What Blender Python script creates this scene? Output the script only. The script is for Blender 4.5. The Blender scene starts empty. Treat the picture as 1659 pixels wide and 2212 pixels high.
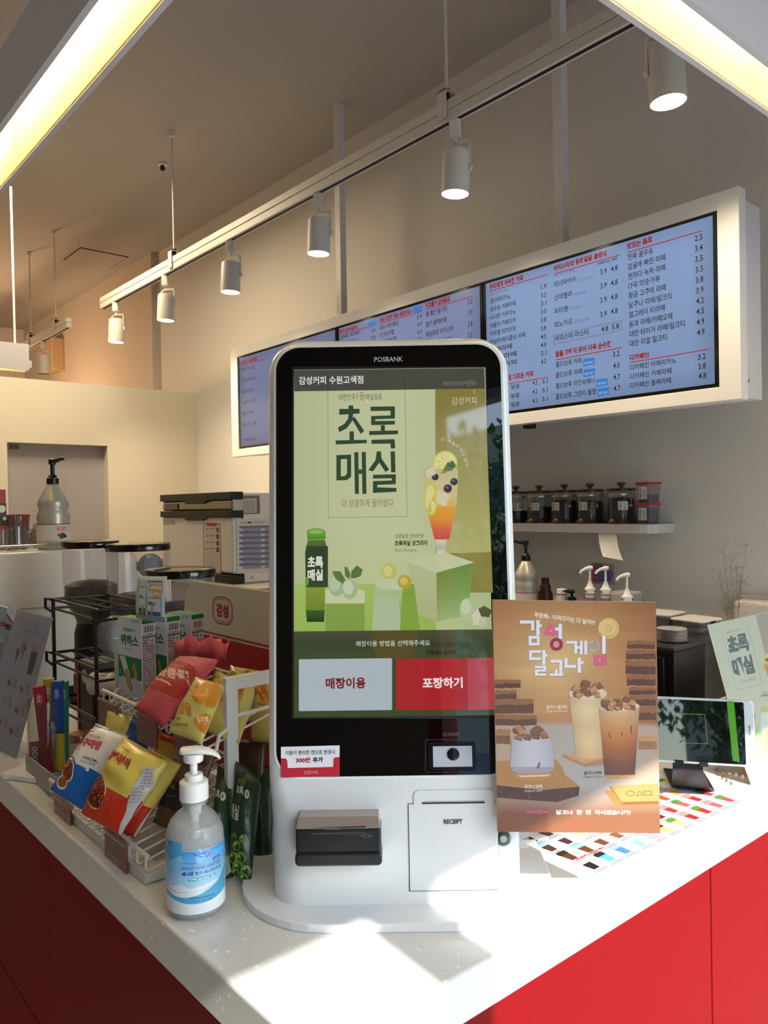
import bpy, bmesh, math, random
import numpy as np
from mathutils import Vector, Matrix, noise
from mathutils.geometry import tessellate_polygon
random.seed(7)
SC = bpy.context.scene
COL = SC.collection
PI = math.pi
# ------------------------------------------------------------------ camera
W_, H_ = 1659.0, 2212.0
FPX = 1698.0
_cx, _cy = W_/2, H_/2
_X = Vector((2830-_cx, -(1058-_cy), -FPX)).normalized()
_Y = Vector((-612-_cx, -(1116-_cy), -FPX)).normalized()
_m = (_X+_Y).normalized(); _d = (_X-_Y).normalized()
_X = (_m+_d)/math.sqrt(2); _Y = (_m-_d)/math.sqrt(2); _Z = _X.cross(_Y)
RM = Matrix((_X, _Y, _Z))                 # camera axes -> world
CP = Vector((0, 0, 1.53))
cam_d = bpy.data.cameras.new('camera'); cam = bpy.data.objects.new('camera', cam_d); COL.objects.link(cam)
cam_d.sensor_fit = 'VERTICAL'; cam_d.sensor_height = 36; cam_d.lens = FPX/H_*36
cam_d.clip_start = .02; cam_d.clip_end = 200
cam.matrix_world = Matrix.Translation(CP) @ RM.to_4x4()
SC.camera = cam
# ------------------------------------------------------------------ light of the place
SC.view_settings.view_transform = 'Standard'; SC.view_settings.look = 'None'
SC.view_settings.gamma = 1; SC.view_settings.use_curve_mapping = False
SC.view_settings.exposure = 0.3
wd = bpy.data.worlds.new('sky'); SC.world = wd; wd.use_nodes = True
nt = wd.node_tree; bg = nt.nodes['Background']
sky = nt.nodes.new('ShaderNodeTexSky'); sky.sky_type = 'NISHITA'; sky.sun_disc = False
sky.sun_elevation = math.radians(39); sky.sun_rotation = math.radians(185)
nt.links.new(sky.outputs[0], bg.inputs[0]); bg.inputs[1].default_value = 0.85
SUN_TO = Vector((-.087*.781, -.996*.781, .625)).normalized()
sd = bpy.data.lights.new('sun', 'SUN'); sd.energy = 11; sd.angle = math.radians(.53); sd.color = (1, .95, .88)
so = bpy.data.objects.new('sun', sd); COL.objects.link(so); so.location = (0, -8, 8)
so.rotation_euler = SUN_TO.to_track_quat('Z', 'Y').to_euler()
def portal(name, loc, rot, sx, sy):
    l = bpy.data.lights.new(name, 'AREA'); l.shape = 'RECTANGLE'; l.size = sx; l.size_y = sy; l.cycles.is_portal = True
    o = bpy.data.objects.new(name, l); COL.objects.link(o); o.location = loc; o.rotation_euler = rot
portal('window_portal', (1.1, -.97, 1.4), (math.radians(90), 0, 0), 3.2, 2.8)
def lamp_area(name, loc, rot, sx, sy, e, col):
    l = bpy.data.lights.new(name, 'AREA'); l.shape = 'RECTANGLE'; l.size = sx; l.size_y = sy; l.energy = e; l.color = col
    o = bpy.data.objects.new(name, l); COL.objects.link(o); o.location = loc; o.rotation_euler = rot
    return o
def lamp_point(name, loc, e, col, r=.05):
    l = bpy.data.lights.new(name, 'POINT'); l.energy = e; l.color = col; l.shadow_soft_size = r
    o = bpy.data.objects.new(name, l); COL.objects.link(o); o.location = loc
    return o
E_BACKROOM = 60.; E_SPOT = 34.; E_TUBE = 26.; E_HALL = 11.
lamp_area('hall_ceiling_lamp', (-1.8, 3.5, 3.45), (0, 0, 0), 2.5, 4.0, E_HALL, (1, .92, .82))
lamp_point('back_room_lamp', (1.6, 7.4, 2.2), E_BACKROOM, (1, .62, .35), .15)
lamp_area('kitchen_lamp', (1.3, 4.3, 3.3), (0, 0, 0), .8, .8, 34, (1, .80, .52))

# ------------------------------------------------------------------ helpers
def lin(c):
    if isinstance(c, str):
        c = c.lstrip('#'); c = [int(c[i:i+2], 16)/255 for i in (0, 2, 4)]
        return tuple(x/12.92 if x <= .04045 else ((x+.055)/1.055)**2.4 for x in c)
    return tuple(c[:3])
MATS = {}
def mat(name, col='#ffffff', rough=.5, metal=0., trans=0., emis=None, es=0., coat=0., spec=.5, ior=1.45,
        var=0.04, vs=20., bump=0., bs=200., alpha=1., sss=0., stretch=None):
    if name in MATS: return MATS[name]
    m = bpy.data.materials.new(name); m.use_nodes = True; n = m.node_tree.nodes; L = m.node_tree.links
    b = n['Principled BSDF']; c = lin(col)
    b.inputs['Base Color'].default_value = (*c, 1); b.inputs['Roughness'].default_value = rough
    b.inputs['Metallic'].default_value = metal; b.inputs['Transmission Weight'].default_value = trans
    b.inputs['IOR'].default_value = ior; b.inputs['Coat Weight'].default_value = coat
    b.inputs['Coat Roughness'].default_value = .05; b.inputs['Specular IOR Level'].default_value = spec
    b.inputs['Alpha'].default_value = alpha
    if sss: b.inputs['Subsurface Weight'].default_value = sss; b.inputs['Subsurface Radius'].default_value = (.01, .01, .01)
    if emis: b.inputs['Emission Color'].default_value = (*lin(emis), 1); b.inputs['Emission Strength'].default_value = es
    tc = n.new('ShaderNodeTexCoord'); src = tc.outputs['Object']
    if stretch:
        mp = n.new('ShaderNodeMapping'); mp.inputs['Scale'].default_value = stretch; L.new(src, mp.inputs[0]); src = mp.outputs[0]
    if var and not emis:
        t = n.new('ShaderNodeTexNoise'); t.inputs['Scale'].default_value = vs; t.inputs['Detail'].default_value = 4
        L.new(src, t.inputs['Vector'])
        mr = n.new('ShaderNodeMapRange'); mr.inputs['To Min'].default_value = 1-var; mr.inputs['To Max'].default_value = 1+var
        L.new(t.outputs['Fac'], mr.inputs['Value'])
        vm = n.new('ShaderNodeVectorMath'); vm.operation = 'SCALE'; vm.inputs[0].default_value = c
        L.new(mr.outputs[0], vm.inputs['Scale']); L.new(vm.outputs[0], b.inputs['Base Color'])
    if bump:
        t2 = n.new('ShaderNodeTexNoise'); t2.inputs['Scale'].default_value = bs; L.new(src, t2.inputs['Vector'])
        bp = n.new('ShaderNodeBump'); bp.inputs['Strength'].default_value = bump; bp.inputs['Distance'].default_value = .002
        L.new(t2.outputs['Fac'], bp.inputs['Height']); L.new(bp.outputs[0], b.inputs['Normal'])
    MATS[name] = m; return m
def attr_mat(name, rough=.5, es=0., coat=0., spec=.5, bump=0., bs=60.):
    if name in MATS: return MATS[name]
    m = bpy.data.materials.new(name); m.use_nodes = True; n = m.node_tree.nodes; L = m.node_tree.links
    b = n['Principled BSDF']; a = n.new('ShaderNodeAttribute'); a.attribute_name = 'Col'
    b.inputs['Roughness'].default_value = rough; b.inputs['Coat Weight'].default_value = coat; b.inputs['Specular IOR Level'].default_value = spec
    b.inputs['Coat Roughness'].default_value = .03
    if es:
        b.inputs['Base Color'].default_value = (.01, .01, .01, 1)
        L.new(a.outputs['Color'], b.inputs['Emission Color']); b.inputs['Emission Strength'].default_value = es
    else:
        L.new(a.outputs['Color'], b.inputs['Base Color'])
    if bump:
        t2 = n.new('ShaderNodeTexNoise'); t2.inputs['Scale'].default_value = bs
        tc = n.new('ShaderNodeTexCoord'); L.new(tc.outputs['Object'], t2.inputs['Vector'])
        bp = n.new('ShaderNodeBump'); bp.inputs['Strength'].default_value = bump; bp.inputs['Distance'].default_value = .004
        L.new(t2.outputs['Fac'], bp.inputs['Height']); L.new(bp.outputs[0], b.inputs['Normal'])
    MATS[name] = m; return m
def glass_mat(name, col='#ffffff', rough=.0, ior=1.45, mixt=.0):
    """clear sheet/vessel: glass for the eye, lets shadow light through partly (thin clear plastic)."""
    if name in MATS: return MATS[name]
    m = bpy.data.materials.new(name); m.use_nodes = True; n = m.node_tree.nodes; L = m.node_tree.links
    for x in list(n):
        if x.type == 'BSDF_PRINCIPLED': n.remove(x)
    out = [x for x in n if x.type == 'OUTPUT_MATERIAL'][0]
    tr = n.new('ShaderNodeBsdfTransparent'); tr.inputs[0].default_value = (*lin(col), 1)
    gl = n.new('ShaderNodeBsdfGlossy'); gl.inputs['Roughness'].default_value = rough; gl.inputs[0].default_value = (1, 1, 1, 1)
    lw = n.new('ShaderNodeLayerWeight'); lw.inputs[0].default_value = .5
    pw = n.new('ShaderNodeMath'); pw.operation = 'POWER'; pw.inputs[1].default_value = 5; L.new(lw.outputs['Facing'], pw.inputs[0])
    fr = n.new('ShaderNodeMath'); fr.operation = 'MULTIPLY_ADD'; fr.inputs[1].default_value = .9; fr.inputs[2].default_value = ((ior-1)/(ior+1))**2; L.new(pw.outputs[0], fr.inputs[0])
    mx = n.new('ShaderNodeMixShader'); L.new(fr.outputs[0], mx.inputs[0]); L.new(tr.outputs[0], mx.inputs[1]); L.new(gl.outputs[0], mx.inputs[2])
    last = mx.outputs[0]
    if mixt:
        df = n.new('ShaderNodeBsdfDiffuse'); df.inputs[0].default_value = (*lin(col), 1)
        m2 = n.new('ShaderNodeMixShader'); m2.inputs[0].default_value = mixt; L.new(last, m2.inputs[1]); L.new(df.outputs[0], m2.inputs[2]); last = m2.outputs[0]
    L.new(last, out.inputs[0]); MATS[name] = m; return m

class MB:
    def __init__(s): s.v = []; s.f = []
    def add(s, vs, fs, M=None):
        b = len(s.v); s.v += [tuple((M @ Vector(v)) if M else v) for v in vs]
        s.f += [tuple(i+b for i in f) for f in fs]; return s
    def box(s, x0, x1, y0, y1, z0, z1, M=None):
        v = [(x0,y0,z0),(x1,y0,z0),(x1,y1,z0),(x0,y1,z0),(x0,y0,z1),(x1,y0,z1),(x1,y1,z1),(x0,y1,z1)]
        return s.add(v, [(0,3,2,1),(4,5,6,7),(0,1,5,4),(1,2,6,5),(2,3,7,6),(3,0,4,7)], M)
    def lathe(s, prof, n=24, M=None, cap=True):
        """prof: list of (r,z) bottom -> top"""
        v = []; f = []
        for r, z in prof:
            for i in range(n):
                a = 2*PI*i/n; v.append((r*math.cos(a), r*math.sin(a), z))
        for k in range(len(prof)-1):
            for i in range(n):
                j = (i+1) % n; f.append((k*n+i, k*n+j, (k+1)*n+j, (k+1)*n+i))
        if cap:
            f.append(tuple(range(n-1, -1, -1))); f.append(tuple((len(prof)-1)*n+i for i in range(n)))
        return s.add(v, f, M)
    def tube(s, pts, r, n=8, M=None, closed=False):
        P = [Vector(p) for p in pts]; N = len(P); v = []; f = []
        up = None
        for k in range(N):
            if closed: t = P[(k+1) % N]-P[k-1]
            else: t = (P[min(k+1, N-1)]-P[max(k-1, 0)])
            t.normalize()
            if up is None:
                up = t.orthogonal().normalized()
            up = (up-t*up.dot(t)); up = up.normalized() if up.length > 1e-6 else t.orthogonal().normalized()
            b = t.cross(up); rr = r[k] if isinstance(r, (list, tuple)) else r
            for i in range(n):
                a = 2*PI*i/n; v.append(tuple(P[k]+up*(rr*math.cos(a))+b*(rr*math.sin(a))))
        for k in range(N if closed else N-1):
            for i in range(n):
                j = (i+1) % n; k2 = (k+1) % N; f.append((k*n+i, k*n+j, k2*n+j, k2*n+i))
        if not closed: f.append(tuple(range(n-1, -1, -1))); f.append(tuple((N-1)*n+i for i in range(n)))
        return s.add(v, f, M)
    def prism(s, poly, t0, t1, axis='z', M=None):
        """extrude a 2D outline (ccw) from t0 to t1. axis z: (x,y), axis y: (x,z), axis x: (y,z)"""
        def p(a, b, t): return {'z': (a, b, t), 'y': (a, t, b), 'x': (t, a, b)}[axis]
        n = len(poly); v = [p(a, b, t0) for a, b in poly]+[p(a, b, t1) for a, b in poly]
        f = [tuple(range(n-1, -1, -1)), tuple(range(n, 2*n))]+[(i, (i+1) % n, n+(i+1) % n, n+i) for i in range(n)]
        return s.add(v, f, M)
def rrect(x0, x1, y0, y1, r, n=6, rs=None):
    rs = rs or (r, r, r, r); out = []       # bl, br, tr, tl
    for (cx, cy, a0, q) in ((x0, y0, 180, rs[0]), (x1, y0, 270, rs[1]), (x1, y1, 0, rs[2]), (x0, y1, 90, rs[3])):
        if q <= 0: out.append((cx, cy)); continue
        ox = cx+q if cx == x0 else cx-q; oy = cy+q if cy == y0 else cy-q
        for k in range(n+1):
            a = math.radians(a0+90*k/n); out.append((ox+q*math.cos(a), oy+q*math.sin(a)))
    return out
def obj(name, mb, m, parent=None, smooth=False, bevel=0., M=None, kind=None, bseg=2, norm=True, autos=None):
    me = bpy.data.meshes.new(name)
    if isinstance(mb, MB): me.from_pydata(mb.v, [], mb.f)
    else: mb.to_mesh(me); mb.free()
    if norm:
        b = bmesh.new(); b.from_mesh(me); bmesh.ops.recalc_face_normals(b, faces=b.faces); b.to_mesh(me); b.free()
    if m: me.materials.append(m)
    if smooth:
        me.polygons.foreach_set('use_smooth', [True]*len(me.polygons))
        me.set_sharp_from_angle(angle=math.radians(autos or 40))
    me.update()
    o = bpy.data.objects.new(name, me); COL.objects.link(o)
    if parent: o.parent = parent
    if M is not None: o.matrix_local = M
    if bevel:
        md = o.modifiers.new('bevel', 'BEVEL'); md.width = bevel; md.segments = bseg; md.limit_method = 'ANGLE'; md.angle_limit = math.radians(50)
        md.harden_normals = False
    if kind: o['kind'] = kind
    return o
def tag(o, label, cat, group=None):
    o['label'] = label; o['category'] = cat
    if group: o['group'] = group
    return o
def thing(name, label, cat, loc=(0, 0, 0), rz=0., group=None, M=None):
    o = bpy.data.objects.new(name, None); COL.objects.link(o); o.empty_display_size = .05
    if M is not None: o.matrix_world = M
    else: o.location = loc; o.rotation_euler = (0, 0, rz)
    return tag(o, label, cat, group)
def struct(name, mb, m, parent=None, **k):
    o = obj(name, mb, m, parent, **k)
    if parent is None: o['kind'] = 'structure'
    return o
def ray(px, py): return RM @ Vector((px-_cx, -(py-_cy), -FPX))
def at(px, py, d): return CP + ray(px, py)*(d/FPX)                  # measured pixel + distance -> world point
def onp(px, py, O, N):                                              # measured pixel on a plane
    r = ray(px, py); return CP + r*((O-CP).dot(N)/r.dot(N))
def pquad(q0, p1, q2, q3):                                          # planar quad: corners 0,2,3 measured, corner 1 laid on their plane
    n = (q2-q3).cross(q0-q3); return [q0, onp(p1[0], p1[1], q0, n), q2, q3]
def on(px, py, x=None, y=None, z=None):                              # measured pixel on an axis plane
    r = ray(px, py)
    t = (x-CP.x)/r.x if x is not None else (y-CP.y)/r.y if y is not None else (z-CP.z)/r.z
    return CP + r*t

_TX = {}
def text_mesh(s, bold=0.):
    k = (s, bold)
    if k not in _TX:
        cu = bpy.data.curves.new('t', 'FONT'); cu.body = s; cu.size = 1; cu.offset = bold; cu.resolution_u = 2
        o = bpy.data.objects.new('t', cu); me = bpy.data.meshes.new_from_object(o)
        V = [(v.co.x, v.co.y) for v in me.vertices]; F = [tuple(p.vertices) for p in me.polygons]
        bpy.data.objects.remove(o); bpy.data.curves.remove(cu); bpy.data.meshes.remove(me)
        xs = [v[0] for v in V]; ys = [v[1] for v in V]; x0, x1, y0, y1 = min(xs), max(xs), min(ys), max(ys)
        _TX[k] = ([((x-x0)/max(x1-x0, 1e-6), (y-y0)/max(y1-y0, 1e-6)) for x, y in V], F)
    return _TX[k]
class Canvas:
    """flat print on a real surface: shapes measured in photo pixels are carried onto the surface (a plane, or surf(a,b,off))."""
    def __init__(s, O=None, U=None, V=None, N=None, surf=None, inv=None, step=.00008, maxe=None):
        s.O = O; s.U = U; s.V = V; s.N = N; s.surf = surf; s.inv = inv; s.step = step; s.maxe = maxe
        s.vv = []; s.ff = []; s.cc = []; s.layer = 1; s.z = (0, 0, 1)
    def zoom(s, x, y, sc): s.z = (x, y, sc); return s
    def m(s, x, y):
        px = s.z[0]+x/s.z[2]; py = s.z[1]+y/s.z[2]
        if s.inv: return s.inv(px, py)
        r = ray(px, py); t = (s.O-CP).dot(s.N)/r.dot(s.N); p = CP+r*t-s.O
        return (p.dot(s.U), p.dot(s.V))
    def _put(s, pts, faces, cols):
        b = len(s.vv); s.vv += [(a, c, s.layer) for a, c in pts]
        for f, cl in zip(faces, cols): s.ff.append(tuple(i+b for i in f)); s.cc.append(cl)
        s.layer += 1
    def raw(s, pts, col):
        if isinstance(col, str): col = lin(col)
        tri = tessellate_polygon([[Vector((a, c, 0)) for a, c in pts]])
        s._put(pts, tri, [[col]*3]*len(tri)); return s
    def poly(s, pts, col): return s.raw([s.m(*p) for p in pts], col)
    def rect(s, x0, y0, x1, y1, col): return s.poly([(x0, y1), (x1, y1), (x1, y0), (x0, y0)], col)
    def ell(s, cx, cy, rx, ry, col, n=20, a0=0, a1=360):
        return s.poly([(cx+rx*math.cos(math.radians(a0+(a1-a0)*k/n)), cy-ry*math.sin(math.radians(a0+(a1-a0)*k/n))) for k in range(n if a1-a0 == 360 else n+1)], col)
    def line(s, pts, w, col, closed=False):
        pts = list(pts)+([pts[0]] if closed else []); s.layer += 1
        for (x0, y0), (x1, y1) in zip(pts, pts[1:]):
            d = math.hypot(x1-x0, y1-y0) or 1; nx, ny = -(y1-y0)/d*w/2, (x1-x0)/d*w/2; ex, ey = (x1-x0)/d*w/2, (y1-y0)/d*w/2
            s.layer -= 1
            s.poly([(x0+nx-ex, y0+ny-ey), (x1+nx+ex, y1+ny+ey), (x1-nx+ex, y1-ny+ey), (x0-nx-ex, y0-ny-ey)], col)
        return s
    def ring(s, cx, cy, rx, ry, w, col, n=28, asp=None):
        pts = [(cx+rx*math.cos(2*PI*k/n), cy+ry*math.sin(2*PI*k/n)) for k in range(n)]; return s.line(pts, w, col, True)
    def grad(s, pts4, cols, nx=1, ny=8):
        """pts4: TL,TR,BR,BL ; cols: function(u,v)->rgb linear or list of row colours"""
        if not callable(cols):
            cl = [lin(c) for c in cols]
            def fn(u, v, cl=cl):
                t = v*(len(cl)-1); i = min(int(t), len(cl)-2); t -= i
                return tuple(a*(1-t)+b*t for a, b in zip(cl[i], cl[i+1]))
        else: fn = cols
        P = [s.m(*p) for p in pts4]; pts = []; F = []; C = []
        for j in range(ny+1):
            for i in range(nx+1):
                u, v = i/nx, j/ny
                pts.append(tuple(P[0][k]*(1-u)*(1-v)+P[1][k]*u*(1-v)+P[2][k]*u*v+P[3][k]*(1-u)*v for k in (0, 1)))
        for j in range(ny):
            for i in range(nx):
                a = j*(nx+1)+i; F.append((a+nx+1, a+nx+2, a+1, a)); C.append([fn(i/nx, (j+1)/ny), fn((i+1)/nx, (j+1)/ny), fn((i+1)/nx, j/ny), fn(i/nx, j/ny)])
        s._put(pts, F, C); return s
    def text(s, t, x0, y0, x1, h, col, y1=None, bold=0., vert=None):
        """t from bottom-left (x0,y0) to the right end x1 (y1 if slanted), height h in pixels"""
        V, F = text_mesh(t, bold); col = lin(col)
        a = Vector(s.m(x0, y0)); c = Vector(s.m(x0, y0-h)) if vert is None else Vector(s.m(x0+vert[0], y0+vert[1]))
        if y1 is None and s.inv is None:
            b = Vector(s.m(x1, y0)); b = Vector((b.x, a.y)); c = Vector((a.x, c.y))
        else: b = Vector(s.m(x1, y0 if y1 is None else y1))
        s._put([tuple(a+(b-a)*u+(c-a)*v) for u, v in V], F, [[col]*len(f) for f in F]); return s
    def build(s, name, m, parent=None, inv_parent=None):
        arr = np.array(s.vv); newl = {}; boxes = []
        for l in sorted(set(arr[:, 2])):
            q = arr[arr[:, 2] == l]; b = (q[:, 0].min(), q[:, 0].max(), q[:, 1].min(), q[:, 1].max())
            m_ = 0
            for (b2, nl) in boxes:
                if nl > m_ and b[0] < b2[1] and b[1] > b2[0] and b[2] < b2[3] and b[3] > b2[2]: m_ = nl
            newl[l] = m_+1; boxes.append((b, m_+1))
        bm = bmesh.new(); cl = bm.loops.layers.float_color.new('Col'); vs = [bm.verts.new((v[0], v[1], newl[v[2]])) for v in s.vv]
        for f, c in zip(s.ff, s.cc):
            try: fc = bm.faces.new([vs[i] for i in f])
            except ValueError: continue
            for lp, k in zip(fc.loops, c): lp[cl] = (*k, 1)
        if s.maxe:
            for _ in range(6):
                es = [e for e in bm.edges if (e.verts[0].co.xy-e.verts[1].co.xy).length > s.maxe]
                if not es: break
                bmesh.ops.subdivide_edges(bm, edges=es, cuts=1); bmesh.ops.triangulate(bm, faces=[f for f in bm.faces if len(f.verts) > 3])
        IM = inv_parent.inverted() if inv_parent is not None else None
        for v in bm.verts:
            a, b, l = v.co; off = .0002+l*s.step
            p = s.surf(a, b, off) if s.surf else s.O+s.U*a+s.V*b+s.N*off
            v.co = IM @ p if IM else p
        for f in bm.faces: f.normal_update()
        me = bpy.data.meshes.new(name); bm.to_mesh(me); bm.free(); me.materials.append(m)
        o = bpy.data.objects.new(name, me); COL.objects.link(o)
        if parent: o.parent = parent
        return o
def plane_canvas(O, U, V, **k):
    U = Vector(U).normalized(); V = Vector(V); V = (V-U*V.dot(U)).normalized(); return Canvas(Vector(O), U, V, U.cross(V), **k)
def copy_tree(src, loc=None, rz=None, label=None, group=None):
    def cp(o, parent):
        c = o.copy(); COL.objects.link(c); c.parent = parent
        for ch in list(o.children): cp(ch, c)
        return c
    c = cp(src, None)
    if loc is not None: c.location = loc
    if rz is not None: c.rotation_euler = (0, 0, rz)
    if label: c['label'] = label
    if group: c['group'] = group
    return c

def quad_sheet(name, parent, P4, org, m, th=.002):
    """slab from four world corners TL,TR,BR,BL"""
    n = (P4[1]-P4[0]).cross(P4[0]-P4[3]).normalized(); q = [p-org for p in P4]
    return obj(name, MB().add([tuple(p) for p in q]+[tuple(p-n*th) for p in q], [(3, 2, 1, 0), (4, 5, 6, 7), (0, 1, 5, 4), (1, 2, 6, 5), (2, 3, 7, 6), (3, 0, 4, 7)]), m, parent)
def quad_canvas(P4, step=.0001):
    U = (P4[1]-P4[0]).normalized(); V = (P4[0]-P4[3]); V = (V-U*V.dot(U)).normalized(); return Canvas(P4[3], U, V, U.cross(V), step=step)
# ------------------------------------------------------------------ materials
M_wall = mat('wall_paint', '#d9d5ce', .85, var=.02, vs=3, bump=.05, bs=300)
M_ceil = mat('ceiling_paint', '#a8a49e', .9, var=.03, vs=2)
M_part = mat('partition_paint', '#ddd5c2', .85, var=.02, vs=3)
M_floor = mat('floor_tile', '#8d8880', .5, var=.15, vs=6)
M_white = mat('white_lacquer', '#e6e4e0', .45, var=.015)
M_red = mat('red_laminate', '#74040a', .5, spec=.15, var=.03, vs=2.5)
M_black = mat('black_plastic', '#101011', .35, var=.05)
M_blackm = mat('black_matte', '#171615', .6, var=.1)
M_steel = mat('brushed_steel', '#b8b4ac', .3, metal=1, var=.08, vs=8, stretch=(1, 1, 30))
M_kiosk = mat('kiosk_white_gloss', '#dfe0e1', .22, var=.01, coat=.35)
M_wire = mat('white_wire', '#e9e6df', .35, var=.02)
M_bwire = mat('black_wire', '#18120f', .4, var=.05)
M_print = attr_mat('printed_ink', .45)
M_gloss = attr_mat('glossy_print', .18, coat=.5)
M_bag = attr_mat('foil_print', .3, bump=.25, bs=45)
M_clear = glass_mat('clear_acrylic', '#f4f5fa', .02, 1.45, .03)
M_clearg = glass_mat('clear_glass', '#eef0f0', .0, 1.5, .02)
def counter_material():
    m = mat('solid_surface_white_flecked', '#d8d6d2', .16, var=.02, vs=6)
    n = m.node_tree.nodes; L = m.node_tree.links; b = n['Principled BSDF']
    src = b.inputs['Base Color'].links[0].from_socket; tc = [x for x in n if x.type == 'TEX_COORD'][0]
    v = n.new('ShaderNodeTexVoronoi'); v.inputs['Scale'].default_value = 95; L.new(tc.outputs['Object'], v.inputs['Vector'])
    v2 = n.new('ShaderNodeSeparateColor'); L.new(v.outputs['Color'], v2.inputs[0])
    th = n.new('ShaderNodeMath'); th.operation = 'MULTIPLY_ADD'; th.inputs[1].default_value = .42; th.inputs[2].default_value = -.16; L.new(v2.outputs[0], th.inputs[0])
    lt = n.new('ShaderNodeMath'); lt.operation = 'LESS_THAN'; L.new(v.outputs['Distance'], lt.inputs[0]); L.new(th.outputs[0], lt.inputs[1])
    mx = n.new('ShaderNodeMix'); mx.data_type = 'RGBA'; L.new(lt.outputs[0], mx.inputs[0]); L.new(src, mx.inputs[6]); mx.inputs[7].default_value = (.93, .93, .92, 1)
    L.new(mx.outputs[2], b.inputs['Base Color']); return m
M_counter = counter_material()
# ------------------------------------------------------------------ the room
CEIL = 3.56
struct('floor', MB().box(-4, 2.8, -.9, 9.4, -.05, 0), M_floor)
struct('ceiling', MB().box(-4, 2.8, -.9, 9.4, CEIL, CEIL+.05), M_ceil)
struct('wall_right', MB().box(2.7, 2.8, -.9, 9.4, 0, CEIL), M_wall)
struct('trim_1', MB().box(2.655, 2.7, 5.93, 9.3, 0, CEIL), mat('pilaster_paint', '#cfc3b2', .85))
struct('wall_back', MB().box(-4, 2.7, 9.3, 9.4, 0, CEIL), M_wall)
struct('wall_left', MB().box(-4.1, -4, -.9, 9.4, 0, CEIL), mat('hall_wall_paint', '#b9aea0', .85))
HEAD = 2.475
wf = struct('wall_front', MB().box(-4.1, -.62, -1.05, -.9, 0, CEIL).box(-.62, 2.8, -1.05, -.9, HEAD, CEIL), mat('storefront_wall_paint', '#9a958c', .8))
fr = MB()
for x in (-.62, 1.62): fr.box(x, x+.07, -1.03, -.93, 0, HEAD)
fr.box(.483, .572, -1.03, -.93, 0, HEAD).box(2.63, 2.7, -1.03, -.93, 0, HEAD).box(-.62, 2.7, -1.03, -.93, 0, .08)
win = struct('window_1', fr, mat('red_window_frame', '#a01018', .4))
struct('window_pane', MB().box(-.55, 2.63, -.985, -.979, .08, HEAD), glass_mat('window_glass', '#f4f8f6', 0, 1.45), win)
# partition with the recessed door
part = MB()
PY = 5.28
part.box(.3, 1.394, PY, PY+.12, 0, 2.375).box(2.030, 2.7, PY, PY+.12, 0, 2.375).box(1.394, 2.03, PY, PY+.12, 1.966, 2.375)
struct('wall_partition', part, M_part)
door = struct('door_1', MB().box(1.394, 2.03, PY+.075, PY+.115, 0, 1.966), mat('door_paint', '#a9a3a4', .6))
struct('door_closer', MB().box(1.43, 1.48, PY+.055, PY+.075, 1.93, 1.955), mat('door_closer_grey', '#55524e', .4), door)
# ceiling fittings
hatch = thing('ceiling_hatch', 'square access hatch flush in the ceiling above the partition', 'hatch', (2.365, 6.32, CEIL))
obj('hatch_panel', MB().box(-.185, .185, -.185, .185, -.006, -.001), M_ceil, hatch)
obj('hatch_gap', MB().box(-.192, .192, -.192, -.186, -.004, -.001).box(-.192, -.186, -.192, .192, -.004, -.001).box(.186, .192, -.192, .192, -.004, -.001).box(-.192, .192, .186, .192, -.004, -.001), M_blackm, hatch)
sp = thing('ceiling_sprinkler', 'small dark sprinkler head on the ceiling left of the first track hanger rod', 'sprinkler', (2.038, 4.364, CEIL))
obj('rosette', MB().lathe([(.028, -.008), (.03, -.002)], 16), M_white, sp)
obj('nozzle', MB().lathe([(.012, -.035), (.016, -.02), (.01, -.008)], 12), M_blackm, sp)
# ------------------------------------------------------------------ outdoors, seen in the reflections
struct('pavement', MB().box(-14, 14, -14, -1.06, -.12, -.02), mat('pavement_slabs', '#a6abb2', .8, var=.1, vs=3))
bl = thing('office_building', 'pale building with rows of blue windows across the street', 'building', (-6, -13.5, -.02))
obj('facade', MB().box(-6, 9, -1, 0, 0, 7.5), mat('pale_facade', '#c9c6bf', .8), bl)
M_pane = mat('blue_glass_pane', '#3c5a70', .08, spec=.8)
wp = MB().box(-.55, .55, 0, .04, 0, 1.2); first = None
for i in range(10):
    for j in range(3):
        if first is None: first = obj('window_pane', wp, M_pane, bl)
        else:
            first2 = first.copy(); COL.objects.link(first2); first2.parent = bl
        (first if i == j == 0 else first2).location = (-5.1+1.45*i, .0, 1+2.2*j)
def tree(x, y, h, label):
    t = thing('street_tree', label, 'tree', (x, y, -.02))
    tr = MB().tube([(0, 0, 0), (.03, .02, h*.4), (-.02, 0, h*.7)], [.09, .07, .05])
    for k in range(7):
        a = k*2.3; tr.tube([(0, 0, h*(.4+.04*k)), (.5*math.cos(a), .5*math.sin(a), h*(.6+.04*k))], [.035, .01], 6)
    obj('trunk', tr, mat('bark', '#4a3a2c', .9, var=.2, bump=.4), t)
    f = MB()
    for k in range(1500):
        r = random.random()**.5; a = random.uniform(0, 2*PI); b = random.uniform(-1, 1)
        c = Vector((r*1.1*math.cos(a)*math.sqrt(1-b*b), r*1.1*math.sin(a)*math.sqrt(1-b*b), h*.68+b*r*1.3))
        M = Matrix.Translation(c) @ Matrix.Rotation(random.uniform(0, 6.3), 4, 'Z') @ Matrix.Rotation(random.uniform(0, 3), 4, 'X')
        f.add([(-.03, 0, 0), (0, -.05, .01), (.03, 0, 0), (0, .07, .01)], [(0, 1, 2, 3)], M)
    obj('foliage', f, mat('leaf_green', '#4d7a2c', .6, var=.25, vs=4), t, kind='stuff', norm=False)
tree(-2.6, -4.4, 3.7, 'leafy green street tree close to the shop window')
tree(-4.6, -6.2, 4.2, 'leafy green street tree farther down the street')

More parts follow.
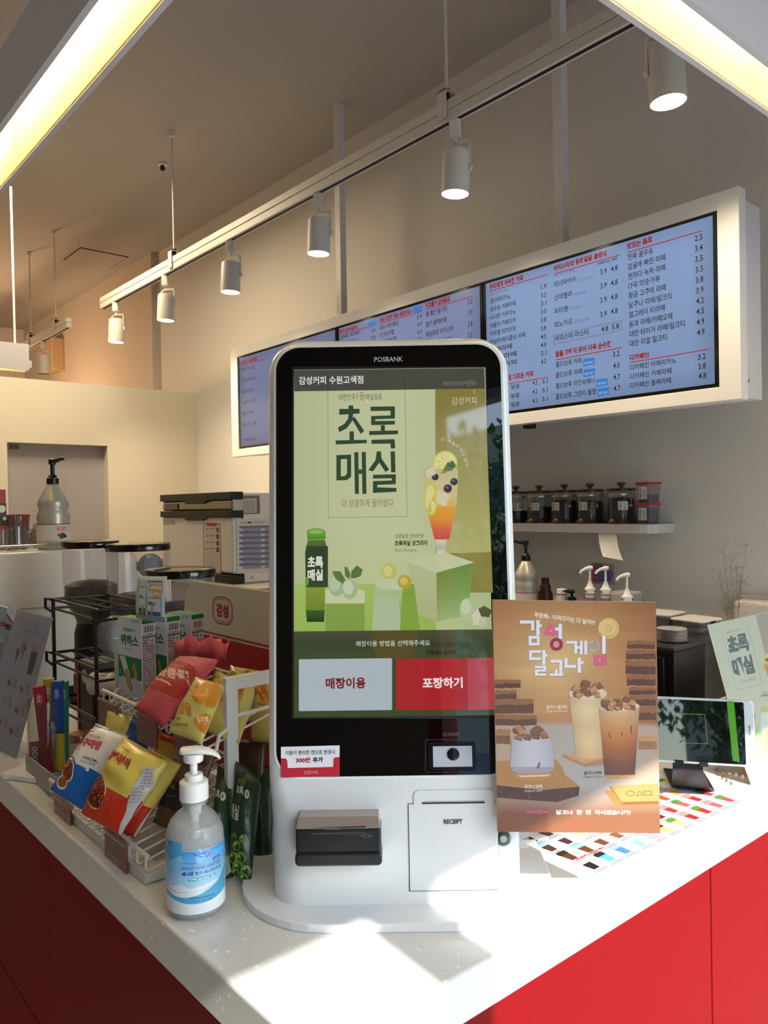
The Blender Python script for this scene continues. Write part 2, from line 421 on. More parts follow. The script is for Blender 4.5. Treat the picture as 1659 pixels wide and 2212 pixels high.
# ------------------------------------------------------------------ service counter
CT = .98; CX, CYF = .443, .645
body = thing('service_counter', 'L shaped service counter faced with plain red panels', 'counter', (CX, CYF, 0))
bx = .012; by = .010
def cpanel(x0, x1, y0, y1, z0, z1): return obj('red_panel', MB().box(x0, x1, y0, y1, z0, z1), M_red, body, bevel=.0015)
ys = [0, .84, 1.40, 1.96]
for a, b in zip(ys, ys[1:]):
    cpanel(bx, bx+.02, a+.022, b+.0195, .546, .913); cpanel(bx, bx+.02, a+.022, b+.0195, .10, .543)
xs = [.012, .820, 1.62, 2.2]
for a, b in zip(xs, xs[1:]): cpanel(a+.0015, b-.0015, by, by+.02, .10, .913)
obj('carcass', MB().box(.034, .30, .034, 1.96, .02, .912).box(.30, 2.2, .034, .39, .02, .912), mat('dark_carcass', '#1c0506', .8), body)
obj('plinth', MB().box(.05, .29, .05, 1.96, 0, .10), M_blackm, body)
top = [(CX, CYF), (2.68, CYF), (2.68, CYF+.42), (CX+.32, CYF+.42), (CX+.32, 2.605), (CX, 2.605)]
tag(obj('countertop', MB().prism(top, .918, CT), M_counter, bevel=.005, bseg=3), 'thick white flecked worktop running round the corner of the red counter', 'countertop')

# ------------------------------------------------------------------ lit ceiling frame over the counter (deep channel, tubes inside)
M_beam = mat('beam_white', '#d3d0d4', .5, var=.01)
M_chan = mat('beam_channel_yellow', '#fff0c6', .7, var=.02)
M_tube = mat('tube_lamp_glow', '#ffffff', .5, emis='#ffecbc', es=11)
lf = thing('lit_ceiling_frame', 'white hanging frame with glowing yellow channel over the counter', 'light fixture', (.443, .613, 2.30))
Z1 = .142
def beam_y(x0, x1, y0, y1, nm='beam'):
    w = .011
    o = obj(nm, MB().box(x0, x0+w, y0, y1, 0, Z1).box(x1-w, x1, y0, y1, 0, Z1).box(x0+w, x1-w, y0, y1, Z1-w, Z1), M_beam, lf)
    obj('channel_lining', MB().box(x0+w, x0+w+.002, y0, y1, .004, Z1-w).box(x1-w-.002, x1-w, y0, y1, .004, Z1-w).box(x0+w+.002, x1-w-.002, y0, y1, Z1-w-.003, Z1-w-.001), M_chan, o)
def beam_x(x0, x1, y0, y1):
    w = .011
    o = obj('beam', MB().box(x0, x1, y0, y0+w, 0, Z1).box(x0, x1, y1-w, y1, 0, Z1).box(x0, x1, y0+w, y1-w, Z1-w, Z1).box(x1-.006, x1, y0+w, y1-w, 0, Z1-w), M_beam, lf)
    obj('channel_lining', MB().box(x0, x1, y0+w, y0+w+.002, .004, Z1-w).box(x0, x1, y1-w-.002, y1-w, .004, Z1-w).box(x0, x1, y0+w+.002, y1-w-.002, Z1-w-.003, Z1-w-.001), M_chan, o)
beam_y(0, .098, 0, 3.912+.098)
beam_x(.098, 2.2, 0, .091)
beam_x(.098, .873, 3.912, 4.010)
def tubes_y(x, segs):
    for a, b in segs: obj('tube_lamp', MB().tube([(x, a, Z1-.03), (x, b, Z1-.03)], .009, 8), M_tube, lf)
tubes_y(.049, [(.10, 1.25), (1.30, 2.45), (2.5, 3.75)])
for a, b in [(.14, 1.10), (1.15, 2.1)]: obj('tube_lamp', MB().tube([(a, .0455, Z1-.03), (b, .0455, Z1-.03)], .009, 8), M_tube, lf)
obj('tube_lamp', MB().tube([(.15, 3.961, Z1-.03), (.8, 3.961, Z1-.03)], .009, 8), M_tube, lf)
for x, y in ((.815, 3.96), (.05, 2.2), (1.9, .045)): obj('hanger_cable', MB().tube([(x, y, Z1), (x-.006, y, CEIL-2.30)], .006, 8), M_wire, lf)
obj('junction_clip', MB().box(.873, .895, 3.94, 3.98, .02, .06), M_beam, lf)

# ------------------------------------------------------------------ track lighting
TX = 1.902
M_track = mat('track_white', '#d8d2c8', .45, var=.01)
def track(name, y0, y1, label, rods):
    t = thing(name, label, 'track rail', (TX, y0, 2.812))
    L = y1-y0
    obj('rail', MB().box(-.018, .018, 0, L, 0, .034), M_track, t, bevel=.002)
    obj('rail_groove', MB().box(-.007, .007, .01, L-.01, -.0015, .0005), M_blackm, t)
    obj('support_channel', MB().box(-.020, .020, 0, L, .036, .068), M_track, t, bevel=.002)
    for y in rods:
        c = obj('hanger_clip', MB().box(-.026, -.022, y-y0-.02, y-y0+.02, .01, .105).box(.022, .026, y-y0-.02, y-y0+.02, .01, .105).box(-.026, .026, y-y0-.02, y-y0+.02, .101, .105), M_track, t)
        obj('hanger_bolt', MB().lathe([(.012, .085), (.012, .115)], 8, Matrix.Translation((0, y-y0, 0))), M_blackm, c)
        r = obj('hanger_rod', MB().tube([(0, y-y0, .105), (0, y-y0, CEIL-2.812-.01)], .0055, 8), M_track, t)
        obj('ceiling_cup', MB().lathe([(.014, CEIL-2.812-.03), (.014, CEIL-2.812-.001)], 12, Matrix.Translation((0, y-y0, 0))), M_track, r)
    return t
track('track_rail', .62, 4.98, 'long white track rail hanging in front of the menu screens, spotlights lit', [1.878, 3.95])
track('track_rail', 5.61, 9.0, 'shorter white track rail beyond the partition, its spotlight off', [5.883, 6.481, 7.72])
M_face = mat('spot_glow', '#ffffff', .5, emis='#fff3d8', es=14)
M_off = mat('spot_lens_dark', '#3a3835', .2)
def spot(x, y, rz, label, lit=True, tilt=0.):
    t = thing('track_spotlight', label, 'spotlight', (x, y, 2.812), rz, 'spotlights on the track rails')
    obj('adapter', MB().box(-.018, .018, -.018, .018, -.058, -.0015).lathe([(.006, -.082), (.006, -.058)], 8), M_track, t, bevel=.004)
    obj('bracket', MB().box(.047, .051, -.009, .009, -.175, -.075).box(-.006, .051, -.009, .009, -.079, -.075).lathe([(.009, -.002), (.009, .006)], 10, Matrix.Translation((.051, 0, -.165)) @ Matrix.Rotation(PI/2, 4, 'Y')), M_track, t)
    obj('cord', MB().tube([(0, .005, -.07), (-.03, .012, -.085), (-.05, .015, -.105), (-.04, .01, -.12), (-.02, .0, -.112)], .003, 6), M_wire, t)
    R = Matrix.Translation((0, 0, -.16)) @ Matrix.Rotation(tilt, 4, 'Y') @ Matrix.Translation((0, 0, .16))
    h = obj('lamp_head', MB().lathe([(.036, -.105), (.044, -.108), (.046, -.115), (.047, -.247), (.0445, -.247), (.043, -.235)], 28, R, cap=False).lathe([(.0, -.105), (.037, -.105)], 28, R, cap=False), M_track, t, smooth=True)
    f = obj('lamp_face', MB().lathe([(.0, -.240), (.043, -.2402), (.044, -.2455), (0, -.2457)], 24, R, cap=False), M_face if lit else M_off, h)
    if lit:
        l = bpy.data.lights.new('spot', 'SPOT'); l.energy = E_SPOT; l.color = (1, .80, .56); l.spot_size = math.radians(100); l.spot_blend = .9; l.shadow_soft_size = .03
        lo = bpy.data.objects.new('spot', l); COL.objects.link(lo); lo.parent = h; lo.location = (0, 0, -.252)
        lo.rotation_euler = (Matrix.Rotation(-rz, 3, 'Z') @ Vector((-.40, 0, .92))).to_track_quat('Z', 'Y').to_euler()
    return t
names = ['lit white track spotlight nearest the lit frame, its top hidden by the beam', 'second lit white track spotlight, hanging below the rail hanger clip',
         'third lit white track spotlight, just left of a wall post', 'fourth lit white track spotlight, above the menu frame edge',
         'fifth lit white track spotlight, second from the rail end', 'lit white track spotlight at the far end of the long rail']
for (y, rz, nm) in zip((1.078, 1.84, 2.623, 3.347, 4.06, 4.765), (2.3, -1.0, -.9, -.9, -.85, -.8), names): spot(TX, y, rz, nm, True, .05)
spot(TX, 6.18, -.6, 'unlit grey track spotlight beyond the partition', False)
ac = thing('wall_ventilator', 'small ribbed ventilation box on the far wall behind the unlit spotlight', 'ventilator', (2.655, 8.15, 3.08))
obj('casing', MB().box(-.12, 0, -.17, .17, -.16, .16), mat('ventilator_cream', '#c9ab84', .6), ac, bevel=.01)
for k in range(6): obj('slat', MB().box(-.128, -.12, -.15, .15, -.13+.045*k, -.11+.045*k), MATS['ventilator_cream'], ac)
for i, (x, y) in enumerate(((2.19, 8.0), (1.2, 8.6), (.7, 7.6))):
    r = tag(obj('suspension_rod', MB().tube([(x, y, 2.2), (x, y, CEIL)], .006, 6), mat('rod_grey', '#8f8472', .5)), ['thin suspension rod right of the other rods beyond the partition', 'thin suspension rod in the middle beyond the partition', 'leftmost thin suspension rod beyond the partition'][i], 'rod')
# ------------------------------------------------------------------ menu board
BX = 2.30
mbd = thing('menu_board', 'long white framed board of three menu screens hung in front of the wall', 'menu board', (BX, 1.08, 1.826))
def bf(y0, y1, z0, z1, x0=0., x1=.045): return MB().box(x0, x1, y0, y1, z0, z1)
BL, BH = 2.992, .624
S0, S1, T0, T1 = .066, BL-.077, .043, .572     # opening
obj('face_frame', MB().box(0, .045, 0, S0, 0, BH).box(0, .045, S1, BL, 0, BH).box(0, .045, S0, S1, 0, T0).box(0, .045, S0, S1, T1, BH), M_white, mbd, bevel=.0015)
obj('back_case', MB().box(.047, .165, .012, BL-.012, .010, BH-.022), M_beam, mbd, bevel=.002)
obj('side_screw', MB().lathe([(.006, 0), (.005, .003)], 12, Matrix.Translation((.075, .012, .06)) @ Matrix.Rotation(PI/2, 4, 'X')), M_steel, mbd)
for y in (.73, 2.09): obj('hanger_post', MB().box(.115, .152, y-.02, y+.02, BH-.02, CEIL-1.826), mat('post_white', '#dcd9d6', .5), mbd)
obj('power_plug', MB().box(.05, .09, .83, .86, -.012, .01), M_blackm, mbd)
M_bez = mat('screen_bezel', '#0a0907', .12, coat=.5)
M_scr = attr_mat('lcd_screen', .16, es=.62, spec=.6)
M_scrk = attr_mat('kiosk_screen', .04, es=.66, spec=.75)
SW = (S1-S0)/3
for k in range(3):
    y0 = S0+SW*k
    t = obj('screen', MB().box(.006, .04, y0+.002, y0+SW-.002, T0, T1), M_bez, mbd)
    c = plane_canvas((BX+.006, 1.08+y0+SW-.016, 1.826+T0+.012), (0, -1, 0), (0, 0, 1), step=.00008)
    w, h = SW-.032, T1-T0-.022
    a, b = '#93a6d2', '#8b96b6'
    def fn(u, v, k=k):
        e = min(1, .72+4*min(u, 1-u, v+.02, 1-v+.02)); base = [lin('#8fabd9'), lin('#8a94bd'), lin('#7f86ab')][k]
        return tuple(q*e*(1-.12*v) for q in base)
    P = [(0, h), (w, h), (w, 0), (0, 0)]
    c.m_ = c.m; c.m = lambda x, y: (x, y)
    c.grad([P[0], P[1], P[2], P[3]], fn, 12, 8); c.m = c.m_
    DK, RD, GR = '#15171d', '#a21319', '#5a6070'
    def row(s, x0, y0, x1, h, col=DK, bold=.012): c.text(s, x0, y0, x1, h, col, bold=bold)
    def hl(x0, y0, x1, y1, w=1.6, col='#b3252c'):
        a_, b_ = c.m(x0, y0), c.m(x1, y0); th = .0016; c.raw([(a_[0], a_[1]-th), (b_[0], a_[1]-th), (b_[0], a_[1]+th), (a_[0], a_[1]+th)], col)
    if k == 0:
        c.zoom(1030, 400, 2.6375)
        row('우리에게 익숙한 커피', 72, 600, 265, 36, RD, .045); hl(72, 606, 403, 0); row('ICED  HOT 가격동일', 76, 632, 176, 16, GR, 0)
        for i, (s, x1, p) in enumerate((('생아메리카노', 194, '1.9'), ('생우유 카페라떼', 222, '3.2'), ('시나몬 카푸치노', 223, '3.1'), ('서울식 카페모카', 224, '3.5'), ('카라멜 마끼아또', 224, '3.8'), ('바닐라/헤이즐넛 라떼', 277, '3.8'), ('돌체라떼', 201, '4.5'), ('녹차라떼', 227, '4.0'), ('모닝커피', 228, '2.1'), ('', 0, '4.2'))):
            y = 678+i*46.5
            if s: row(s, 76, y, x1, 30)
            row(p, 366, 595+i*47.2, 396, 27)
        row('향기로운 커피', 180, 1114, 323, 34, RD, .045); hl(72, 1150, 406, 0)
        for i in range(3):
            row('4.2', 318, 1139+i*51, 346, 24); row('5.1', 374, 1131+i*50, 404, 24); row('벚꽃', 196, 1166+50*i, 244, 28)
        row('바리스타의 동화같은 블랜딩', 440, 492, 742, 34, RD, .045); hl(440, 506, 816, 0); row('아메리카노  라떼', 688, 458, 798, 17, DK, .02); row('ICED  HOT 가격동일', 440, 524, 558, 15, GR, 0)
        for i, (s, x1, o, x2) in enumerate((('미녀와야수', 568, '(인도네시아)', 664), ('신데렐라', 544, '(과테말라)', 622), ('피터팬', 520, '(온두라스)', 598), ('피노키오', 546, '(인도네시아)', 642))):
            y = 583+i*77; row(s, 442, y, x1, 34); row(o, x1+7, y-24-(x1-544)*.15, x2, 19, GR, 0); row('3.9', 704, 511+81*i, 741, 31); row('4.8', 764, 494+81*i, 803, 31)
        c.line([(438, 857), (824, 772), (827, 826), (440, 908)], 2.2, '#9a2a30', True)
        row('바리스타 마스터', 447, 892, 636, 34); row('4.8', 710, 838, 749, 31); row('5.8', 770, 825, 811, 31)
        row('열을 가하지 않아 더욱 순수한', 448, 982, 768, 36, RD, .045); hl(448, 996, 826, 0)
        for i, (s, x1, p, bx0) in enumerate((('콜드브루 커피', 598, '3.2', 606), ('콜드브루 라떼', 600, '4.0', 608), ('콜드브루 아인슈페너', 672, '4.7', 680), ('콜드브루 그린티 플랫', 680, '4.7', 688))):
            y = 1040+i*61; row(s, 450, y, x1, 33); row(p, 776+i*1.3, 980+65*i, 814+i*1.3, 31)
            yb = y-48-(0 if i < 2 else 22)+(0, -0, 17, 9)[i]; c.poly([(bx0, yb+22+20), (bx0+66, yb+20+8), (bx0+66, yb-20+10), (bx0, yb-2)], '#2f86d8')
            c.text('ICED ONLY', bx0+6, yb+30, bx0+58, 13, '#cfe2ff')
        row('맛있는 음료', 857, 368, 1001, 38, RD, .045); hl(857, 384, 1288, 0)
        for i, (s, x1, p) in enumerate((('진짜 꿀우유', 1005, '2.5'), ('감귤에 빠진 라떼', 1075, '3.4'), ('찐하다 녹차 라떼', 1075, '3.5'), ('17곡 미숫가루', 1045, '3.5'), ('황금 고구마 라떼', 1078, '3.8'), ('달구나 라떼/밀크티', 1112, '3.9'), ('얼그레이 티라떼', 1072, '4.2'), ('동과 라떼/카페오레', 1115, '4.5'), ('대만 타이거 라떼/밀크티', 1186, '4.9'), ('대만 리얼 밀크티', 1084, '4.9'))):
            row(s, 860+i*1.2, 431+i*54.6, x1, 37); row(p, 1242+i*1.4, 322+59.6*i, 1286+i*1.4, 35)
        row('디카페인', 871, 1001, 981, 34, RD, .045); hl(871, 1011, 1322, 0)
        for i, (s, x1, p) in enumerate((('디카페인 아메리카노', 1138, '3.2'), ('디카페인 카페라떼', 1110, '3.8'), ('디카페인 돌체라떼', 1107, '4.8'))):
            row(s, 874, 1056+52*i, x1, 33); row(p, 1260+2*i, 997+54*i, 1304+2*i, 33)
    if k == 1:
        c.zoom(490, 560, 2.592)
        row('비교불가 감성음료', 1114, 278, 1250, 34, RD, .045); hl(1114, 284, 1374, 0)
        for i, (s, x1, p) in enumerate((('봄 빨간 딸기티', 1232, '3.2'), ('딸기 꿀먹라떼', 1230, '3.9'), ('웨딩피치 아이스티', 1268, '2.8'), ('자몽 감성 에이드', 1262, '3.5'), ('청포도 에이드', 1240, '3.5'), ('레몬 에이드', 1230, '3.5'))):
            row(s, 1116, 325+57*i, x1, 31, DK, .01); row(p, 1350, 254+62*i, 1376, 27, DK, .0)
        row('세상 시원한 메뉴 등장이요~', 856, 356, 1038, 28, RD, .045); hl(856, 360, 1094, 0)
        c.poly([(1046, 302), (1094, 290), (1094, 258), (1046, 270)], '#2f86d8')
        for i, (s, x1, p) in enumerate((('HEY~헤이즐넛', 962, '3.9'), ('다크초코칩', 936, '4.9'), ('민트초코빙결', 950, '4.9'), ('쿠키앤크림', 950, '5.2'), ('그린티 프라페', 960, '4.9'))):
            row(s, 857, 398+41*i, x1, 26, DK, .01); row(p, 1066, 338+42*i, 1092, 24, DK, 0)
        row('진짜 감성과일주스', 632, 420, 735, 24, RD, .045); hl(632, 425, 834, 0)
        c.poly([(792, 378), (832, 368), (832, 340), (792, 350)], '#2f86d8')
        for i, (s, x1, p) in enumerate((('스트베리 부루베리', 748, '3.8'), ('키위 바나나', 720, '3.8'), ('망고 파인', 712, '3.8'))): row(s, 632, 452+33*i, x1, 22, DK, .01); row(p, 808, 412+40*i, 830, 20, DK, 0)
    if k == 2:
        c.zoom(500, 600, 5.5308)
        row('감성커피 X 동화콘텐츠', 118, 1045, 312, 50, RD, .045); hl(118, 1050, 420, 0)
        for i, s in enumerate(('캐리 딸기슈크림', '캐리 딸기에 반하나', '리얼 초코라떼', '피넛버터 초코라떼', '퍼플 모카라떼', '허니 아몬드 라떼')):
            row(s, 120+i*3, 1124+i*131, (271, 301, 258, 303, 262, 293)[i], 40, '#3a3c48', .01)
        c.line([(133, 1905), (420, 1862)], 2, '#8a3a45'); c.line([(135, 2008), (420, 1978)], 2, '#8a3a45'); row('진하게+ 추가 가능', 155, 1962, 302, 36, DK, .02)
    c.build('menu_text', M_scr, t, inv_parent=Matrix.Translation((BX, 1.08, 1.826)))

# ------------------------------------------------------------------ wall shelf, jars
M_shelf = mat('shelf_white', '#cfcbc8', .5, var=.02)
sh = tag(obj('wall_shelf', MB().prism([(2.70, 4.4), (2.538, 4.4), (2.538, 1.60)]+[(2.538+.05*(1-math.cos(a)), 1.60-.077*math.sin(a)) for a in (.4, .8, 1.2, PI/2)]+[(2.70, 1.523)], 1.412, 1.446), M_shelf, bevel=.002), 'white wall shelf with rounded end carrying the bean jars', 'shelf')
M_jarwood = mat('dark_red_wood', '#3a0f0a', .35, var=.25, vs=14, stretch=(1, 1, 8), coat=.3)
M_knob = mat('red_wood_knob', '#7a3018', .35, var=.2, vs=20, coat=.3)
M_bean = mat('coffee_bean_brown', '#2a1710', .55, var=.4, vs=90, bump=1., bs=110)
M_paperw = mat('label_paper', '#dad7d0', .7)
def jar_label(par, W, w, h, seed, M):
    """small printed label: local frame M (x right, z up, facing -y)"""
    W2 = W @ M; c = Canvas(W2 @ Vector((0, 0, 0)), (W2.to_3x3() @ Vector((1, 0, 0))).normalized(), (W2.to_3x3() @ Vector((0, 0, 1))).normalized(), -(W2.to_3x3() @ Vector((0, 1, 0))).normalized())
    r = random.Random(seed); c.raw([(-w/2, 0), (w/2, 0), (w/2, h), (-w/2, h)], '#d8d5cf')
    for k in range(9): c.raw([(-w*.45, h*(.08+.095*k)), (-w*.12, h*(.08+.095*k)), (-w*.12, h*(.13+.095*k)), (-w*.45, h*(.13+.095*k))], '#3c3a3a')
    for k in range(5): c.raw([(w*.02, h*(.12+.15*k)), (w*r.uniform(.2, .44), h*(.12+.15*k)), (w*.4, h*(.18+.15*k)), (w*.02, h*(.18+.15*k))], '#6b6868')
    return c.build('label', M_print, par, inv_parent=W)
def jar(y, rz, label, fill, x=2.61):
    t = thing('coffee_bean_jar', label, 'jar', (x, y, 1.446), rz, 'glass bean jars on the wall shelf')
    W = Matrix.Translation((x, y, 1.446)) @ Matrix.Rotation(rz, 4, 'Z')
    obj('wooden_base', MB().lathe([(.060, 0), (.060, .004), (.053, .018), (.05, .018)], 28), M_jarwood, t, smooth=True)
    obj('glass_body', MB().lathe([(.051, .018), (.051, .115), (.048, .123)], 28, cap=False), M_clearg, t, smooth=True)
    obj('beans', MB().lathe([(.049, .0185), (.049, fill), (.025, fill+.004), (0, fill+.007)], 24, cap=False), M_bean, t, smooth=True)
    obj('steel_band', MB().lathe([(.052, .107), (.052, .113)], 28, cap=False), M_steel, t, smooth=True)
    l = obj('lid', MB().lathe([(.050, .124), (.0545, .126), (.0545, .131), (.048, .134), (.0, .135)], 28), M_jarwood, t, smooth=True)
    obj('knob', MB().lathe([(.009, .135), (.008, .143), (.017, .150), (.017, .154), (.010, .158), (0, .159)], 18, cap=False), M_knob, l, smooth=True)
    obj('clasp', MB().tube([(.05, -.011, .128), (.058, -.011, .112), (.06, -.006, .092), (.061, 0, .088), (.06, .006, .092), (.058, .011, .112), (.05, .011, .128)], .0016, 6).tube([(.054, 0, .118), (.063, 0, .10), (.064, 0, .08), (.06, 0, .070)], .0018, 6).lathe([(.0, -.007), (.005, -.005), (.007, 0), (.005, .005), (0, .007)], 10, Matrix.Translation((.062, 0, .068)), cap=False), M_steel, t, smooth=True)
    jar_label(t, W, .036, .032, int(y*100), Matrix.Rotation(-1.15+.5*math.sin(y*9)-rz, 4, 'Z') @ Matrix.Translation((0, -.0525, .052)))
    return t
for y, rz, f, s in ((1.686, -2.0, .094, 'bean jar nearest the red lidded tubs, nearly full'),
                    (1.826, -2.1, .084, 'second bean jar from the red lidded tubs'), (1.948, -2.15, .09, 'third bean jar from the red lidded tubs, label turned partly away'),
                    (2.075, -.8, .066, 'fourth bean jar from the red lidded tubs, filled halfway'), (2.20, -2.1, .05, 'bean jar half hidden behind the kiosk edge, low on beans')):
    jar(y, rz, s, f)
M_tub = glass_mat('clear_tub_plastic', '#d8d6da', .1, 1.4, .12)
M_redlid = mat('red_lid', '#c01f26', .4)
def tub(z, label, fill, dy):
    x, y = 2.60, 1.568+dy; W = Matrix.Translation((x, y, z)) @ Matrix.Rotation(-.15, 4, 'Z')
    t = thing('lidded_tub', label, 'container', M=W, group='red lidded tubs on the shelf')
    hw = .031
    m = MB(); r0 = rrect(-hw+.004, hw-.004, -hw+.004, hw-.004, .006, 3); r1 = rrect(-hw, hw, -hw, hw, .006, 3); n = len(r0)
    m.add([(a, b, 0) for a, b in r0]+[(a, b, .068) for a, b in r1], [(i, (i+1) % n, n+(i+1) % n, n+i) for i in range(n)]+[tuple(range(n-1, -1, -1))])
    obj('tub_body', m, M_tub, t)
    obj('ground_coffee', MB().prism(rrect(-.026, .026, -.026, .026, .005, 3), .002, fill), mat('ground_coffee', '#4a3e38', .9, var=.3, vs=200, bump=.8, bs=300), t)
    obj('lid', MB().prism(rrect(-.034, .034, -.034, .034, .006, 3), .068, .076), M_redlid, t, bevel=.001)
    jar_label(t, W, .034, .045, 5, Matrix.Rotation(-PI/2+.15-.0, 4, 'Z') @ Matrix.Translation((-.004, -.032, .014)))
tub(1.446, 'lower red lidded tub of ground coffee, under the other on the shelf', .058, 0)
tub(1.5225, 'upper red lidded tub, stacked on the other at the shelf end', .03, -.002)
rc = thing('hanging_receipt', 'curled white receipt taped under the wall shelf', 'receipt', (2.545, 1.707, 1.412))
m = MB(); g = []
for k in range(9):
    t_ = k/8; g += [(-.012*t_**2, .038-.026*t_**2, -.088*t_), (-.004*t_**2, -.040-.030*t_**2, -.100*t_)]
m.add(g, [(2*k, 2*k+1, 2*k+3, 2*k+2) for k in range(8)])
r_ = obj('paper', m, M_paperw, rc, norm=False); md = r_.modifiers.new('s', 'SOLIDIFY'); md.thickness = .0004
c = plane_canvas((2.5435, 1.745, 1.412), (0, -1, 0), (.06, 0, -1), step=.00007); c.V = -c.V; c.N = Vector((-1, 0, 0)); 
for k, (a, w) in enumerate(((.034, .012), (.012, .03), (.012, .025), (.012, .018), (.014, .04))): c.raw([(a, -.02-.007*k), (a+w, -.02-.007*k), (a+w, -.0175-.007*k), (a, -.0175-.007*k)], '#4a4847')
c.build('receipt_print', M_print, rc, inv_parent=Matrix.Translation((2.545, 1.707, 1.412)))

# ------------------------------------------------------------------ black back cabinet along the wall
BZ = 1.092
bc = thing('back_cabinet', 'tall black cabinet along the wall, its dark top holding plates and syrups', 'cabinet', (2.15, 1.217, 0))
M_cab = mat('black_cabinet', '#14110f', .35, var=.1, vs=4)
obj('cabinet_body', MB().box(.004, .545, .004, 1.62, .06, BZ-.012), M_cab, bc, bevel=.003)
obj('cabinet_top', MB().box(0, .549, 0, 1.625, BZ-.011, BZ), mat('charcoal_top', '#2b2b2c', .3, var=.08, vs=10), bc, bevel=.002)
for a, b in ((.03, .52), (.53, 1.02), (1.03, 1.6)): obj('cabinet_door', MB().box(-.012, .003, a, b, .1, BZ-.03), mat('blue_black_door', '#0d1014', .3), bc, bevel=.002)
obj('lock', MB().lathe([(.008, 0), (.008, .004)], 12, Matrix.Translation((.045, .004, .85)) @ Matrix.Rotation(PI/2, 4, 'X')), M_steel, bc)
for k in range(9):
    r0 = .0455-.0004*(k % 2)
    tag(obj('saucer', MB().lathe([(.028, 0), (.032, .0005), (r0, .0042), (r0, .0052), (.033, .0020), (0, .0018)], 28, Matrix.Translation((2.262, 1.288+.0006*(k % 3), BZ+.001+k*.0043)), cap=False), mat('saucer_steel', '#d8d4cc', .35, metal=.6), smooth=True),
        ['bottom', 'second', 'third', 'fourth', 'fifth', 'sixth', 'seventh', 'eighth', 'top'][k]+' steel saucer '+('of the stack' if k == 0 else 'from the bottom of the stack' if k < 8 else 'of the stack, its dish showing')+' on the black cabinet', 'saucer', 'stacked steel saucers')
def container(x, y, sx, sy, h, rz, label, tape=False):
    t = thing('storage_container', label, 'container', (x, y, BZ), rz, 'clear lidded containers on the black cabinet')
    a = rrect(-sx/2+.006, sx/2-.006, -sy/2+.006, sy/2-.006, .012, 4); b = rrect(-sx/2, sx/2, -sy/2, sy/2, .014, 4); n = len(a)
    obj('container_body', MB().add([(p, q, .001) for p, q in a]+[(p, q, h) for p, q in b], [(i, (i+1) % n, n+(i+1) % n, n+i) for i in range(n)]+[tuple(range(n))]), M_tub, t)
    obj('lid', MB().prism(rrect(-sx/2-.004, sx/2+.004, -sy/2-.004, sy/2+.004, .016, 4), h, h+.007), mat('cloudy_lid', '#d6d0c6', .45), t, bevel=.002)
    obj('contents', MB().prism(rrect(-sx/2+.02, sx/2-.02, -sy/2+.02, sy/2-.02, .01, 3), .003, h*.35), mat('grey_contents', '#8d8a86', .7, var=.3, vs=60), t)
    if tape: obj('lid_clip', MB().box(-.012, .012, -sy/2-.007, -sy/2-.004, h-.012, h+.003), M_blackm, t)
container(2.50, 1.335, .12, .115, .036, -.1, 'clear container with cloudy lid behind the steel saucers, right of its neighbour', True)
container(2.52, 1.475, .12, .12, .042, .05, 'clear container with cloudy lid nearest the poster on the black cabinet')
def syrup(x, y, rz, label, h, drop=0.):
    t = thing('syrup_bottle', label, 'bottle', (x, y, BZ), rz, 'white pump syrup bottles')
    W = Matrix.Translation((x, y, BZ)) @ Matrix.Rotation(rz, 4, 'Z')
    obj('bottle', MB().lathe([(.025, 0), (.027, .004), (.027, h*.45), (.020, h*.72), (.0165, h)], 20), glass_mat('syrup_glass', '#c9b9a8', .02, 1.45, .15), t, smooth=True)
    nk = obj('neck_label', MB().lathe([(.0185, h-.03), (.0185, h-.001)], 20, cap=False), mat('neck_label_white', '#cfc8c4', .6), t, smooth=True)
    obj('neck_band', MB().lathe([(.0188, h-.003), (.0188, h+.000)], 20, cap=False), mat('label_red', '#a02026', .5), nk)
    cpn = obj('pump_collar', MB().lathe([(.0205, h), (.0205, h+.018), (.014, h+.024), (.010, h+.034), (.0075, h+.040), (.0075, h+.046), (0, h+.046)], 20), M_wire, t, smooth=True)
    c = Canvas(surf=lambda a, b, o: W @ Vector(((.0207+o)*math.cos(a/.0205), (.0207+o)*math.sin(a/.0205), b)), O=Vector(), U=None, V=None, N=None, maxe=.006)
    for a0, s, w in ((0, 'MONIN', .034), (.064, 'MONIN', .034)):
        V, F = text_mesh(s, .02); c._put([(a0*1.0-w/2+w*u-.0, h+.004+.009*v) for u, v in V], F, [[lin('#15131a')]*len(f) for f in F])
    c.build('pump_lettering', M_print, cpn, inv_parent=W)
    hd = obj('pump_stem', MB().lathe([(.0042, h+.046), (.0042, h+.092)], 10).tube([(.010, 0, h+.095), (0, 0, h+.096), (-.018, 0, h+.092), (-.032, 0, h+.083), (-.036, 0, h+.075)], [.008, .0085, .006, .005, .004], 10), M_wire, t, smooth=True)
    return t
zt = BZ
syrup(2.5, 1.755, -.78, 'white pump syrup bottle, left one of the touching pair', .094)
syrup(2.52, 1.700, -.80, 'white pump syrup bottle, right one of the touching pair', .094)
syrup(2.5, 1.597, -.85, 'white pump syrup bottle standing alone right of the pair', .077)
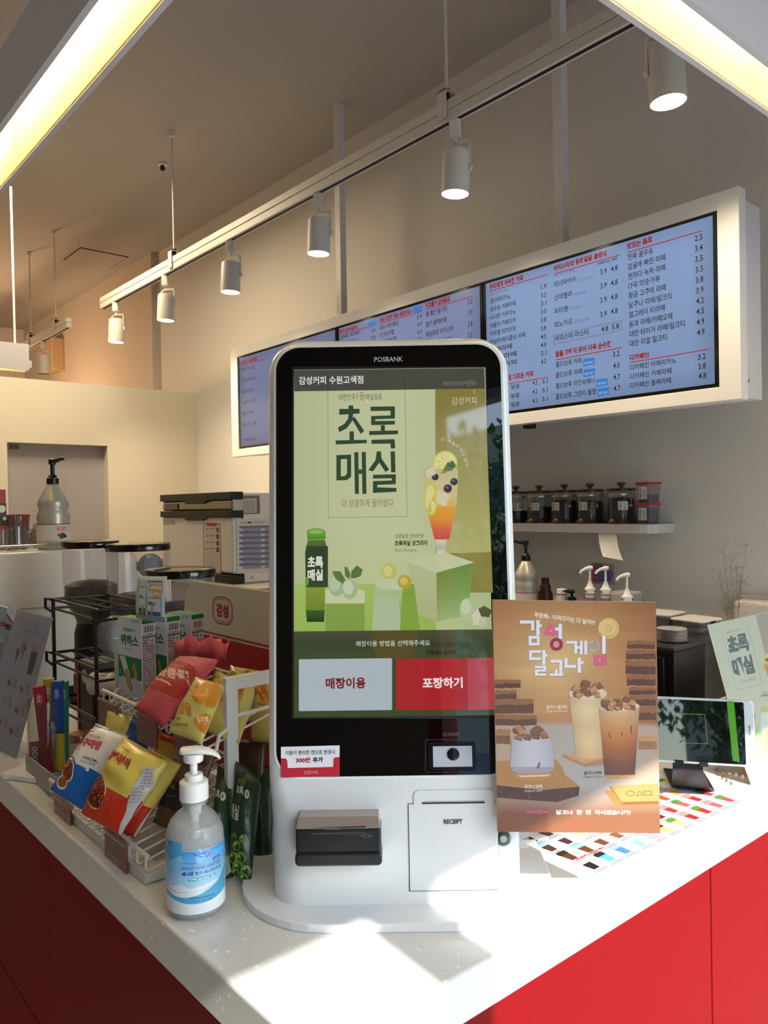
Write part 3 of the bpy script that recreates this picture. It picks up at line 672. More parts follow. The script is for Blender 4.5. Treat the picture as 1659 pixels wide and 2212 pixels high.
def sauce_bottle(name, loc, s, rz, label, bodycol, logo=True, pumpdir=0.):
    t = thing(name, label, 'bottle', loc, rz, 'silver sauce bottles with black pumps'); W = Matrix.Translation(loc) @ Matrix.Rotation(rz, 4, 'Z')
    q = lambda L: [(r*s, z*s) for r, z in L]
    obj('bottle', MB().lathe(q([(.052, 0), (.056, .006), (.056, .09), (.0535, .1), (.057, .112), (.050, .135), (.049, .142), (.055, .158), (.050, .175), (.022, .224), (.018, .230)]), 32), bodycol, t, smooth=True)
    lb = obj('label_band', MB().lathe(q([(.0568, .03), (.0568, .088)]), 32, cap=False), mat('bottle_label_white', '#cfc9c4', .5), t, smooth=True)
    obj('label_stripe', MB().lathe(q([(.0572, .0865), (.0572, .0895)]), 32, cap=False), mat('label_red', '#a02026', .5), lb)
    if logo:
        R = .0575*s; c = Canvas(surf=lambda a, b, o: W @ Vector(((R+o)*math.cos(a/R), (R+o)*math.sin(a/R), b)), O=Vector(), maxe=.01)
        c.raw([(-.025, .066), (.008, .066), (.008, .078), (-.025, .078)], '#c8202a'); V, F = text_mesh('TRICHI', .03)
        c._put([(-.023+.029*u, .0675+.009*v) for u, v in V], F, [[lin('#f0e8e4')]*len(f) for f in F])
        for a, b in ((-.018, .05), (-.006, .052), (-.012, .042), (.002, .045)): c.raw([(a-.008, b-.004), (a+.006, b-.006), (a+.008, b+.003), (a-.004, b+.006)], '#2a1c18')
        c.build('label_print', M_print, lb, inv_parent=W)
    obj('pump_collar', MB().lathe(q([(.021, .230), (.021, .250), (.017, .252), (.013, .262), (.0095, .264)]), 20), M_black, t, smooth=True)
    obj('pump_head', MB().lathe(q([(.0075, .264), (.0075, .300)]), 12).lathe(q([(.013, .300), (.013, .318), (.009, .320)]), 14).tube([(0, 0, .311*s), (.03*s, 0, .314*s), (.055*s, 0, .320*s), (.06*s, 0, .316*s)], [.009*s, .0075*s, .006*s, .005*s], 10), M_black, t, smooth=True)
    return t
M_silver = mat('silver_plastic', '#b9b5ac', .3, metal=.3, var=.06, vs=10)
sauce_bottle('sauce_bottle', (2.5, 2.06, BZ), .89, 2.4, 'silver sauce bottle with black pump at the kiosk edge by the syrups', M_silver, False)
b = thing('brown_sauce_bottle', 'dark brown squeeze bottle between silver bottle and white cap', 'bottle', (2.5, 1.965, BZ))
obj('bottle', MB().lathe([(.028, 0), (.03, .004), (.03, .075), (.021, .095), (.023, .102), (.019, .112), (.017, .118), (0, .118)], 24), mat('brown_plastic', '#2c100c', .35), b, smooth=True)
obj('cap', MB().lathe([(.0155, .118), (.0155, .139), (.013, .141)], 20), mat('brown_cap', '#1e0d0b', .4), b)
b = thing('white_cap_bottle', 'short white capped bottle with red band, label just above the poster', 'bottle', (2.5, 1.886, BZ))
obj('bottle', MB().lathe([(.021, 0), (.021, .06), (.0185, .083)], 20), mat('bottle_label_white', '#cfc9c4', .5), b, smooth=True)
obj('cap', MB().lathe([(.019, .0835), (.019, .100), (.017, .102)], 20), M_wire, b); obj('band', MB().lathe([(.0195, .0795), (.0195, .083)], 20, cap=False), MATS['label_red'], b)
b = thing('black_pump_bottle', 'small black pump dispenser between the white cap and the syrup pair', 'bottle', (2.5, 1.838, BZ), 2.5)
obj('bottle', MB().lathe([(.026, 0), (.026, .05), (.018, .060)], 20), M_blackm, b, smooth=True)
obj('pump', MB().lathe([(.012, .060), (.017, .064), (.017, .071), (.007, .076)], 16).lathe([(.005, .076), (.005, .088)], 10).tube([(-.010, 0, .094), (.01, 0, .096), (.034, 0, .098)], [.007, .008, .003], 8), M_black, b, smooth=True)
b = thing('small_glass_jar', 'little glass jar with red and blue lid left of the syrup pair', 'jar', (2.56, 1.80, BZ))
obj('jar_glass', MB().lathe([(.02, 0), (.021, .066)], 18, cap=False), M_clearg, b, smooth=True); obj('jar_fill', MB().lathe([(.019, .001), (.0195, .05)], 18), mat('jar_fill', '#7b6a80', .6), b)
obj('lid', MB().lathe([(.022, .066), (.022, .084), (.02, .086)], 18), mat('jar_lid_red', '#8e3b47', .5), b)
b = thing('handwritten_note', 'colourful handwritten note taped to the wall behind the syrups', 'note', (2.7, 1.815, 1.2))
obj('sheet', MB().box(-.0012, -.0003, -.035, .075, 0, .085), mat('note_clear_film', '#b4aaa0', .4), b)
c = plane_canvas((2.6988, 1.885, 1.2), (0, -1, 0), (0, 0, 1))
c.raw([(.0, .004), (.03, .0), (.034, .084), (.002, .08)], '#c66f86').raw([(.028, .006), (.09, .012), (.1, .05), (.085, .062), (.075, .05), (.05, .082), (.03, .08)], '#6a74b8')
for s, x, z in (('오늘', .004, .06), ('1 Pump = 10ml', .006, .045), ('가루 약 1.3', .006, .028), ('1회 = 30ml', .006, .012)):
    V, F = text_mesh(s, .01); c._put([(x+(.018+.006*len(s))*.8*u, z+.01*v) for u, v in V], F, [[lin('#231f3a')]*len(f) for f in F])
c.build('handwriting', M_print, b, inv_parent=Matrix.Translation((2.7, 1.815, 1.2)))
b = thing('grey_organizer', 'pale grey plastic box behind the syrup pair', 'box', (2.56, 1.64, BZ))
obj('box_body', MB().box(-.04, .04, -.045, .045, 0, .105), mat('pale_grey_plastic', '#a7a39f', .5), b, bevel=.006)
obj('box_door', MB().box(-.043, -.0405, -.038, .038, .008, .097), mat('pale_grey_front', '#b5b1ad', .4), b, bevel=.002)
b = thing('paper_dispenser', 'white rounded dispenser on the wall above the right sign stand', 'dispenser', (2.6, 1.25, 1.11))
obj('housing', MB().box(-.01, .1, -.20, .004, 0, .083), mat('dispenser_white', '#bdb6b0', .45), b, bevel=.012, bseg=3)
obj('back_plate', MB().box(.062, .099, -.21, .018, -.006, .096), MATS['dispenser_white'], b, bevel=.008)
g = thing('dried_grass', 'wispy dried grass sprigs in a small vase behind the right sign stand', 'plant', (1.925, .93, CT))
obj('vase', MB().lathe([(.022, 0), (.026, .02), (.018, .07), (.012, .09), (.014, .095)], 20), mat('vase_grey', '#8f8a84', .5), g, smooth=True)
m = MB(); rr = random.Random(3)
for k in range(7):
    a = rr.uniform(0, 6.3); tx, ty = rr.uniform(-.02, .06), rr.uniform(-.03, .05); hz = rr.uniform(.30, .46); P = [(0, 0, .08), (tx*.3, ty*.3, hz*.6), (tx, ty, hz)]
    m.tube(P, .0004, 4)
    for j in range(16):
        u = rr.uniform(.5, 1); b0 = Vector(P[1]).lerp(Vector(P[2]), (u-.5)*2); e = b0+Vector((rr.uniform(-.03, .03), rr.uniform(-.03, .03), rr.uniform(.0, .03)))
        m.tube([b0, b0.lerp(e, .5)+Vector((0, 0, .004)), e], .0003, 3).lathe([(0, -.002), (.0013, 0), (0, .002)], 4, Matrix.Translation(e), cap=False)
obj('grass_stems', m, mat('dry_grass', '#6b5d4a', .8), g, kind='stuff')
# ------------------------------------------------------------------ ordering kiosk
K0 = on(858, 1953, z=.992)
KA = math.atan2(-.653, .757)
KM = Matrix.Translation(K0) @ Matrix.Rotation(KA, 4, 'Z')      # local x right, y to the back, z up
kio = thing('ordering_kiosk', 'tall white touchscreen ordering kiosk with black glass front on the counter corner', 'kiosk', M=KM)
LEAN = math.radians(6.8); ZB = .170; HT = .778; HWK = .1725
def yz(z, y=0.): return (y+(z-ZB)*math.tan(LEAN) if z > ZB else y)
def kiosk_body():
    out = [(-HWK, 0), (HWK, 0)]
    n = 22
    for k in range(1, n): out.append((HWK, (HT-.048)*k/n))
    for k in range(13): a = math.radians(90*k/12); out.append((HWK-.048+.048*math.cos(a), HT-.048+.048*math.sin(a)))
    for k in range(1, 12): out.append((HWK-.048-(2*HWK-.096)*k/12, HT))
    for k in range(13): a = math.radians(90+90*k/12); out.append((-HWK+.048+.048*math.cos(a), HT-.048+.048*math.sin(a)))
    for k in range(n-1, 0, -1): out.append((-HWK, (HT-.048)*k/n))
    N = len(out); rings = []
    cx = 0
    for j in range(7):                       # front rounding rings: j=0 the flat front edge
        a = math.radians(90*j/6); R = []
        for (x, z) in out:
            t = min(1, max(0, (z-.10)/.08)); rr = .045*(1-t)+.017*t
            ins = rr*(1-math.sin(a)); y = rr*(1-math.cos(a))
            hx = HWK-ins; x2 = max(-hx, min(hx, x*(HWK-ins)/HWK)); zi = (.017*(1-math.sin(a)))*max(0, min(1, (z-.5)/.2))
            R.append((x2, y+yz(z-zi), max(0, z-zi)))
        rings.append(R)
    for yb in (.07, .085):
        rings.append([(x*(1 if yb < .08 else .985), yb+yz(z)+(.05*max(0, 1-z/.25)), z*(1 if yb < .08 else .99)) for x, z in out])
    mb = MB(); v = [p for R in rings for p in R]; f = []
    for j in range(len(rings)-1):
        for i in range(N): k = (i+1) % N; f.append((j*N+i, j*N+k, (j+1)*N+k, (j+1)*N+i))
    # front and back fill in rows so the bend at ZB stays flat on both sides
    mb.add(v, f)
    for base in (0, (len(rings)-1)*N):
        left = [i for i in range(N) if out[i][0] <= 0]; right = [i for i in range(N) if out[i][0] > 0]
        R_ = sorted(right, key=lambda i: (out[i][1], -abs(out[i][0]) if out[i][1] > .5 else 0)); L_ = sorted(left, key=lambda i: (out[i][1], -abs(out[i][0]) if out[i][1] > .5 else 0))
        n2 = min(len(R_), len(L_))
        for k in range(n2-1): mb.f.append((base+L_[k], base+R_[k], base+R_[k+1], base+L_[k+1]))
    return mb
obj('kiosk_body', kiosk_body(), M_kiosk, kio, smooth=True, autos=35)
bp = [(-.2235, .20), (-.2235, .085)]
for k in range(1, 10):
    a = math.radians(180+90*k/9); bp.append((-.2235+.13+.13*math.cos(a)*1.0, -.050+.135+.135*math.sin(a)))
bp += [(-x, y) for x, y in reversed(bp)]
obj('base_plate', MB().prism(bp[::1], -.012, 0), M_kiosk, kio, bevel=.002, bseg=3)
def Kp(x, z, y=0.): return KM @ Vector((x, yz(z, y), z))
# glass: rounded plate following the lean
GW, G0, G1 = .1595, ZB+.002, HT-.014
cs, sn = math.cos(LEAN), math.sin(LEAN)
GL = Matrix.Translation((0, 0, ZB)) @ Matrix.Rotation(-LEAN, 4, 'X')   # local plane: x, z along lean
Hg = (HT-ZB)/cs
gl = obj('glass_front', MB().prism(rrect(-GW, GW, .004, Hg-.013, .034, 10), -.0022, .004, 'y'), mat('black_glass', '#050506', .015, coat=.0, spec=.75, var=0), kio, M=GL)
obj('glass_rim', MB().prism(rrect(-GW-.0035, GW+.0035, .0005, Hg-.0095, .037, 10), -.0006, .003, 'y'), mat('rim_white', '#f2f2f2', .25), kio, M=GL)
GLW = KM @ GL
Nk = -(GLW.to_3x3() @ Vector((0, 1, 0))).normalized()
def kcanvas(off, step=.00008):
    O = GLW @ Vector((0, -off, 0)); return Canvas(O, (GLW.to_3x3() @ Vector((1, 0, 0))).normalized(), (GLW.to_3x3() @ Vector((0, 0, 1))).normalized(), Nk, step=step)
c = kcanvas(.0022)
c.rect(631, 792, 1051, 1552, '#1b1c1e')
c.build('screen_bezel_line', M_print, kio, inv_parent=KM)
c = kcanvas(.0024)
LG = '#c9cfa2'
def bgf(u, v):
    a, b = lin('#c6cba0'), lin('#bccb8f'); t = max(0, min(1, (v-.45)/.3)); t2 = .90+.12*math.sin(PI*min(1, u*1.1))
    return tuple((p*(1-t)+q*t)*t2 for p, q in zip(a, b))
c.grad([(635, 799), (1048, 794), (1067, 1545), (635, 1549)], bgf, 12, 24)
c.zoom(560, 720, 2.9625)
c.poly([(1126, 228), (1440, 222), (1495, 1659), (1128, 1659)], '#8f8642')
def olv(u, v): a, b = lin('#8b7f3c'), lin('#b9b672'); t = max(0, min(1, v*1.2-.25)); return tuple(p*(1-t)+q*t for p, q in zip(a, b))
c.grad([(1126, 228), (1440, 222), (1482, 1400), (1128, 1410)], olv, 2, 12)
GN = '#2e4a30'
c.line([(438, 235), (442, 1180), (946, 1172), (931, 232)], 2.2, '#5d6345')
for s, x0, y0, x1, h, col, b in (('대한민국', 510, 430, 614, 42, '#5b5340', 0), ('1등', 624, 430, 678, 52, '#8a6a4a', 0), ('매실음료', 682, 427, 786, 40, '#5b5340', 0), ('더 상큼하게 돌아왔다', 530, 1115, 858, 52, '#85705a', 0),
    ('상큼달콤 신비한맛!', 868, 1314, 1054, 30, '#3f4030', 0), ('초록매실 샹그리아', 868, 1362, 1078, 36, '#1f2418', .03), ('Plum Shangria', 868, 1404, 1006, 26, '#7b7a58', 0)):
    c.text(s, x0, y0, x1, h, col, bold=b)
# the big four syllables as stroke shapes
def S(*p): c.poly(p, GN)
S((572, 462), (602, 462), (602, 502), (572, 502)); S((512, 484), (642, 484), (642, 514), (512, 522)); S((572, 510), (602, 510), (596, 560), (560, 608), (512, 634), (504, 604), (545, 580), (568, 548)); S((590, 545), (610, 535), (672, 625), (650, 645)); S((578, 628), (606, 628), (606, 690), (578, 690)); S((490, 686), (688, 682), (688, 704), (490, 712))
S((712, 470), (868, 468), (868, 546), (742, 550), (742, 562), (868, 560), (868, 584), (716, 588), (716, 530), (840, 526), (840, 496), (712, 498)); S((778, 588), (804, 588), (804, 630), (778, 630)); S((704, 626), (888, 622), (888, 646), (704, 652)); S((718, 682), (866, 678), (870, 736), (842, 738), (840, 706), (718, 708))
S((494, 780), (588, 776), (588, 918), (560, 940), (494, 942)); c.poly([(522, 806), (562, 804), (562, 896), (548, 914), (522, 916)], '#c4ca9b'); S((608, 762), (634, 760), (638, 1028), (612, 1028)); S((656, 760), (682, 760), (686, 1028), (660, 1028)); S((630, 872), (660, 872), (660, 900), (630, 900))
S((752, 756), (780, 756), (782, 800), (832, 872), (808, 888), (768, 828), (728, 884), (698, 876), (744, 812)); S((840, 756), (868, 756), (872, 890), (844, 890)); S((728, 906), (874, 902), (874, 966), (756, 970), (756, 986), (878, 990), (878, 1014), (728, 1022), (728, 946), (848, 942), (848, 928), (728, 930))
c.text('감성커피', 1232, 458, 1392, 50, '#d9d4b0'); c.text('x', 1368, 388, 1386, 24, '#bdb78c')
for i, (s, x, y) in enumerate((('널~', 1164, 690), ('깨', 1206, 702), ('물', 1232, 716), ('어', 1256, 732), ('주', 1282, 762), ('고', 1294, 782), ('싶', 1308, 822), ('오', 1318, 850))): c.text(s, x, y, x+22, 22, '#dcd8bb')
# sangria glass
def grd(pts, cols, ny=8, nx=1): c.grad(pts, cols, nx, ny)
c.ell(1190, 830, 78, 78, '#d9cf6a'); c.ell(1190, 832, 66, 66, '#e6e3a4'); 
for k in range(8): a = k*PI/4+.3; c.poly([(1190+8*math.cos(a-.3), 832+8*math.sin(a-.3)), (1190+58*math.cos(a-.28), 832+58*math.sin(a-.28)), (1190+58*math.cos(a+.28), 832+58*math.sin(a+.28)), (1190+8*math.cos(a+.3), 832+8*math.sin(a+.3))], '#dcd57c')
grd([(1046, 866), (1274, 866), (1262, 1110), (1066, 1110)], ['#c3bb8c', '#cfc58c', '#d6c488', '#dcb560'], 6)
grd([(1066, 1110), (1262, 1110), (1216, 1318), (1122, 1318)], ['#dba22c', '#e29a30', '#d96a3c', '#cf4450'], 8)
c.ell(1100, 1064, 44, 106, '#d8c94c'); c.ell(1096, 1064, 34, 92, '#e3dd96'); c.poly([(1100, 1064), (1126, 1020), (1130, 1090)], '#cfc15c'); c.poly([(1096, 1070), (1104, 1150), (1070, 1140)], '#cfc15c')
for x, y, w in ((1126, 920, 22), (1246, 950, 24), (1206, 994, 27)): c.ell(x, y, w, w, '#352a44'); c.ell(x-6, y-8, w*.4, w*.35, '#6a6080')
for p in ([(1060, 880), (1120, 850), (1130, 900), (1080, 930)], [(1140, 1000), (1220, 1040), (1190, 1110), (1130, 1080)]): c.poly(p, '#d8d3b0')
c.poly([(1170, 890), (1200, 830), (1240, 815), (1262, 850), (1230, 880)], '#5f7a3c'); c.poly([(1200, 850), (1240, 818), (1250, 860)], '#2f5a2c'); c.poly([(1156, 900), (1190, 868), (1200, 892)], '#7c9440')
grd([(1130, 1322), (1196, 1322), (1190, 1420), (1140, 1420)], ['#d9d9c4', '#b7b6a0', '#e6e6d8'], 4)
c.ell(1162, 1452, 104, 40, '#b9bba8'); c.ell(1162, 1446, 92, 30, '#d6d8c8'); c.ell(1168, 1452, 46, 12, '#a8452c')
# bottle
c.ell(364, 1274, 60, 26, '#6a9c3a'); grd([(304, 1276), (426, 1274), (424, 1316), (308, 1320)], ['#6fae3c', '#4d8428'], 3); c.ell(364, 1270, 44, 14, '#8fc45a')
grd([(312, 1322), (420, 1320), (440, 1400), (294, 1400)], ['#5a7a30', '#3a5420'], 3); c.poly([(294, 1400), (440, 1400), (440, 1640), (298, 1640)], '#2f4326')
c.text('초록', 310, 1510, 408, 74, '#e4ead8', bold=.04); c.text('매실', 310, 1594, 408, 74, '#e4ead8', bold=.04); c.text('대한민국 1등', 316, 1428, 380, 18, '#c9c48c'); c.ell(400, 1416, 14, 18, '#e4ead8'); c.ell(420, 1440, 12, 26, '#6f9c3c')
c.layer += 1
c.zoom(560, 1180, 2.9625)
c.grad([(222, 242), (1126, 238), (1130, 545), (222, 545)], ['#a9c46c', '#a2c05e', '#9dbb58'], 6, 4)
c.poly([(424, 280), (530, 236), (676, 290), (674, 366), (424, 366)], '#cdd3a6'); grd([(424, 366), (674, 366), (674, 545), (424, 545)], ['#8aa64c', '#86a348'], 2)
c.poly([(944, 96), (1180, 36), (1374, 104), (1134, 170)], '#c9cfa4'); grd([(944, 96), (1134, 170), (1138, 484), (1014, 430)], ['#bdc392', '#b3bb84'], 3); grd([(1134, 170), (1374, 104), (1330, 440), (1138, 484)], ['#6d8f38', '#7f9f50', '#9fb878'], 4, 3)
c.ell(494, 250, 50, 72, '#a6bb8e'); c.ell(484, 240, 34, 50, '#bccba4'); c.ell(580, 276, 50, 64, '#a9bd92'); c.ell(570, 264, 34, 46, '#c6d3ae')
for p in ([(466, 160), (520, 160), (552, 215), (535, 240), (490, 210)], [(545, 130), (565, 135), (584, 180), (575, 210), (550, 190)], [(584, 205), (590, 160), (625, 122), (662, 150), (650, 190), (615, 205)]): c.poly(p, '#5c7a44')
grd([(300, 0), (440, 0), (440, 262), (298, 262)], ['#2f4326', '#33482a'], 2); c.text('매실', 310, 222, 408, 74, '#e4ead8', bold=.04); c.text('초록', 310, 140, 408, 74, '#e4ead8', bold=.04); c.ell(306, 225, 12, 28, '#6f9c3c')
grd([(298, 262), (420, 262), (420, 410), (298, 410)], ['#8c9c3a', '#6f8c2c'], 3); grd([(298, 410), (420, 410), (414, 484), (306, 484)], ['#38601c', '#1e3a12'], 3)
grd([(744, 240), (992, 236), (1010, 545), (722, 545)], ['#b9c7a0', '#a9bd80', '#92ae5a', '#7f9e44'], 5); c.ell(866, 240, 124, 38, '#c6d0ac'); c.poly([(920, 240), (990, 240), (1030, 545), (900, 545)], '#86a840'); c.poly([(735, 320), (890, 320), (905, 450), (900, 545), (722, 545)], '#b6c49e')
c.ell(830, 160, 50, 50, '#c6bf5c'); c.ell(822, 160, 30, 36, '#d9d28a'); c.ell(930, 228, 46, 44, '#c2a83c'); c.ell(924, 222, 26, 24, '#d6c264')
c.ell(1330, 405, 48, 74, '#b7c79a'); c.ell(1322, 390, 32, 50, '#c9d5b0'); c.poly([(1360, 440), (1400, 395), (1432, 420), (1420, 500), (1370, 505)], '#d8d2b8'); c.poly([(1400, 400), (1440, 380), (1490, 412), (1470, 455), (1420, 450)], '#57583a'); c.poly([(1408, 455), (1450, 450), (1452, 510), (1405, 512)], '#cbc2a8')
# dark overlays and buttons
c.poly([(222, 545), (1500, 531), (1506, 1081), (222, 1094)], '#3c4a26'); c.grad([(222, 545), (1500, 531), (1506, 720), (222, 724)], ['#4a4f38', '#3a4429', '#40502c'], 4, 4)
c.poly([(722, 545), (1020, 542), (1010, 660), (960, 720), (760, 720), (722, 640)], '#584f22')
c.text('매장이용 방법을 선택해주세요.', 620, 642, 1100, 36, '#e9ebe4', bold=.0); c.text('깨물고픈 청량함!', 1090, 648, 1254, 28, '#20260f'); c.text('초록매실 슬러시', 1068, 698, 1254, 34, '#191d0c', bold=.03)
def rr4(x0, y0, x1, y1, r, dy=0.): return [(x, (y0+y1)-y+dy*(x-x0)) for x, y in rrect(x0, x1, y0, y1, r, 4)]
c.poly(rr4(254, 723, 850, 1054, 8, -.012), '#b4c0c8'); c.poly(rr4(876, 720, 1500, 1047, 8, -.006), '#b01f26')
c.poly([(1330, 716), (1500, 712), (1504, 1043), (1335, 1046)], '#bb4450')
c.text('매장이용', 426, 913, 682, 72, '#7d1d20', bold=.035); c.text('포장하기', 1046, 910, 1302, 70, '#f4e9ea', bold=.035)
c.zoom(560, 720, 2.9625)
c.poly([(222, 236), (1440, 222), (1444, 354), (224, 372)], '#4b4a42'); c.line([(438, 235), (440, 368)], 2, '#2e2e28'); c.line([(931, 232), (934, 360)], 2, '#2e2e28')
c.text('감성커피 수원고색점', 254, 330, 666, 52, '#eceae6', bold=.02); c.text('woongjin', 1168, 348, 1388, 48, '#6b6f5c', bold=.03)
c.poly([(686, 428), (700, 440), (692, 444)], '#f0f0f0')
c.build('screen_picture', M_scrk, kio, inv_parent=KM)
c = kcanvas(.0024)
c.zoom(560, 720, 2.9625); c.text('POSBANK', 736, 184, 920, 32, '#b9bcc0', bold=.012)
c.zoom(560, 1180, 2.9625); c.text('SCANNER', 1176, 1215, 1284, 24, '#5c5f60', bold=0)
c.line(rr4(1064, 1238, 1406, 1446, 12), 1.6, '#565a5e', True)
c.build('glass_lettering', M_print, kio, inv_parent=KM)
# sticker
st = kcanvas(.0024); st.zoom(560, 1180, 2.9625)
st.poly([(139, 1284), (514, 1274), (515, 1470), (140, 1480)], '#e9e6ec').poly([(139, 1420), (515, 1411), (515, 1470), (140, 1480)], '#c0273a').poly([(139, 1356), (170, 1358), (180, 1370), (182, 1422), (139, 1422)], '#c0273a').poly([(515, 1348), (485, 1350), (474, 1362), (474, 1414), (515, 1412)], '#c0273a')
st.line([(139, 1422), (515, 1411)], 1.4, '#8c1826'); st.text('이동이 편리한 캔으로 변경시', 168, 1338, 484, 30, '#23202a', y1=1331, bold=.02); st.text('300원', 234, 1386, 328, 34, '#b52433', y1=1384, bold=.05); st.text('추가', 342, 1384, 408, 34, '#17151a', y1=1382, bold=.05); st.text('감성커피', 286, 1460, 372, 24, '#e8b9bc', y1=1458)
st.build('discount_sticker', attr_mat('sticker_print', .35), kio, inv_parent=KM)['label'] = 'small white and red discount sticker'
# scanner window
def klocal(px, py, off=0.):
    cc = kcanvas(off); a, b = cc.m(px, py); return a, b
a0, b0 = klocal(934, 1657); a1, b1 = klocal(1020, 1608)
scw = obj('scanner_window', MB().prism(rrect(a0-.004, a1+.004, b0-.004, b1+.004, .003, 3), -.0040, -.0022, 'y').prism(rrect(a0, a1, b0, b1, .002, 3), -.0046, -.0040, 'y'), mat('scanner_black_rim', '#0b0c0e', .2), kio, M=GL)
obj('scanner_light', MB().prism([(a0+.001, b0+.001), (a1-.001, b0+.001), (a1-.001, b1-.001), (a0+.001, b1-.001)], -.0050, -.0046, 'y'), mat('scanner_diffuser', '#b9bcc4', .5), scw)
obj('scanner_lens', MB().lathe([(.0082, 0), (.0082, .001), (.005, .0013), (0, .0014)], 24, Matrix.Translation(((a0+a1)/2+.001, -.0050, (b0+b1)/2+.003)) @ Matrix.Rotation(PI/2, 4, 'X')), mat('scanner_lens', '#14161a', .1), scw)
# lower front plane
kf = Canvas(KM @ Vector((0, -.0004, 0)), (KM.to_3x3() @ Vector((1, 0, 0))), Vector((0, 0, 1)), -(KM.to_3x3() @ Vector((0, 1, 0))), step=.00007)
kf.zoom(520, 1560, 2.592)
a, b = kf.m(948, 943); a2, b2 = kf.m(1437, 452)
dr = obj('receipt_door', MB().prism([(a, b), (a2, b), (a2, b2), (a, b2)], -.0012, .0008, 'y'), M_kiosk, kio, bevel=.0004)
dg = MB(); w = .0011
dg.box(a-w, a, -.0006, .0006, b-w, b2+w).box(a, a2, -.0006, .0006, b-w, b).box(a, a2, -.0006, .0006, b2, b2+w*.6).box(a2, a2+.0006, -.0006, .0006, b, b2)
obj('door_gap', dg, mat('gap_grey', '#5a5c5e', .7), kio)
q0 = kf.m(1014, 456); q1 = kf.m(1366, 443)
obj('receipt_slot_recess', MB().prism(rrect(kf.m(960, 0)[0], kf.m(1414, 0)[0], kf.m(0, 518)[1], kf.m(0, 395)[1], .008, 5), -.0016, .0004, 'y'), M_kiosk, kio, bevel=.0006)
obj('receipt_slot', MB().box(q0[0], q1[0], -.0022, .001, q0[1], q1[1]), mat('slot_dark', '#202225', .5), kio)
kf.O = KM @ Vector((0, -.0018, 0)); kf.text('RECEIPT', 1137, 570, 1242, 26, '#2b2f33', bold=.03); kf.line([(1018, 445), (1364, 441)], 2, '#6a6c6e')
kf.build('receipt_lettering', M_print, kio, inv_parent=KM)
kf.O = KM @ Vector((0, 0, 0)); kf.z = (0, 0, 1)
lx, lz = kf.m(1091, 1812)
lk = obj('key_lock', MB().lathe([(.0105, 0), (.0105, .0022), (.009, .003)], 24, Matrix.Translation((lx-.002, .0035, lz)) @ Matrix.Rotation(PI/2, 4, 'X')), mat('lock_green_grey', '#52685c', .35, metal=.6), kio, smooth=True)
obj('lock_core', MB().lathe([(.0055, .003), (.005, .0042)], 8, Matrix.Translation((lx-.002, .0035, lz)) @ Matrix.Rotation(PI/2, 4, 'X')), M_steel, lk)
# card reader
kf.zoom(520, 1560, 2.592)
r0, z0 = kf.m(322, 742); r1, z1 = kf.m(790, 490)
D = .034
zt_ = kf.m(0, 545)[1]
cr = obj('card_reader', MB().prism(rrect(r0+.001, r1-.001, z0+.004, zt_+.0005, .004, 5), -D, .001, 'y'), mat('reader_black', '#17191d', .32), kio, bevel=.003, bseg=3)
zt_ = kf.m(0, 545)[1]; zm = kf.m(0, 668)[1]
obj('reader_top_plate', MB().add([(r0+.002, -D-.0012, zt_), (r1-.002, -D-.0012, zt_), (r1-.004, -D+.010, z1+.001), (r0+.004, -D+.010, z1+.001), (r0+.002, .001, zt_), (r1-.002, .001, zt_), (r1-.004, .001, z1+.001), (r0+.004, .001, z1+.001)], [(0, 1, 2, 3), (4, 7, 6, 5), (0, 4, 5, 1), (3, 2, 6, 7), (0, 3, 7, 4), (1, 5, 6, 2)]), mat('reader_champagne', '#b8aca6', .3, metal=.7), cr, bevel=.001)
obj('reader_lower_lip', MB().prism(rrect(r0, r1, z0, zm-.001, .006, 5), -D-.003, -.004, 'y'), MATS['reader_black'], cr, bevel=.003, bseg=3)
rc2 = Canvas(KM @ Vector((0, -D, 0)), (KM.to_3x3() @ Vector((1, 0, 0))), Vector((0, 0, 1)), -(KM.to_3x3() @ Vector((0, 1, 0))), step=.00007); rc2.zoom(520, 1560, 2.592)
rc2.poly([(405, 592), (700, 580), (705, 600), (405, 606)], '#040506').poly([(385, 620), (705, 612), (700, 626), (395, 630)], '#2c2f35').rect(470, 598, 560, 601, '#6a6a60').ell(362, 590, 4, 3, '#7fae3c').ell(362, 622, 4, 4, '#020202')
rc2.line([(692, 580), (692, 573), (716, 573), (716, 582), (711, 584), (711, 594), (697, 594), (697, 584)], 1.6, '#8a8d92', True).line([(688, 645), (690, 630), (718, 630), (720, 645)], 1.6, '#8a8d92', True).line([(668, 634), (686, 634)], 2, '#8a8d92').line([(722, 634), (740, 634)], 2, '#8a8d92')
rc2.build('reader_marks', M_print, cr, inv_parent=KM)

# ------------------------------------------------------------------ dalgona poster board clipped in front of the kiosk
c0 = at(1064, 1296, 1.032); pU = Matrix.Rotation(KA+.015, 3, 'Z') @ Vector((1, 0, 0)); pV = Vector((0, 0, 1)); pN = pU.cross(pV); pV.normalize()
pc = Canvas(c0, pU, pV, pN, step=.00008)
cor = [pc.m(*p) for p in ((1064, 1296), (1416.5, 1301), (1426, 1800), (1074.5, 1796.5))]
pb = MB(); fv = [c0+pU*a+pV*b for a, b in cor]
pb.add([tuple(v-c0) for v in fv]+[tuple(v-pN*.005-c0) for v in fv], [(3, 2, 1, 0), (4, 5, 6, 7), (0, 1, 5, 4), (1, 2, 6, 5), (2, 3, 7, 6), (3, 0, 4, 7)])
post = thing('drink_poster', 'brown dalgona drink poster board standing in front of the kiosk edge', 'poster', c0)
PI_ = Matrix.Translation(c0)
obj('board', pb, mat('foam_board', '#c9b5a5', .7), post)
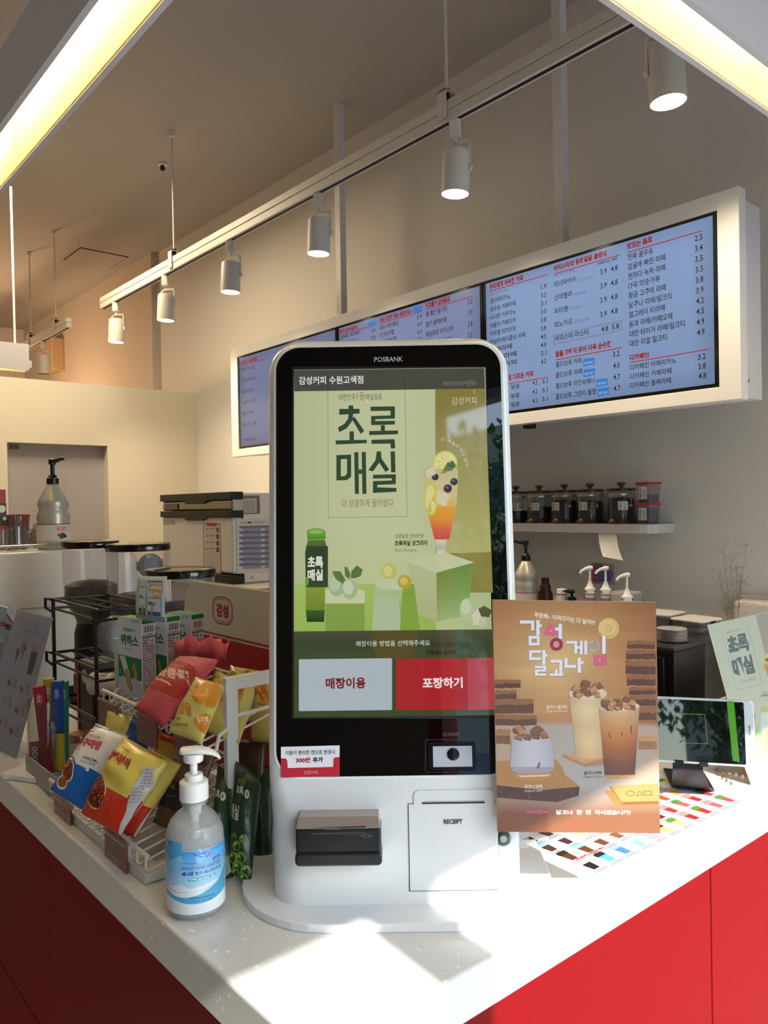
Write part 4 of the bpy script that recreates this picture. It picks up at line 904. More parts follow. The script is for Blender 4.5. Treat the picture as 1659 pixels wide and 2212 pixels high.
def br(u, v):
    if v > .53:
        e = '#a0643a'
        t = min(1, max(0, (v-.53)/.05)); tb = min(1, max(0, (v-.80)/.12)); g = lin('#a7a099'); w_ = lin('#b98a5e'); d = lin('#7a4428' if u < .3 else '#8a5536')
        m_ = [a*(1-abs(u-.55)*1.1)+b*abs(u-.55)*1.1 for a, b in zip(g, w_)]; return tuple(a*(1-tb)+b*tb for a, b in zip(m_, d))
    r = math.hypot((u-.36)/.55, (v-.27)/.30); a = [lin('#e0b87c'), lin('#c28a4e'), lin('#a0622c'), lin('#71391c')]
    t = min(2.999, max(0, r*1.5)); i = int(t); t -= i; q = .93+.14*noise.noise((u*3, v*22, 1)); return tuple((x*(1-t)+y*t)*q for x, y in zip(a[i], a[i+1]))
c = pc; c._put([], [], []); P4 = [(1064, 1296), (1416.5, 1301), (1426, 1800), (1074.5, 1796.5)]
c.grad(P4, br, 24, 50)
rr = random.Random(11)
def chunk(x0, x1, y0, y1, top='#8f5a2c', side='#5d3217'):
    n = 9; pts = [(x0+(x1-x0)*k/n, y0+rr.uniform(-5, 5)) for k in range(n+1)]+[(x1-(x1-x0)*k/n, y1+rr.uniform(-5, 5)) for k in range(n+1)]
    c.poly(pts, side); pts = [(x0+(x1-x0)*k/n, y0+rr.uniform(-4, 4)) for k in range(n+1)]+[(x1-(x1-x0)*k/n, y0+(y1-y0)*.42+rr.uniform(-8, 8)) for k in range(n+1)]; c.poly(pts, top)
    for _ in range(14): x, y = rr.uniform(x0+8, x1-8), rr.uniform(y0+(y1-y0)*.4, y1-6); c.ell(x, y, rr.uniform(3, 8), rr.uniform(2, 5), '#40200f' if rr.random() < .6 else '#7a4a22', 6)
c.zoom(1060, 1290, 4.4838)
for a in ((38, 290, 800, 880), (42, 250, 900, 990), (44, 415, 985, 1125), (46, 445, 1140, 1240)): chunk(*a)
for a in ((1320, 1592, 425, 500), (1310, 1596, 515, 600), (1305, 1597, 615, 745), (1320, 1597, 755, 855), (1340, 1598, 875, 945), (1370, 1600, 955, 1050), (1400, 1602, 1065, 1190)): chunk(*a)
c.ell(1144, 306, 110, 108, '#8a5c22'); c.ell(1142, 304, 106, 105, '#d6ac5c'); c.ell(1130, 290, 86, 80, '#e0bd74')
c.line([(1140+(38 if k % 2 == 0 else 17)*math.sin(k*PI/5), 304-(38 if k % 2 == 0 else 17)*math.cos(k*PI/5)) for k in range(10)], 3, '#b08440', True)
WH, PK = '#e6e4ec', '#e2588a'
c.text('주문해~ 이러다가는 다 달어!!!', 424, 196, 1008, 52, '#f4eadc', y1=272, bold=.02)
def B(*r, col=WH):
    for x0, y0, x1, y1 in r: c.rect(x0+4, y0+5, x1+4, y1+5, '#9b6a3a')
    c.layer += 1
    for x0, y0, x1, y1 in r: c.rect(x0, y0, x1, y1, col)
B((282, 224, 422, 256), (390, 224, 422, 322), (440, 222, 474, 372), (474, 262, 496, 290), (366, 374, 474, 402), (366, 374, 396, 468), (446, 374, 474, 468), (366, 440, 474, 468))
c.poly([(510, 366), (582, 248), (652, 368)], PK); c.poly([(566, 334), (580, 306), (596, 334)], '#d2a468'); B((656, 258, 690, 404), (622, 294, 660, 322)); c.ring(636, 456, 46, 46, 30, PK)
B((732, 424, 838, 450), (808, 424, 838, 546), (830, 474, 862, 500), (862, 420, 890, 556), (906, 422, 934, 556)); c.ring(999, 472, 38, 38, 26, WH); B((1078, 370, 1112, 548))
B((1000, 560, 1116, 590), (1000, 560, 1034, 656), (1082, 560, 1116, 656), (1000, 626, 1116, 656), col=PK)
B((370, 514, 490, 540), (370, 514, 400, 610), (370, 582, 486, 610), (498, 512, 530, 660), (530, 550, 552, 576), (426, 664, 538, 688), (510, 664, 538, 720), (426, 698, 538, 722), (426, 698, 454, 758), (426, 736, 538, 760))
B((580, 606, 694, 634), (662, 606, 694, 740), (624, 700, 650, 740), (570, 738, 704, 762)); B((714, 590, 744, 684), (714, 656, 828, 684), (842, 586, 874, 732), (874, 620, 898, 646))
def cup(x0, x1, y0, xb0, xb1, yb, cols, rim, ch=(('#c08a54', '#8a5226'))):
    c.grad([(x0, y0), (x1, y0), (xb1, yb), (xb0, yb)], lambda u, v: tuple(q*(.82+.3*math.sin(PI*min(1, max(0, u)))) for q in _rowc(cols, v)), 8, 12)
    c.ell((x0+x1)/2, y0, (x1-x0)/2, rim, '#d9c4a4')
    for k in range(17):
        x = x0+(x1-x0)*rr.uniform(.15, .85); y = y0+12-rr.uniform(-5, rim*2.2)*(1-abs((x-x0)/(x1-x0)-.5)); s_ = (x1-x0)*.11; a = rr.uniform(0, 3)
        p = [(x+s_*math.cos(a+t), y+s_*.8*math.sin(a+t)) for t in (0, 1.4, 2.6, 4.3)]; c.poly([(q[0], q[1]+8) for q in p], '#6b3a18'); c.poly(p, ch[k % 2])
def _rowc(cols, v):
    cl = [lin(q) for q in cols]; t = v*(len(cl)-1); i = min(int(t), len(cl)-2); t -= i; return tuple(a*(1-t)+b*t for a, b in zip(cl[i], cl[i+1]))
c.text('달구나 밀크티', 540, 1082, 738, 36, '#efe2d4', bold=.02); c.text('Dalgona Milk tea', 542, 1120, 740, 28, '#e3d2c2')
c.zoom(1060, 1540, 4.4838)
chunk(50, 190, 160, 300, '#a06c3a', '#7a4820'); chunk(1430, 1608, 220, 355, '#b98a58', '#9a683a')
c.poly([(700, 400), (830, 385), (1090, 440), (1095, 505), (910, 522), (760, 460), (700, 430)], '#a8794e'); c.poly([(712, 400), (830, 388), (1085, 442), (905, 490)], '#c09468')
cup(755, 1125, -190, 828, 1100, 440, ['#c9aa7e', '#d3b68a', '#c9a878', '#d1b080', '#c7a26c'], 60)
c.poly([(60, 470), (620, 440), (690, 520), (720, 600), (860, 710), (700, 745), (60, 700)], '#a8763a'); c.poly([(58, 700), (500, 745), (860, 712), (850, 800), (640, 862), (300, 838), (60, 818)], '#4a2414'); 
for _ in range(40): c.ell(rr.uniform(70, 830), rr.uniform(745, 825), rr.uniform(5, 14), rr.uniform(4, 14), rr.choice(['#6a3a20', '#2f150c', '#5a2e18']), 6)
cup(1040, 1440, -68, 1105, 1395, 610, ['#c9a880', '#c29058', '#b8742c', '#9c581e', '#7a4020', '#5a2c18'], 50)
c.poly([(1105, 600), (1395, 598), (1388, 625), (1250, 640), (1115, 628)], '#c08a50')
for p in (((1140, 180), (1150, 200), (1168, 246), (1158, 240), (1140, 200)), ((1262, 190), (1272, 188), (1276, 216), (1266, 216)), ((1352, 120), (1362, 120), (1364, 200), (1356, 200))): c.poly(p, '#3a1a10')
c.ell(403, 520, 214, 84, '#9a949c'); c.grad([(205, 250), (590, 250), (618, 520), (188, 520)], lambda u, v: tuple(q*(.78+.28*math.sin(PI*u)) for q in lin('#b9b4bc')), 8, 3); c.poly([(222, 590), (596, 575), (560, 640), (400, 662), (260, 640)], '#b07c44'); c.poly([(250, 604), (585, 592), (550, 612), (300, 622)], '#dcb884')
c.poly([(440, 535), (470, 462), (480, 500), (462, 540)], '#8a4a30')
for k in range(13):
    x = 240+rr.uniform(0, 300); y = 130+rr.uniform(0, 120); a = rr.uniform(0, 3); p = [(x+46*math.cos(a+t), y+34*math.sin(a+t)) for t in (0, 1.4, 2.6, 4.3)]; c.poly([(q[0], q[1]+9) for q in p], '#55301a'); c.poly(p, rr.choice(['#9a6838', '#7d4c26', '#b07c48']))
c.text('달구나 커피', 904, 598, 1072, 34, '#4a3024', bold=.02); c.text('Dalgona Coffee', 896, 634, 1082, 26, '#7d6456'); c.text('달구나 라떼', 328, 728, 496, 34, '#eadccc', bold=.02); c.text('Dalgona Latte', 328, 768, 496, 28, '#dccbb8')
c.poly([(1100, 755), (1500, 720), (1622, 890), (1215, 908)], '#b5713a'); c.poly([(1150, 712), (1616, 690), (1622, 880), (1280, 888)], '#8f5228'); c.poly([(1158, 705), (1614, 686), (1622, 852), (1268, 862)], '#cf8c4e')
c.ring(1350, 778, 38, 24, 4, '#3a2014'); c.line([(1410, 800), (1438, 755), (1482, 795)], 4, '#3a2014', True); c.line([(1484, 758), (1544, 752), (1566, 792), (1502, 798)], 4, '#3a2014', True)
c.text('456번째,', 334, 976, 590, 40, '#d8487c', y1=984, bold=.04); c.text('달고나  한  잔  하시겠습니까?', 632, 984, 1358, 46, '#efe6e0', y1=986, bold=.035); c.text('감성커피', 752, 1106, 940, 48, '#cf4a36', bold=.0)
c.build('poster_print', attr_mat('poster_ink', .3, coat=.25), post, inv_parent=PI_)
# clear bracket from kiosk side to the poster back
kp = lambda px, py, d: at(px, py, d)-c0
quad_sheet("support_bracket", post, [c0+kp(1095,1500,1.0405), c0+kp(1142,1500,1.0405), c0+kp(1142,1832,1.0405), c0+kp(1100,1832,1.0405)], c0, M_clear, .002)
# ------------------------------------------------------------------ hand sanitizer
SP = on(424, 1963, z=CT); SP.z = CT+.0005
hs = thing('hand_sanitizer', 'clear pump bottle of hand sanitizer with blue label left of the kiosk', 'bottle', SP)
SR = .0398
glm = mat('clear_gel_plastic', '#ffffff', .03, trans=.82, ior=1.3, var=0)
prof = [(0, 0), (.033, 0), (.0375, .003), (SR-.0006, .009), (SR-.0006, .098), (.0385, .110), (.033, .124), (.024, .134), (.0165, .140), (.0148, .146), (.0148, .160)]
bt = obj('bottle', MB().lathe(prof, 40, cap=False), glm, hs, smooth=True)
inn = [(0, .0025), (.032, .0025), (.0385, .010), (.0385, .097), (.037, .109), (.0318, .1225), (.0228, .1325), (.0152, .1385), (.0135, .146), (.0135, .160)]
obj('gel', MB().lathe([(0, .004), (.030, .004), (.0372, .011), (.0372, .098), (.0358, .108), (.0322, .1195), (0, .1195)], 36, cap=False), mat('sanitizer_gel', '#ffffff', .08, trans=.75, ior=1.2, var=0), bt, smooth=True)
obj('neck_ring', MB().lathe([(.0165, .146), (.018, .147), (.018, .149), (.0165, .150)], 28), glm, bt, smooth=True)
HM = Matrix.Translation(SP)
va = math.atan2(-SP.y, -SP.x)          # direction from bottle to the viewer side
lab_a0 = va
c = Canvas(surf=lambda a, b, o: SP+Vector(((SR+.0001+o)*math.cos(lab_a0+a/SR), (SR+.0001+o)*math.sin(lab_a0+a/SR), b)), O=Vector(), maxe=.006, step=.00006)
ZS = SP.z
def hinv(px, py):
    r = ray(px, py); o = CP-SP; A = r.x**2+r.y**2; Bv = o.x*r.x+o.y*r.y; Cv = o.x**2+o.y**2-SR**2; dsc = max(0, Bv*Bv-A*Cv); t = (-Bv-math.sqrt(dsc))/A; p = o+r*t
    a = math.atan2(p.y, p.x)-lab_a0; a = (a+PI) % (2*PI)-PI; return (a*SR, p.z)
c.inv = hinv
LH0, LH1 = .0115, .0965
obj('label_wrap', MB().lathe([(SR, LH0), (SR, LH1)], 48, cap=False), mat('label_sky_white', '#dfe6ea', .3), hs, smooth=True)
wrapw = PI*SR*.94
def lrow(z0, z1, c0, c1, a0=-wrapw, a1=wrapw):
    A = lin(c0); Bc = lin(c1); n = 28; pts = []; F = []; C = []
    for i in range(n+1): x = a0+(a1-a0)*i/n; pts += [(x, z0), (x, z1)]
    for i in range(n): F.append((2*i, 2*i+2, 2*i+3, 2*i+1)); C.append([A, A, Bc, Bc])
    c._put(pts, F, C)
lrow(.048, LH1-.0006, '#a9d3ea', '#3f97d8'); lrow(.030, .048, '#cfdfea', '#a9d3ea')
c.zoom(350, 1780, 11.06)
c.poly([(120, 330), (300, 430), (190, 620)], '#3a86bd').poly([(300, 430), (470, 460), (480, 750), (210, 890), (130, 600)], '#4a9fd4').poly([(900, 550), (1030, 790), (920, 950), (800, 880)], '#7cc0ea').poly([(130, 900), (460, 750), (560, 1000), (400, 1100), (250, 1040)], '#7fbde0').poly([(1180, 640), (1480, 400), (1480, 750), (1390, 700)], '#55b4ee')
sw = [(120, 1500), (200, 1620), (330, 1720), (520, 1760), (720, 1740), (950, 1660), (1150, 1520), (1330, 1330), (1420, 1150), (1480, 950)]
lo = [(1490, 1450), (1440, 1560), (1340, 1680), (1200, 1790), (980, 1880), (720, 1915), (500, 1890), (300, 1800), (180, 1690), (130, 1620)]
c.poly([(120, 1440), (420, 1450), (720, 1545), (1100, 1400), (1300, 1300), (1420, 1150), (1480, 950)]+lo+[(120, 1500)], '#dfe5ea')
c.poly(sw+lo, '#4aa3d0')
c.line([(125, 1440), (240, 1570), (400, 1640), (600, 1630)], 10, '#4f93bb'); c.line([(950, 1620), (1200, 1450), (1380, 1230), (1470, 980)], 9, '#3f9ccc')
c.poly([(695, 720), (800, 715), (900, 760), (980, 780), (1060, 765), (1140, 700), (1205, 620), (1150, 720), (1050, 790), (960, 798), (850, 770), (760, 735)], '#2b68b0')
for s, x0, y0, x1, h, y1, col, b in (('Sani', 862, 738, 1050, 76, 712, '#2a5fb0', .03), ('up', 1058, 712, 1150, 60, 694, '#d8405a', .03), ('With Moisturizer', 466, 960, 832, 46, 950, '#2c62a8', 0), ('SANIUP HAND SANITIZER', 462, 1098, 1385, 84, 900, '#2c5aa6', 0), ('세니업', 462, 1246, 745, 96, 1226, '#1e3aa0', .05),
    ('핸드세니타이저', 790, 1228, 1388, 88, 1030, '#2343a6', .02), ('녹차엑스 및 알로에베라겔 함유', 664, 1800, 1252, 52, 1680, '#1e4c90', .02), ('16.9 FL OZ | 500ml', 735, 1880, 1205, 54, 1790, '#23508f', .0)): c.text(s, x0, y0, x1, h, col, y1=y1, bold=b)
c.poly([(614, 1370), (662, 1285), (1290, 1145), (1245, 1235)], '#3aa4bc'); c.text('ETHYL ALCOHOL 70%', 672, 1350, 1240, 52, '#e6f4f8', y1=1232, bold=.03)
c.poly([(1205, 860), (1215, 790), (1380, 710), (1378, 775)], '#1d47a4'); c.text('피부보습용', 1228, 845, 1362, 40, '#cfe0f4', y1=770, bold=.02)
c.build('label_print', M_gloss, hs, inv_parent=HM)
obj('pump_collar', MB().lathe([(.0195, .152), (.0195, .1755), (.018, .177), (.0125, .178), (.0125, .184), (.0115, .186)], 40), M_wire, hs, smooth=True)
PR = Matrix.Rotation(KA-.05, 4, 'Z')
obj('pump_stem', MB().lathe([(.0052, .10), (.0052, .206)], 16).lathe([(.0075, .13), (.0075, .15)], 16), mat('pump_translucent', '#e9e9e4', .3), hs, smooth=True)
hd = MB().lathe([(.0125, .203), (.0135, .206), (.0135, .213), (.0125, .214)], 28)
v = []; nS = 12
secs = [(-.0165, .0, .0135, .0105), (-.012, .0, .0135, .0145), (0, .001, .0145, .0155), (.010, .001, .0135, .0130), (.020, -.0005, .0105, .0092), (.028, -.003, .0085, .0068), (.034, -.0065, .007, .0052), (.037, -.010, .0045, .0042)]
m2 = MB(); ring = []
for x, dz, hh, wy in secs:
    ring.append([(x, wy*math.cos(2*PI*k/nS), .2175+dz+(.0045 if hh > .01 else hh*.4)*math.sin(2*PI*k/nS)) for k in range(nS)])
vv = [p for R in ring for p in R]; ff = [tuple(range(nS)), tuple((len(ring)-1)*nS+i for i in range(nS))]
for j in range(len(ring)-1):
    for i in range(nS): ff.append((j*nS+i, j*nS+(i+1) % nS, (j+1)*nS+(i+1) % nS, (j+1)*nS+i))
hd.add(vv, ff, PR)
obj('pump_head', hd, M_wire, hs, smooth=True, autos=60)

# ------------------------------------------------------------------ wire snack rack
RX, RY0, RY1 = .467, 1.104, 1.487
rk = thing('snack_rack', 'two tier white wire snack rack with red and grey header panel', 'rack', (RX, RY0, CT))
R_ = lambda x, y, z: (x-RX, y-RY0, z-CT)
obj('base_tray', MB().box(0, .30, 0, RY1-RY0, .001, .017), mat('rack_base_white', '#dcd9d0', .4), rk, bevel=.002)
obj('base_tray_well', MB().box(.03, .28, .03, RY1-RY0-.03, .0172, .0185), mat('rack_base_grey', '#a39a90', .5), rk)
def tier(x0, x1, y0, y1, zf, zr, zb, n, nm):
    """front rail at zf (low), back at zb; wires loop over the front rail"""
    fr = obj(nm+'_front_rail', MB().tube([R_(x0, y0-.006, zf+.024), R_(x0, y1+.006, zf+.024)], .0032, 10), M_wire, rk)
    obj(nm+'_back_rail', MB().tube([R_(x1, y0, zb), R_(x1, y1, zb)], .003, 8), M_wire, rk)
    obj(nm+'_cross_rail', MB().tube([R_(x0+(x1-x0)*.35, y0, zf+(zb-zf)*.35-.004), R_(x0+(x1-x0)*.35, y1, zf+(zb-zf)*.35-.004)], .0025, 8), M_wire, rk)
    obj(nm+'_cross_rail', MB().tube([R_(x0+(x1-x0)*.7, y0, zf+(zb-zf)*.7-.004), R_(x0+(x1-x0)*.7, y1, zf+(zb-zf)*.7-.004)], .0025, 8), M_wire, rk)
    w0 = None
    for k in range(n):
        y = y0+(y1-y0)*k/(n-1)
        if w0 is None:
            w0 = obj(nm+'_wire', MB().tube([(0, 0, .024), (-.001, 0, .004), (.003, 0, .0), (x1-x0, 0, zb-zf)], .0019, 6), M_wire, rk); w0.location = R_(x0, y, zf)
        else:
            w = w0.copy(); COL.objects.link(w); w.parent = rk; w.location = R_(x0, y, zf)
tier(.470, .74, 1.105, 1.535, 1.000, 0, 1.055, 15, 'lower_tier')
UX = .555
tier(UX, .742, 1.09, 1.485, 1.163, 0, 1.215, 14, 'upper_tier')
def frame(y):
    m = MB(); a = (.592, .742)
    m.box(a[0]-RX, a[0]-RX+.020, y-RY0-.006, y-RY0+.006, .017, 1.268-CT).box(a[1]-RX-.018, a[1]-RX, y-RY0-.006, y-RY0+.006, .017, 1.268-CT).box(a[0]-RX+.020, a[1]-RX-.018, y-RY0-.006, y-RY0+.006, 1.248-CT, 1.268-CT)
    f = obj('side_frame', m, mat('rack_frame_white', '#dfe2dd', .4), rk, bevel=.001)
    obj('side_wire', MB().tube([R_(.600, y, 1.205), R_(.735, y, 1.213)], .003, 8).tube([R_(.600, y-.0, 1.19), R_(.575, y-.012, 1.185), R_(.570, y-.012, 1.165), R_(.560, y-.01, 1.160)], .003, 8), M_wire, f)
frame(1.085); frame(1.49)
HPX = .746
hp = [(1.06, 1.20), (1.53, 1.20), (1.535, 1.31)]+[(1.535-.06+.06*math.cos(a), 1.312+.068*math.sin(a)) for a in (.4, .8, 1.2, PI/2)]+[(1.06, 1.380)]
hd_ = obj('header_panel', MB().prism([(y-RY0, z-CT) for y, z in [(1.06, 1.02), (1.535, 1.02)]+hp[2:]], HPX-RX, HPX-RX+.006, 'x'), mat('header_panel_grey', '#cfcac1', .35), rk)
c = plane_canvas((HPX, 1.54, 1.30), (0, -1, 0), (0, 0, 1), step=.00007)
c.zoom(200, 1220, 3.95)
q1 = c.m(840, 575)[1]; q2 = c.m(1470, 705)[1]; qa = (q1+q2)/2
wR = .48
c.raw([(.005, -.275), (wR, -.275), (wR, qa), (.005, qa)], '#a81c22'); c.raw([(.005, qa+.004), (wR, qa+.004), (wR, qa+.0075), (.005, qa+.0075)], '#a81c22')
gc = c.m(1108, 392)
for rx_, rz_, w in ((.040, .026, .0022), (.0355, .0215, .0012)):
    pts = []
    for k in range(36):
        a = 2*PI*k/36; ex = .55; ca, sa = math.cos(a), math.sin(a); pts.append((gc[0]+rx_*math.copysign(abs(ca)**ex, ca), gc[1]+rz_*math.copysign(abs(sa)**.8, sa)))
    ly = c.layer
    for (xa, ya), (xb, yb) in zip(pts, pts[1:]+pts[:1]):
        d = math.hypot(xb-xa, yb-ya); nx, ny = -(yb-ya)/d*w/2, (xb-xa)/d*w/2; c.layer = ly; c.raw([(xa+nx, ya+ny), (xa-nx, ya-ny), (xb-nx, yb-ny), (xb+nx, yb+ny)], '#a32428')
V, F = text_mesh('감성', .05); c._put([(gc[0]-.024+.048*u, gc[1]-.0135+.027*v) for u, v in V], F, [[lin('#a32428')]*len(f) for f in F])
c.build('header_print', M_print, rk, inv_parent=Matrix.Translation((RX, RY0, CT)))
# price tags clipped on the rails
M_tagclear = glass_mat('tag_plastic', '#e8d8d8', .05, 1.4, .10)
def tagx(quad, xp, price, name, label, tilt=.0):
    """quad TL,TR,BR,BL in photo pixels on the plane x = xp"""
    c = plane_canvas((xp, 1.3, 1.1), (0, -1, 0), (0, 0, 1), step=.00007)
    P = [c.m(*p) for p in quad]; x0 = (P[0][0]+P[3][0])/2; x1 = (P[1][0]+P[2][0])/2; z1 = (P[0][1]+P[1][1])/2; z0 = (P[2][1]+P[3][1])/2
    o = Vector((xp, 1.3-(x0+x1)/2, 1.1+z0)); t = thing('price_tag', label, 'price tag', o, 0, 'red price tags on the snack rack')
    w = (x1-x0); h = z1-z0
    obj('tag_holder', MB().box(-.0022, -.0012, -w/2-.001, w/2+.001, -.002, h+.002).box(.0012, .0022, -w/2-.001, w/2+.001, .004, h+.002).tube([(0, -w/2, h+.0), (0, w/2, h+.0)], .0045, 8), M_tagclear, t)
    obj('tag_card', MB().box(-.0008, .0008, -w/2, w/2, 0, h-.006), mat('tag_maroon', '#a82c3a', .45), t)
    c.O = Vector((xp-.0009, o.y+w/2, o.z))
    def tx(s, a, b, x2, hh, col, bo=.0):
        V, F = text_mesh(s, bo); c._put([(w*(a+(x2-a)*u), h*(b+hh*v)) for u, v in V], F, [[lin(col)]*len(f) for f in F])
    tx(price, .10, .20, .62, .22, '#e8dcd8', .02); tx('원', .80, .16, .90, .10, '#d8b8b4'); tx(name, .12, .74, .55, .10, '#c99a98'); tx('감성', .80, .58, .92, .07, '#b97a7c'); c.raw([(w*.08, h*.62), (w*.92, h*.62), (w*.92, h*.63), (w*.08, h*.63)], '#b97a7c')
    c.build('tag_print', M_print, t, inv_parent=Matrix.Translation(o))
tagx([(216, 1514), (258, 1527), (251, 1582), (214, 1564)], UX-.006, '1,800', '서주웨하스', 'red price tag reading 1,800 on the upper rail')
tagx([(299, 1545), (341, 1559), (338, 1615), (297, 1598)], UX-.006, '900', '마봉팩', 'red price tag reading 900 in the middle of the upper rail')
tagx([(380, 1575), (435, 1592), (420, 1652), (376, 1636)], UX-.006, '1,500', '감귤칩', 'red price tag reading 1,500 behind the sanitizer pump')
tagx([(119, 1722), (155, 1741), (152, 1807), (119, 1786)], .462, '1,000', '고구마형', 'red price tag reading 1,000 on the lower rail at left')
tagx([(230, 1797), (278, 1824), (269, 1894), (227, 1869)], .462, '1,200', '쌀떡볶이', 'red price tag reading 1,200 at the near end of the lower rail')

# ------------------------------------------------------------------ snack packets
def packet(name, label, cat, Q, th, zones, base, group=None, n=14, mz=20, wr=.004, M=None, flat_top=True, seed=1, ruffle=False, draw=None, back='#c9c4bb'):
    """Q: four corners TL,TR,BR,BL as (px,py,distance)"""
    C4 = [at(*q) for q in Q]; px4 = [(q[0], q[1]) for q in Q]
    ctr = (C4[0]+C4[1]+C4[2]+C4[3])/4; bt = (C4[2]+C4[3])/2; nrm = (C4[1]-C4[0]).cross(C4[0]-C4[3]).normalized()
    if nrm.dot(CP-ctr) < 0: nrm = -nrm
    def S(u, v, side=1):
        p = C4[0]*(1-u)*(1-v)+C4[1]*u*(1-v)+C4[2]*u*v+C4[3]*(1-u)*v
        e = max(0., math.sin(PI*min(1, max(0, u))))**.55*max(0., math.sin(PI*min(1, max(0, v))))**.6
        w = wr*e*(noise.noise((u*3.1+seed, v*4.3, seed))+.5*noise.noise((u*8+seed, v*9, seed)))
        edge = .35*wr*noise.noise((u*2, v*7, seed*3))
        return p+nrm*(side*th*.5*e+w+edge)
    t = thing(name, label, cat, bt, 0, group); IMp = Matrix.Translation(bt)
    bm = bmesh.new(); cl = bm.loops.layers.float_color.new('Col')
    def sheet(side):
        g = [[bm.verts.new(S(i/n, j/mz, side)-bt) for i in range(n+1)] for j in range(mz+1)]
        for j in range(mz):
            for i in range(n):
                q = (g[j][i], g[j+1][i], g[j+1][i+1], g[j][i+1]); f = bm.faces.new(q if side > 0 else q[::-1]); f.smooth = True
                col = zones((i+.5)/n, (j+.5)/mz) if side > 0 else back
                for lp in f.loops: lp[cl] = (*lin(col), 1)
        return g
    A = sheet(1); Bk = sheet(-1)
    for i in range(n):
        for jj in (0, mz):
            try: bm.faces.new((A[jj][i], A[jj][i+1], Bk[jj][i+1], Bk[jj][i]))
            except ValueError: pass
    bmesh.ops.remove_doubles(bm, verts=bm.verts, dist=.00005)
    me = bpy.data.meshes.new('packet_film'); bm.to_mesh(me); bm.free(); me.materials.append(M or M_bag)
    o = bpy.data.objects.new('packet_film', me); COL.objects.link(o); o.parent = t
    def inv(px, py):
        u, v = .5, .5
        for _ in range(12):
            def f(u, v): return (px4[0][0]*(1-u)*(1-v)+px4[1][0]*u*(1-v)+px4[2][0]*u*v+px4[3][0]*(1-u)*v-px, px4[0][1]*(1-u)*(1-v)+px4[1][1]*u*(1-v)+px4[2][1]*u*v+px4[3][1]*(1-u)*v-py)
            a, b = f(u, v); e = 1e-4; a1, b1 = f(u+e, v); a2, b2 = f(u, v+e); J = ((a1-a)/e, (a2-a)/e, (b1-b)/e, (b2-b)/e); D_ = J[0]*J[3]-J[1]*J[2]
            if abs(D_) < 1e-9: break
            u -= (a*J[3]-b*J[1])/D_; v -= (J[0]*b-J[2]*a)/D_
        return (min(.995, max(.005, u)), min(.995, max(.005, v)))
    c = Canvas(surf=lambda a, b, off: S(a, b)+nrm*(off+.0004), O=Vector(), inv=inv, maxe=.07, step=.00008)
    if draw: draw(c); c.build('packet_print', M or M_bag, t, inv_parent=IMp)
    return t, S, nrm, bt
BLU, WHT, YEL, ORG = '#0f64b4', '#dcdad8', '#e0c95c', '#c8331c'
def d_goguma(c):
    c.zoom(0, 1500, 2.765)
    c.poly([(395, 480), (412, 405), (470, 440), (560, 480), (530, 610), (560, 700), (300, 640), (340, 545)], BLU); c.poly([(300, 590), (412, 440), (560, 560), (510, 690), (300, 620)], BLU)
    c.poly([(575, 178), (690, 200), (660, 222), (570, 196)], BLU)
    c.ell(450, 475, 54, 82, BLU); c.ell(447, 478, 48, 76, '#e9e6e0'); c.ell(400, 545, 44, 40, '#e9e6e0'); c.ell(446, 480, 40, 66, '#7a3a18'); c.ell(404, 544, 36, 30, '#a0592a')
    for k in range(9): c.ell(420+random.uniform(-24, 50), 500+random.uniform(-60, 50), 14, 7, random.choice(['#b8682e', '#5a2a12', '#c98748']), 8)
    c.text('고구마형', 480, 325, 632, 62, '#c2202a', y1=372, bold=.06); c.text('고구마오빠!', 540, 272, 632, 22, '#b0353a', y1=300); c.text('과자', 494, 362, 520, 14, '#b0353a', y1=366)
    c.text('2022.06.', 546, 424, 625, 18, '#2a2628', y1=447, bold=.02); c.text('10:02 운영', 534, 444, 610, 14, '#2a2628', y1=466); c.ell(560, 226, 26, 12, '#c2202a'); c.ell(560, 226, 22, 9, WHT)
    c.text('HONGGUMI', 434, 672, 512, 18, '#a9c9e4', y1=702)
packet('snack_packet', 'white and blue sweet potato snack packet, leftmost on the lower tier', 'snack packet', [(207, 1562, 1.36), (278, 1590, 1.31), (196, 1762, 1.245), (108, 1705, 1.30)], .045, lambda u, v: BLU if v > .62+.08*math.sin(u*5) else WHT, None, 'snack packets on the lower tier', seed=2, draw=d_goguma)
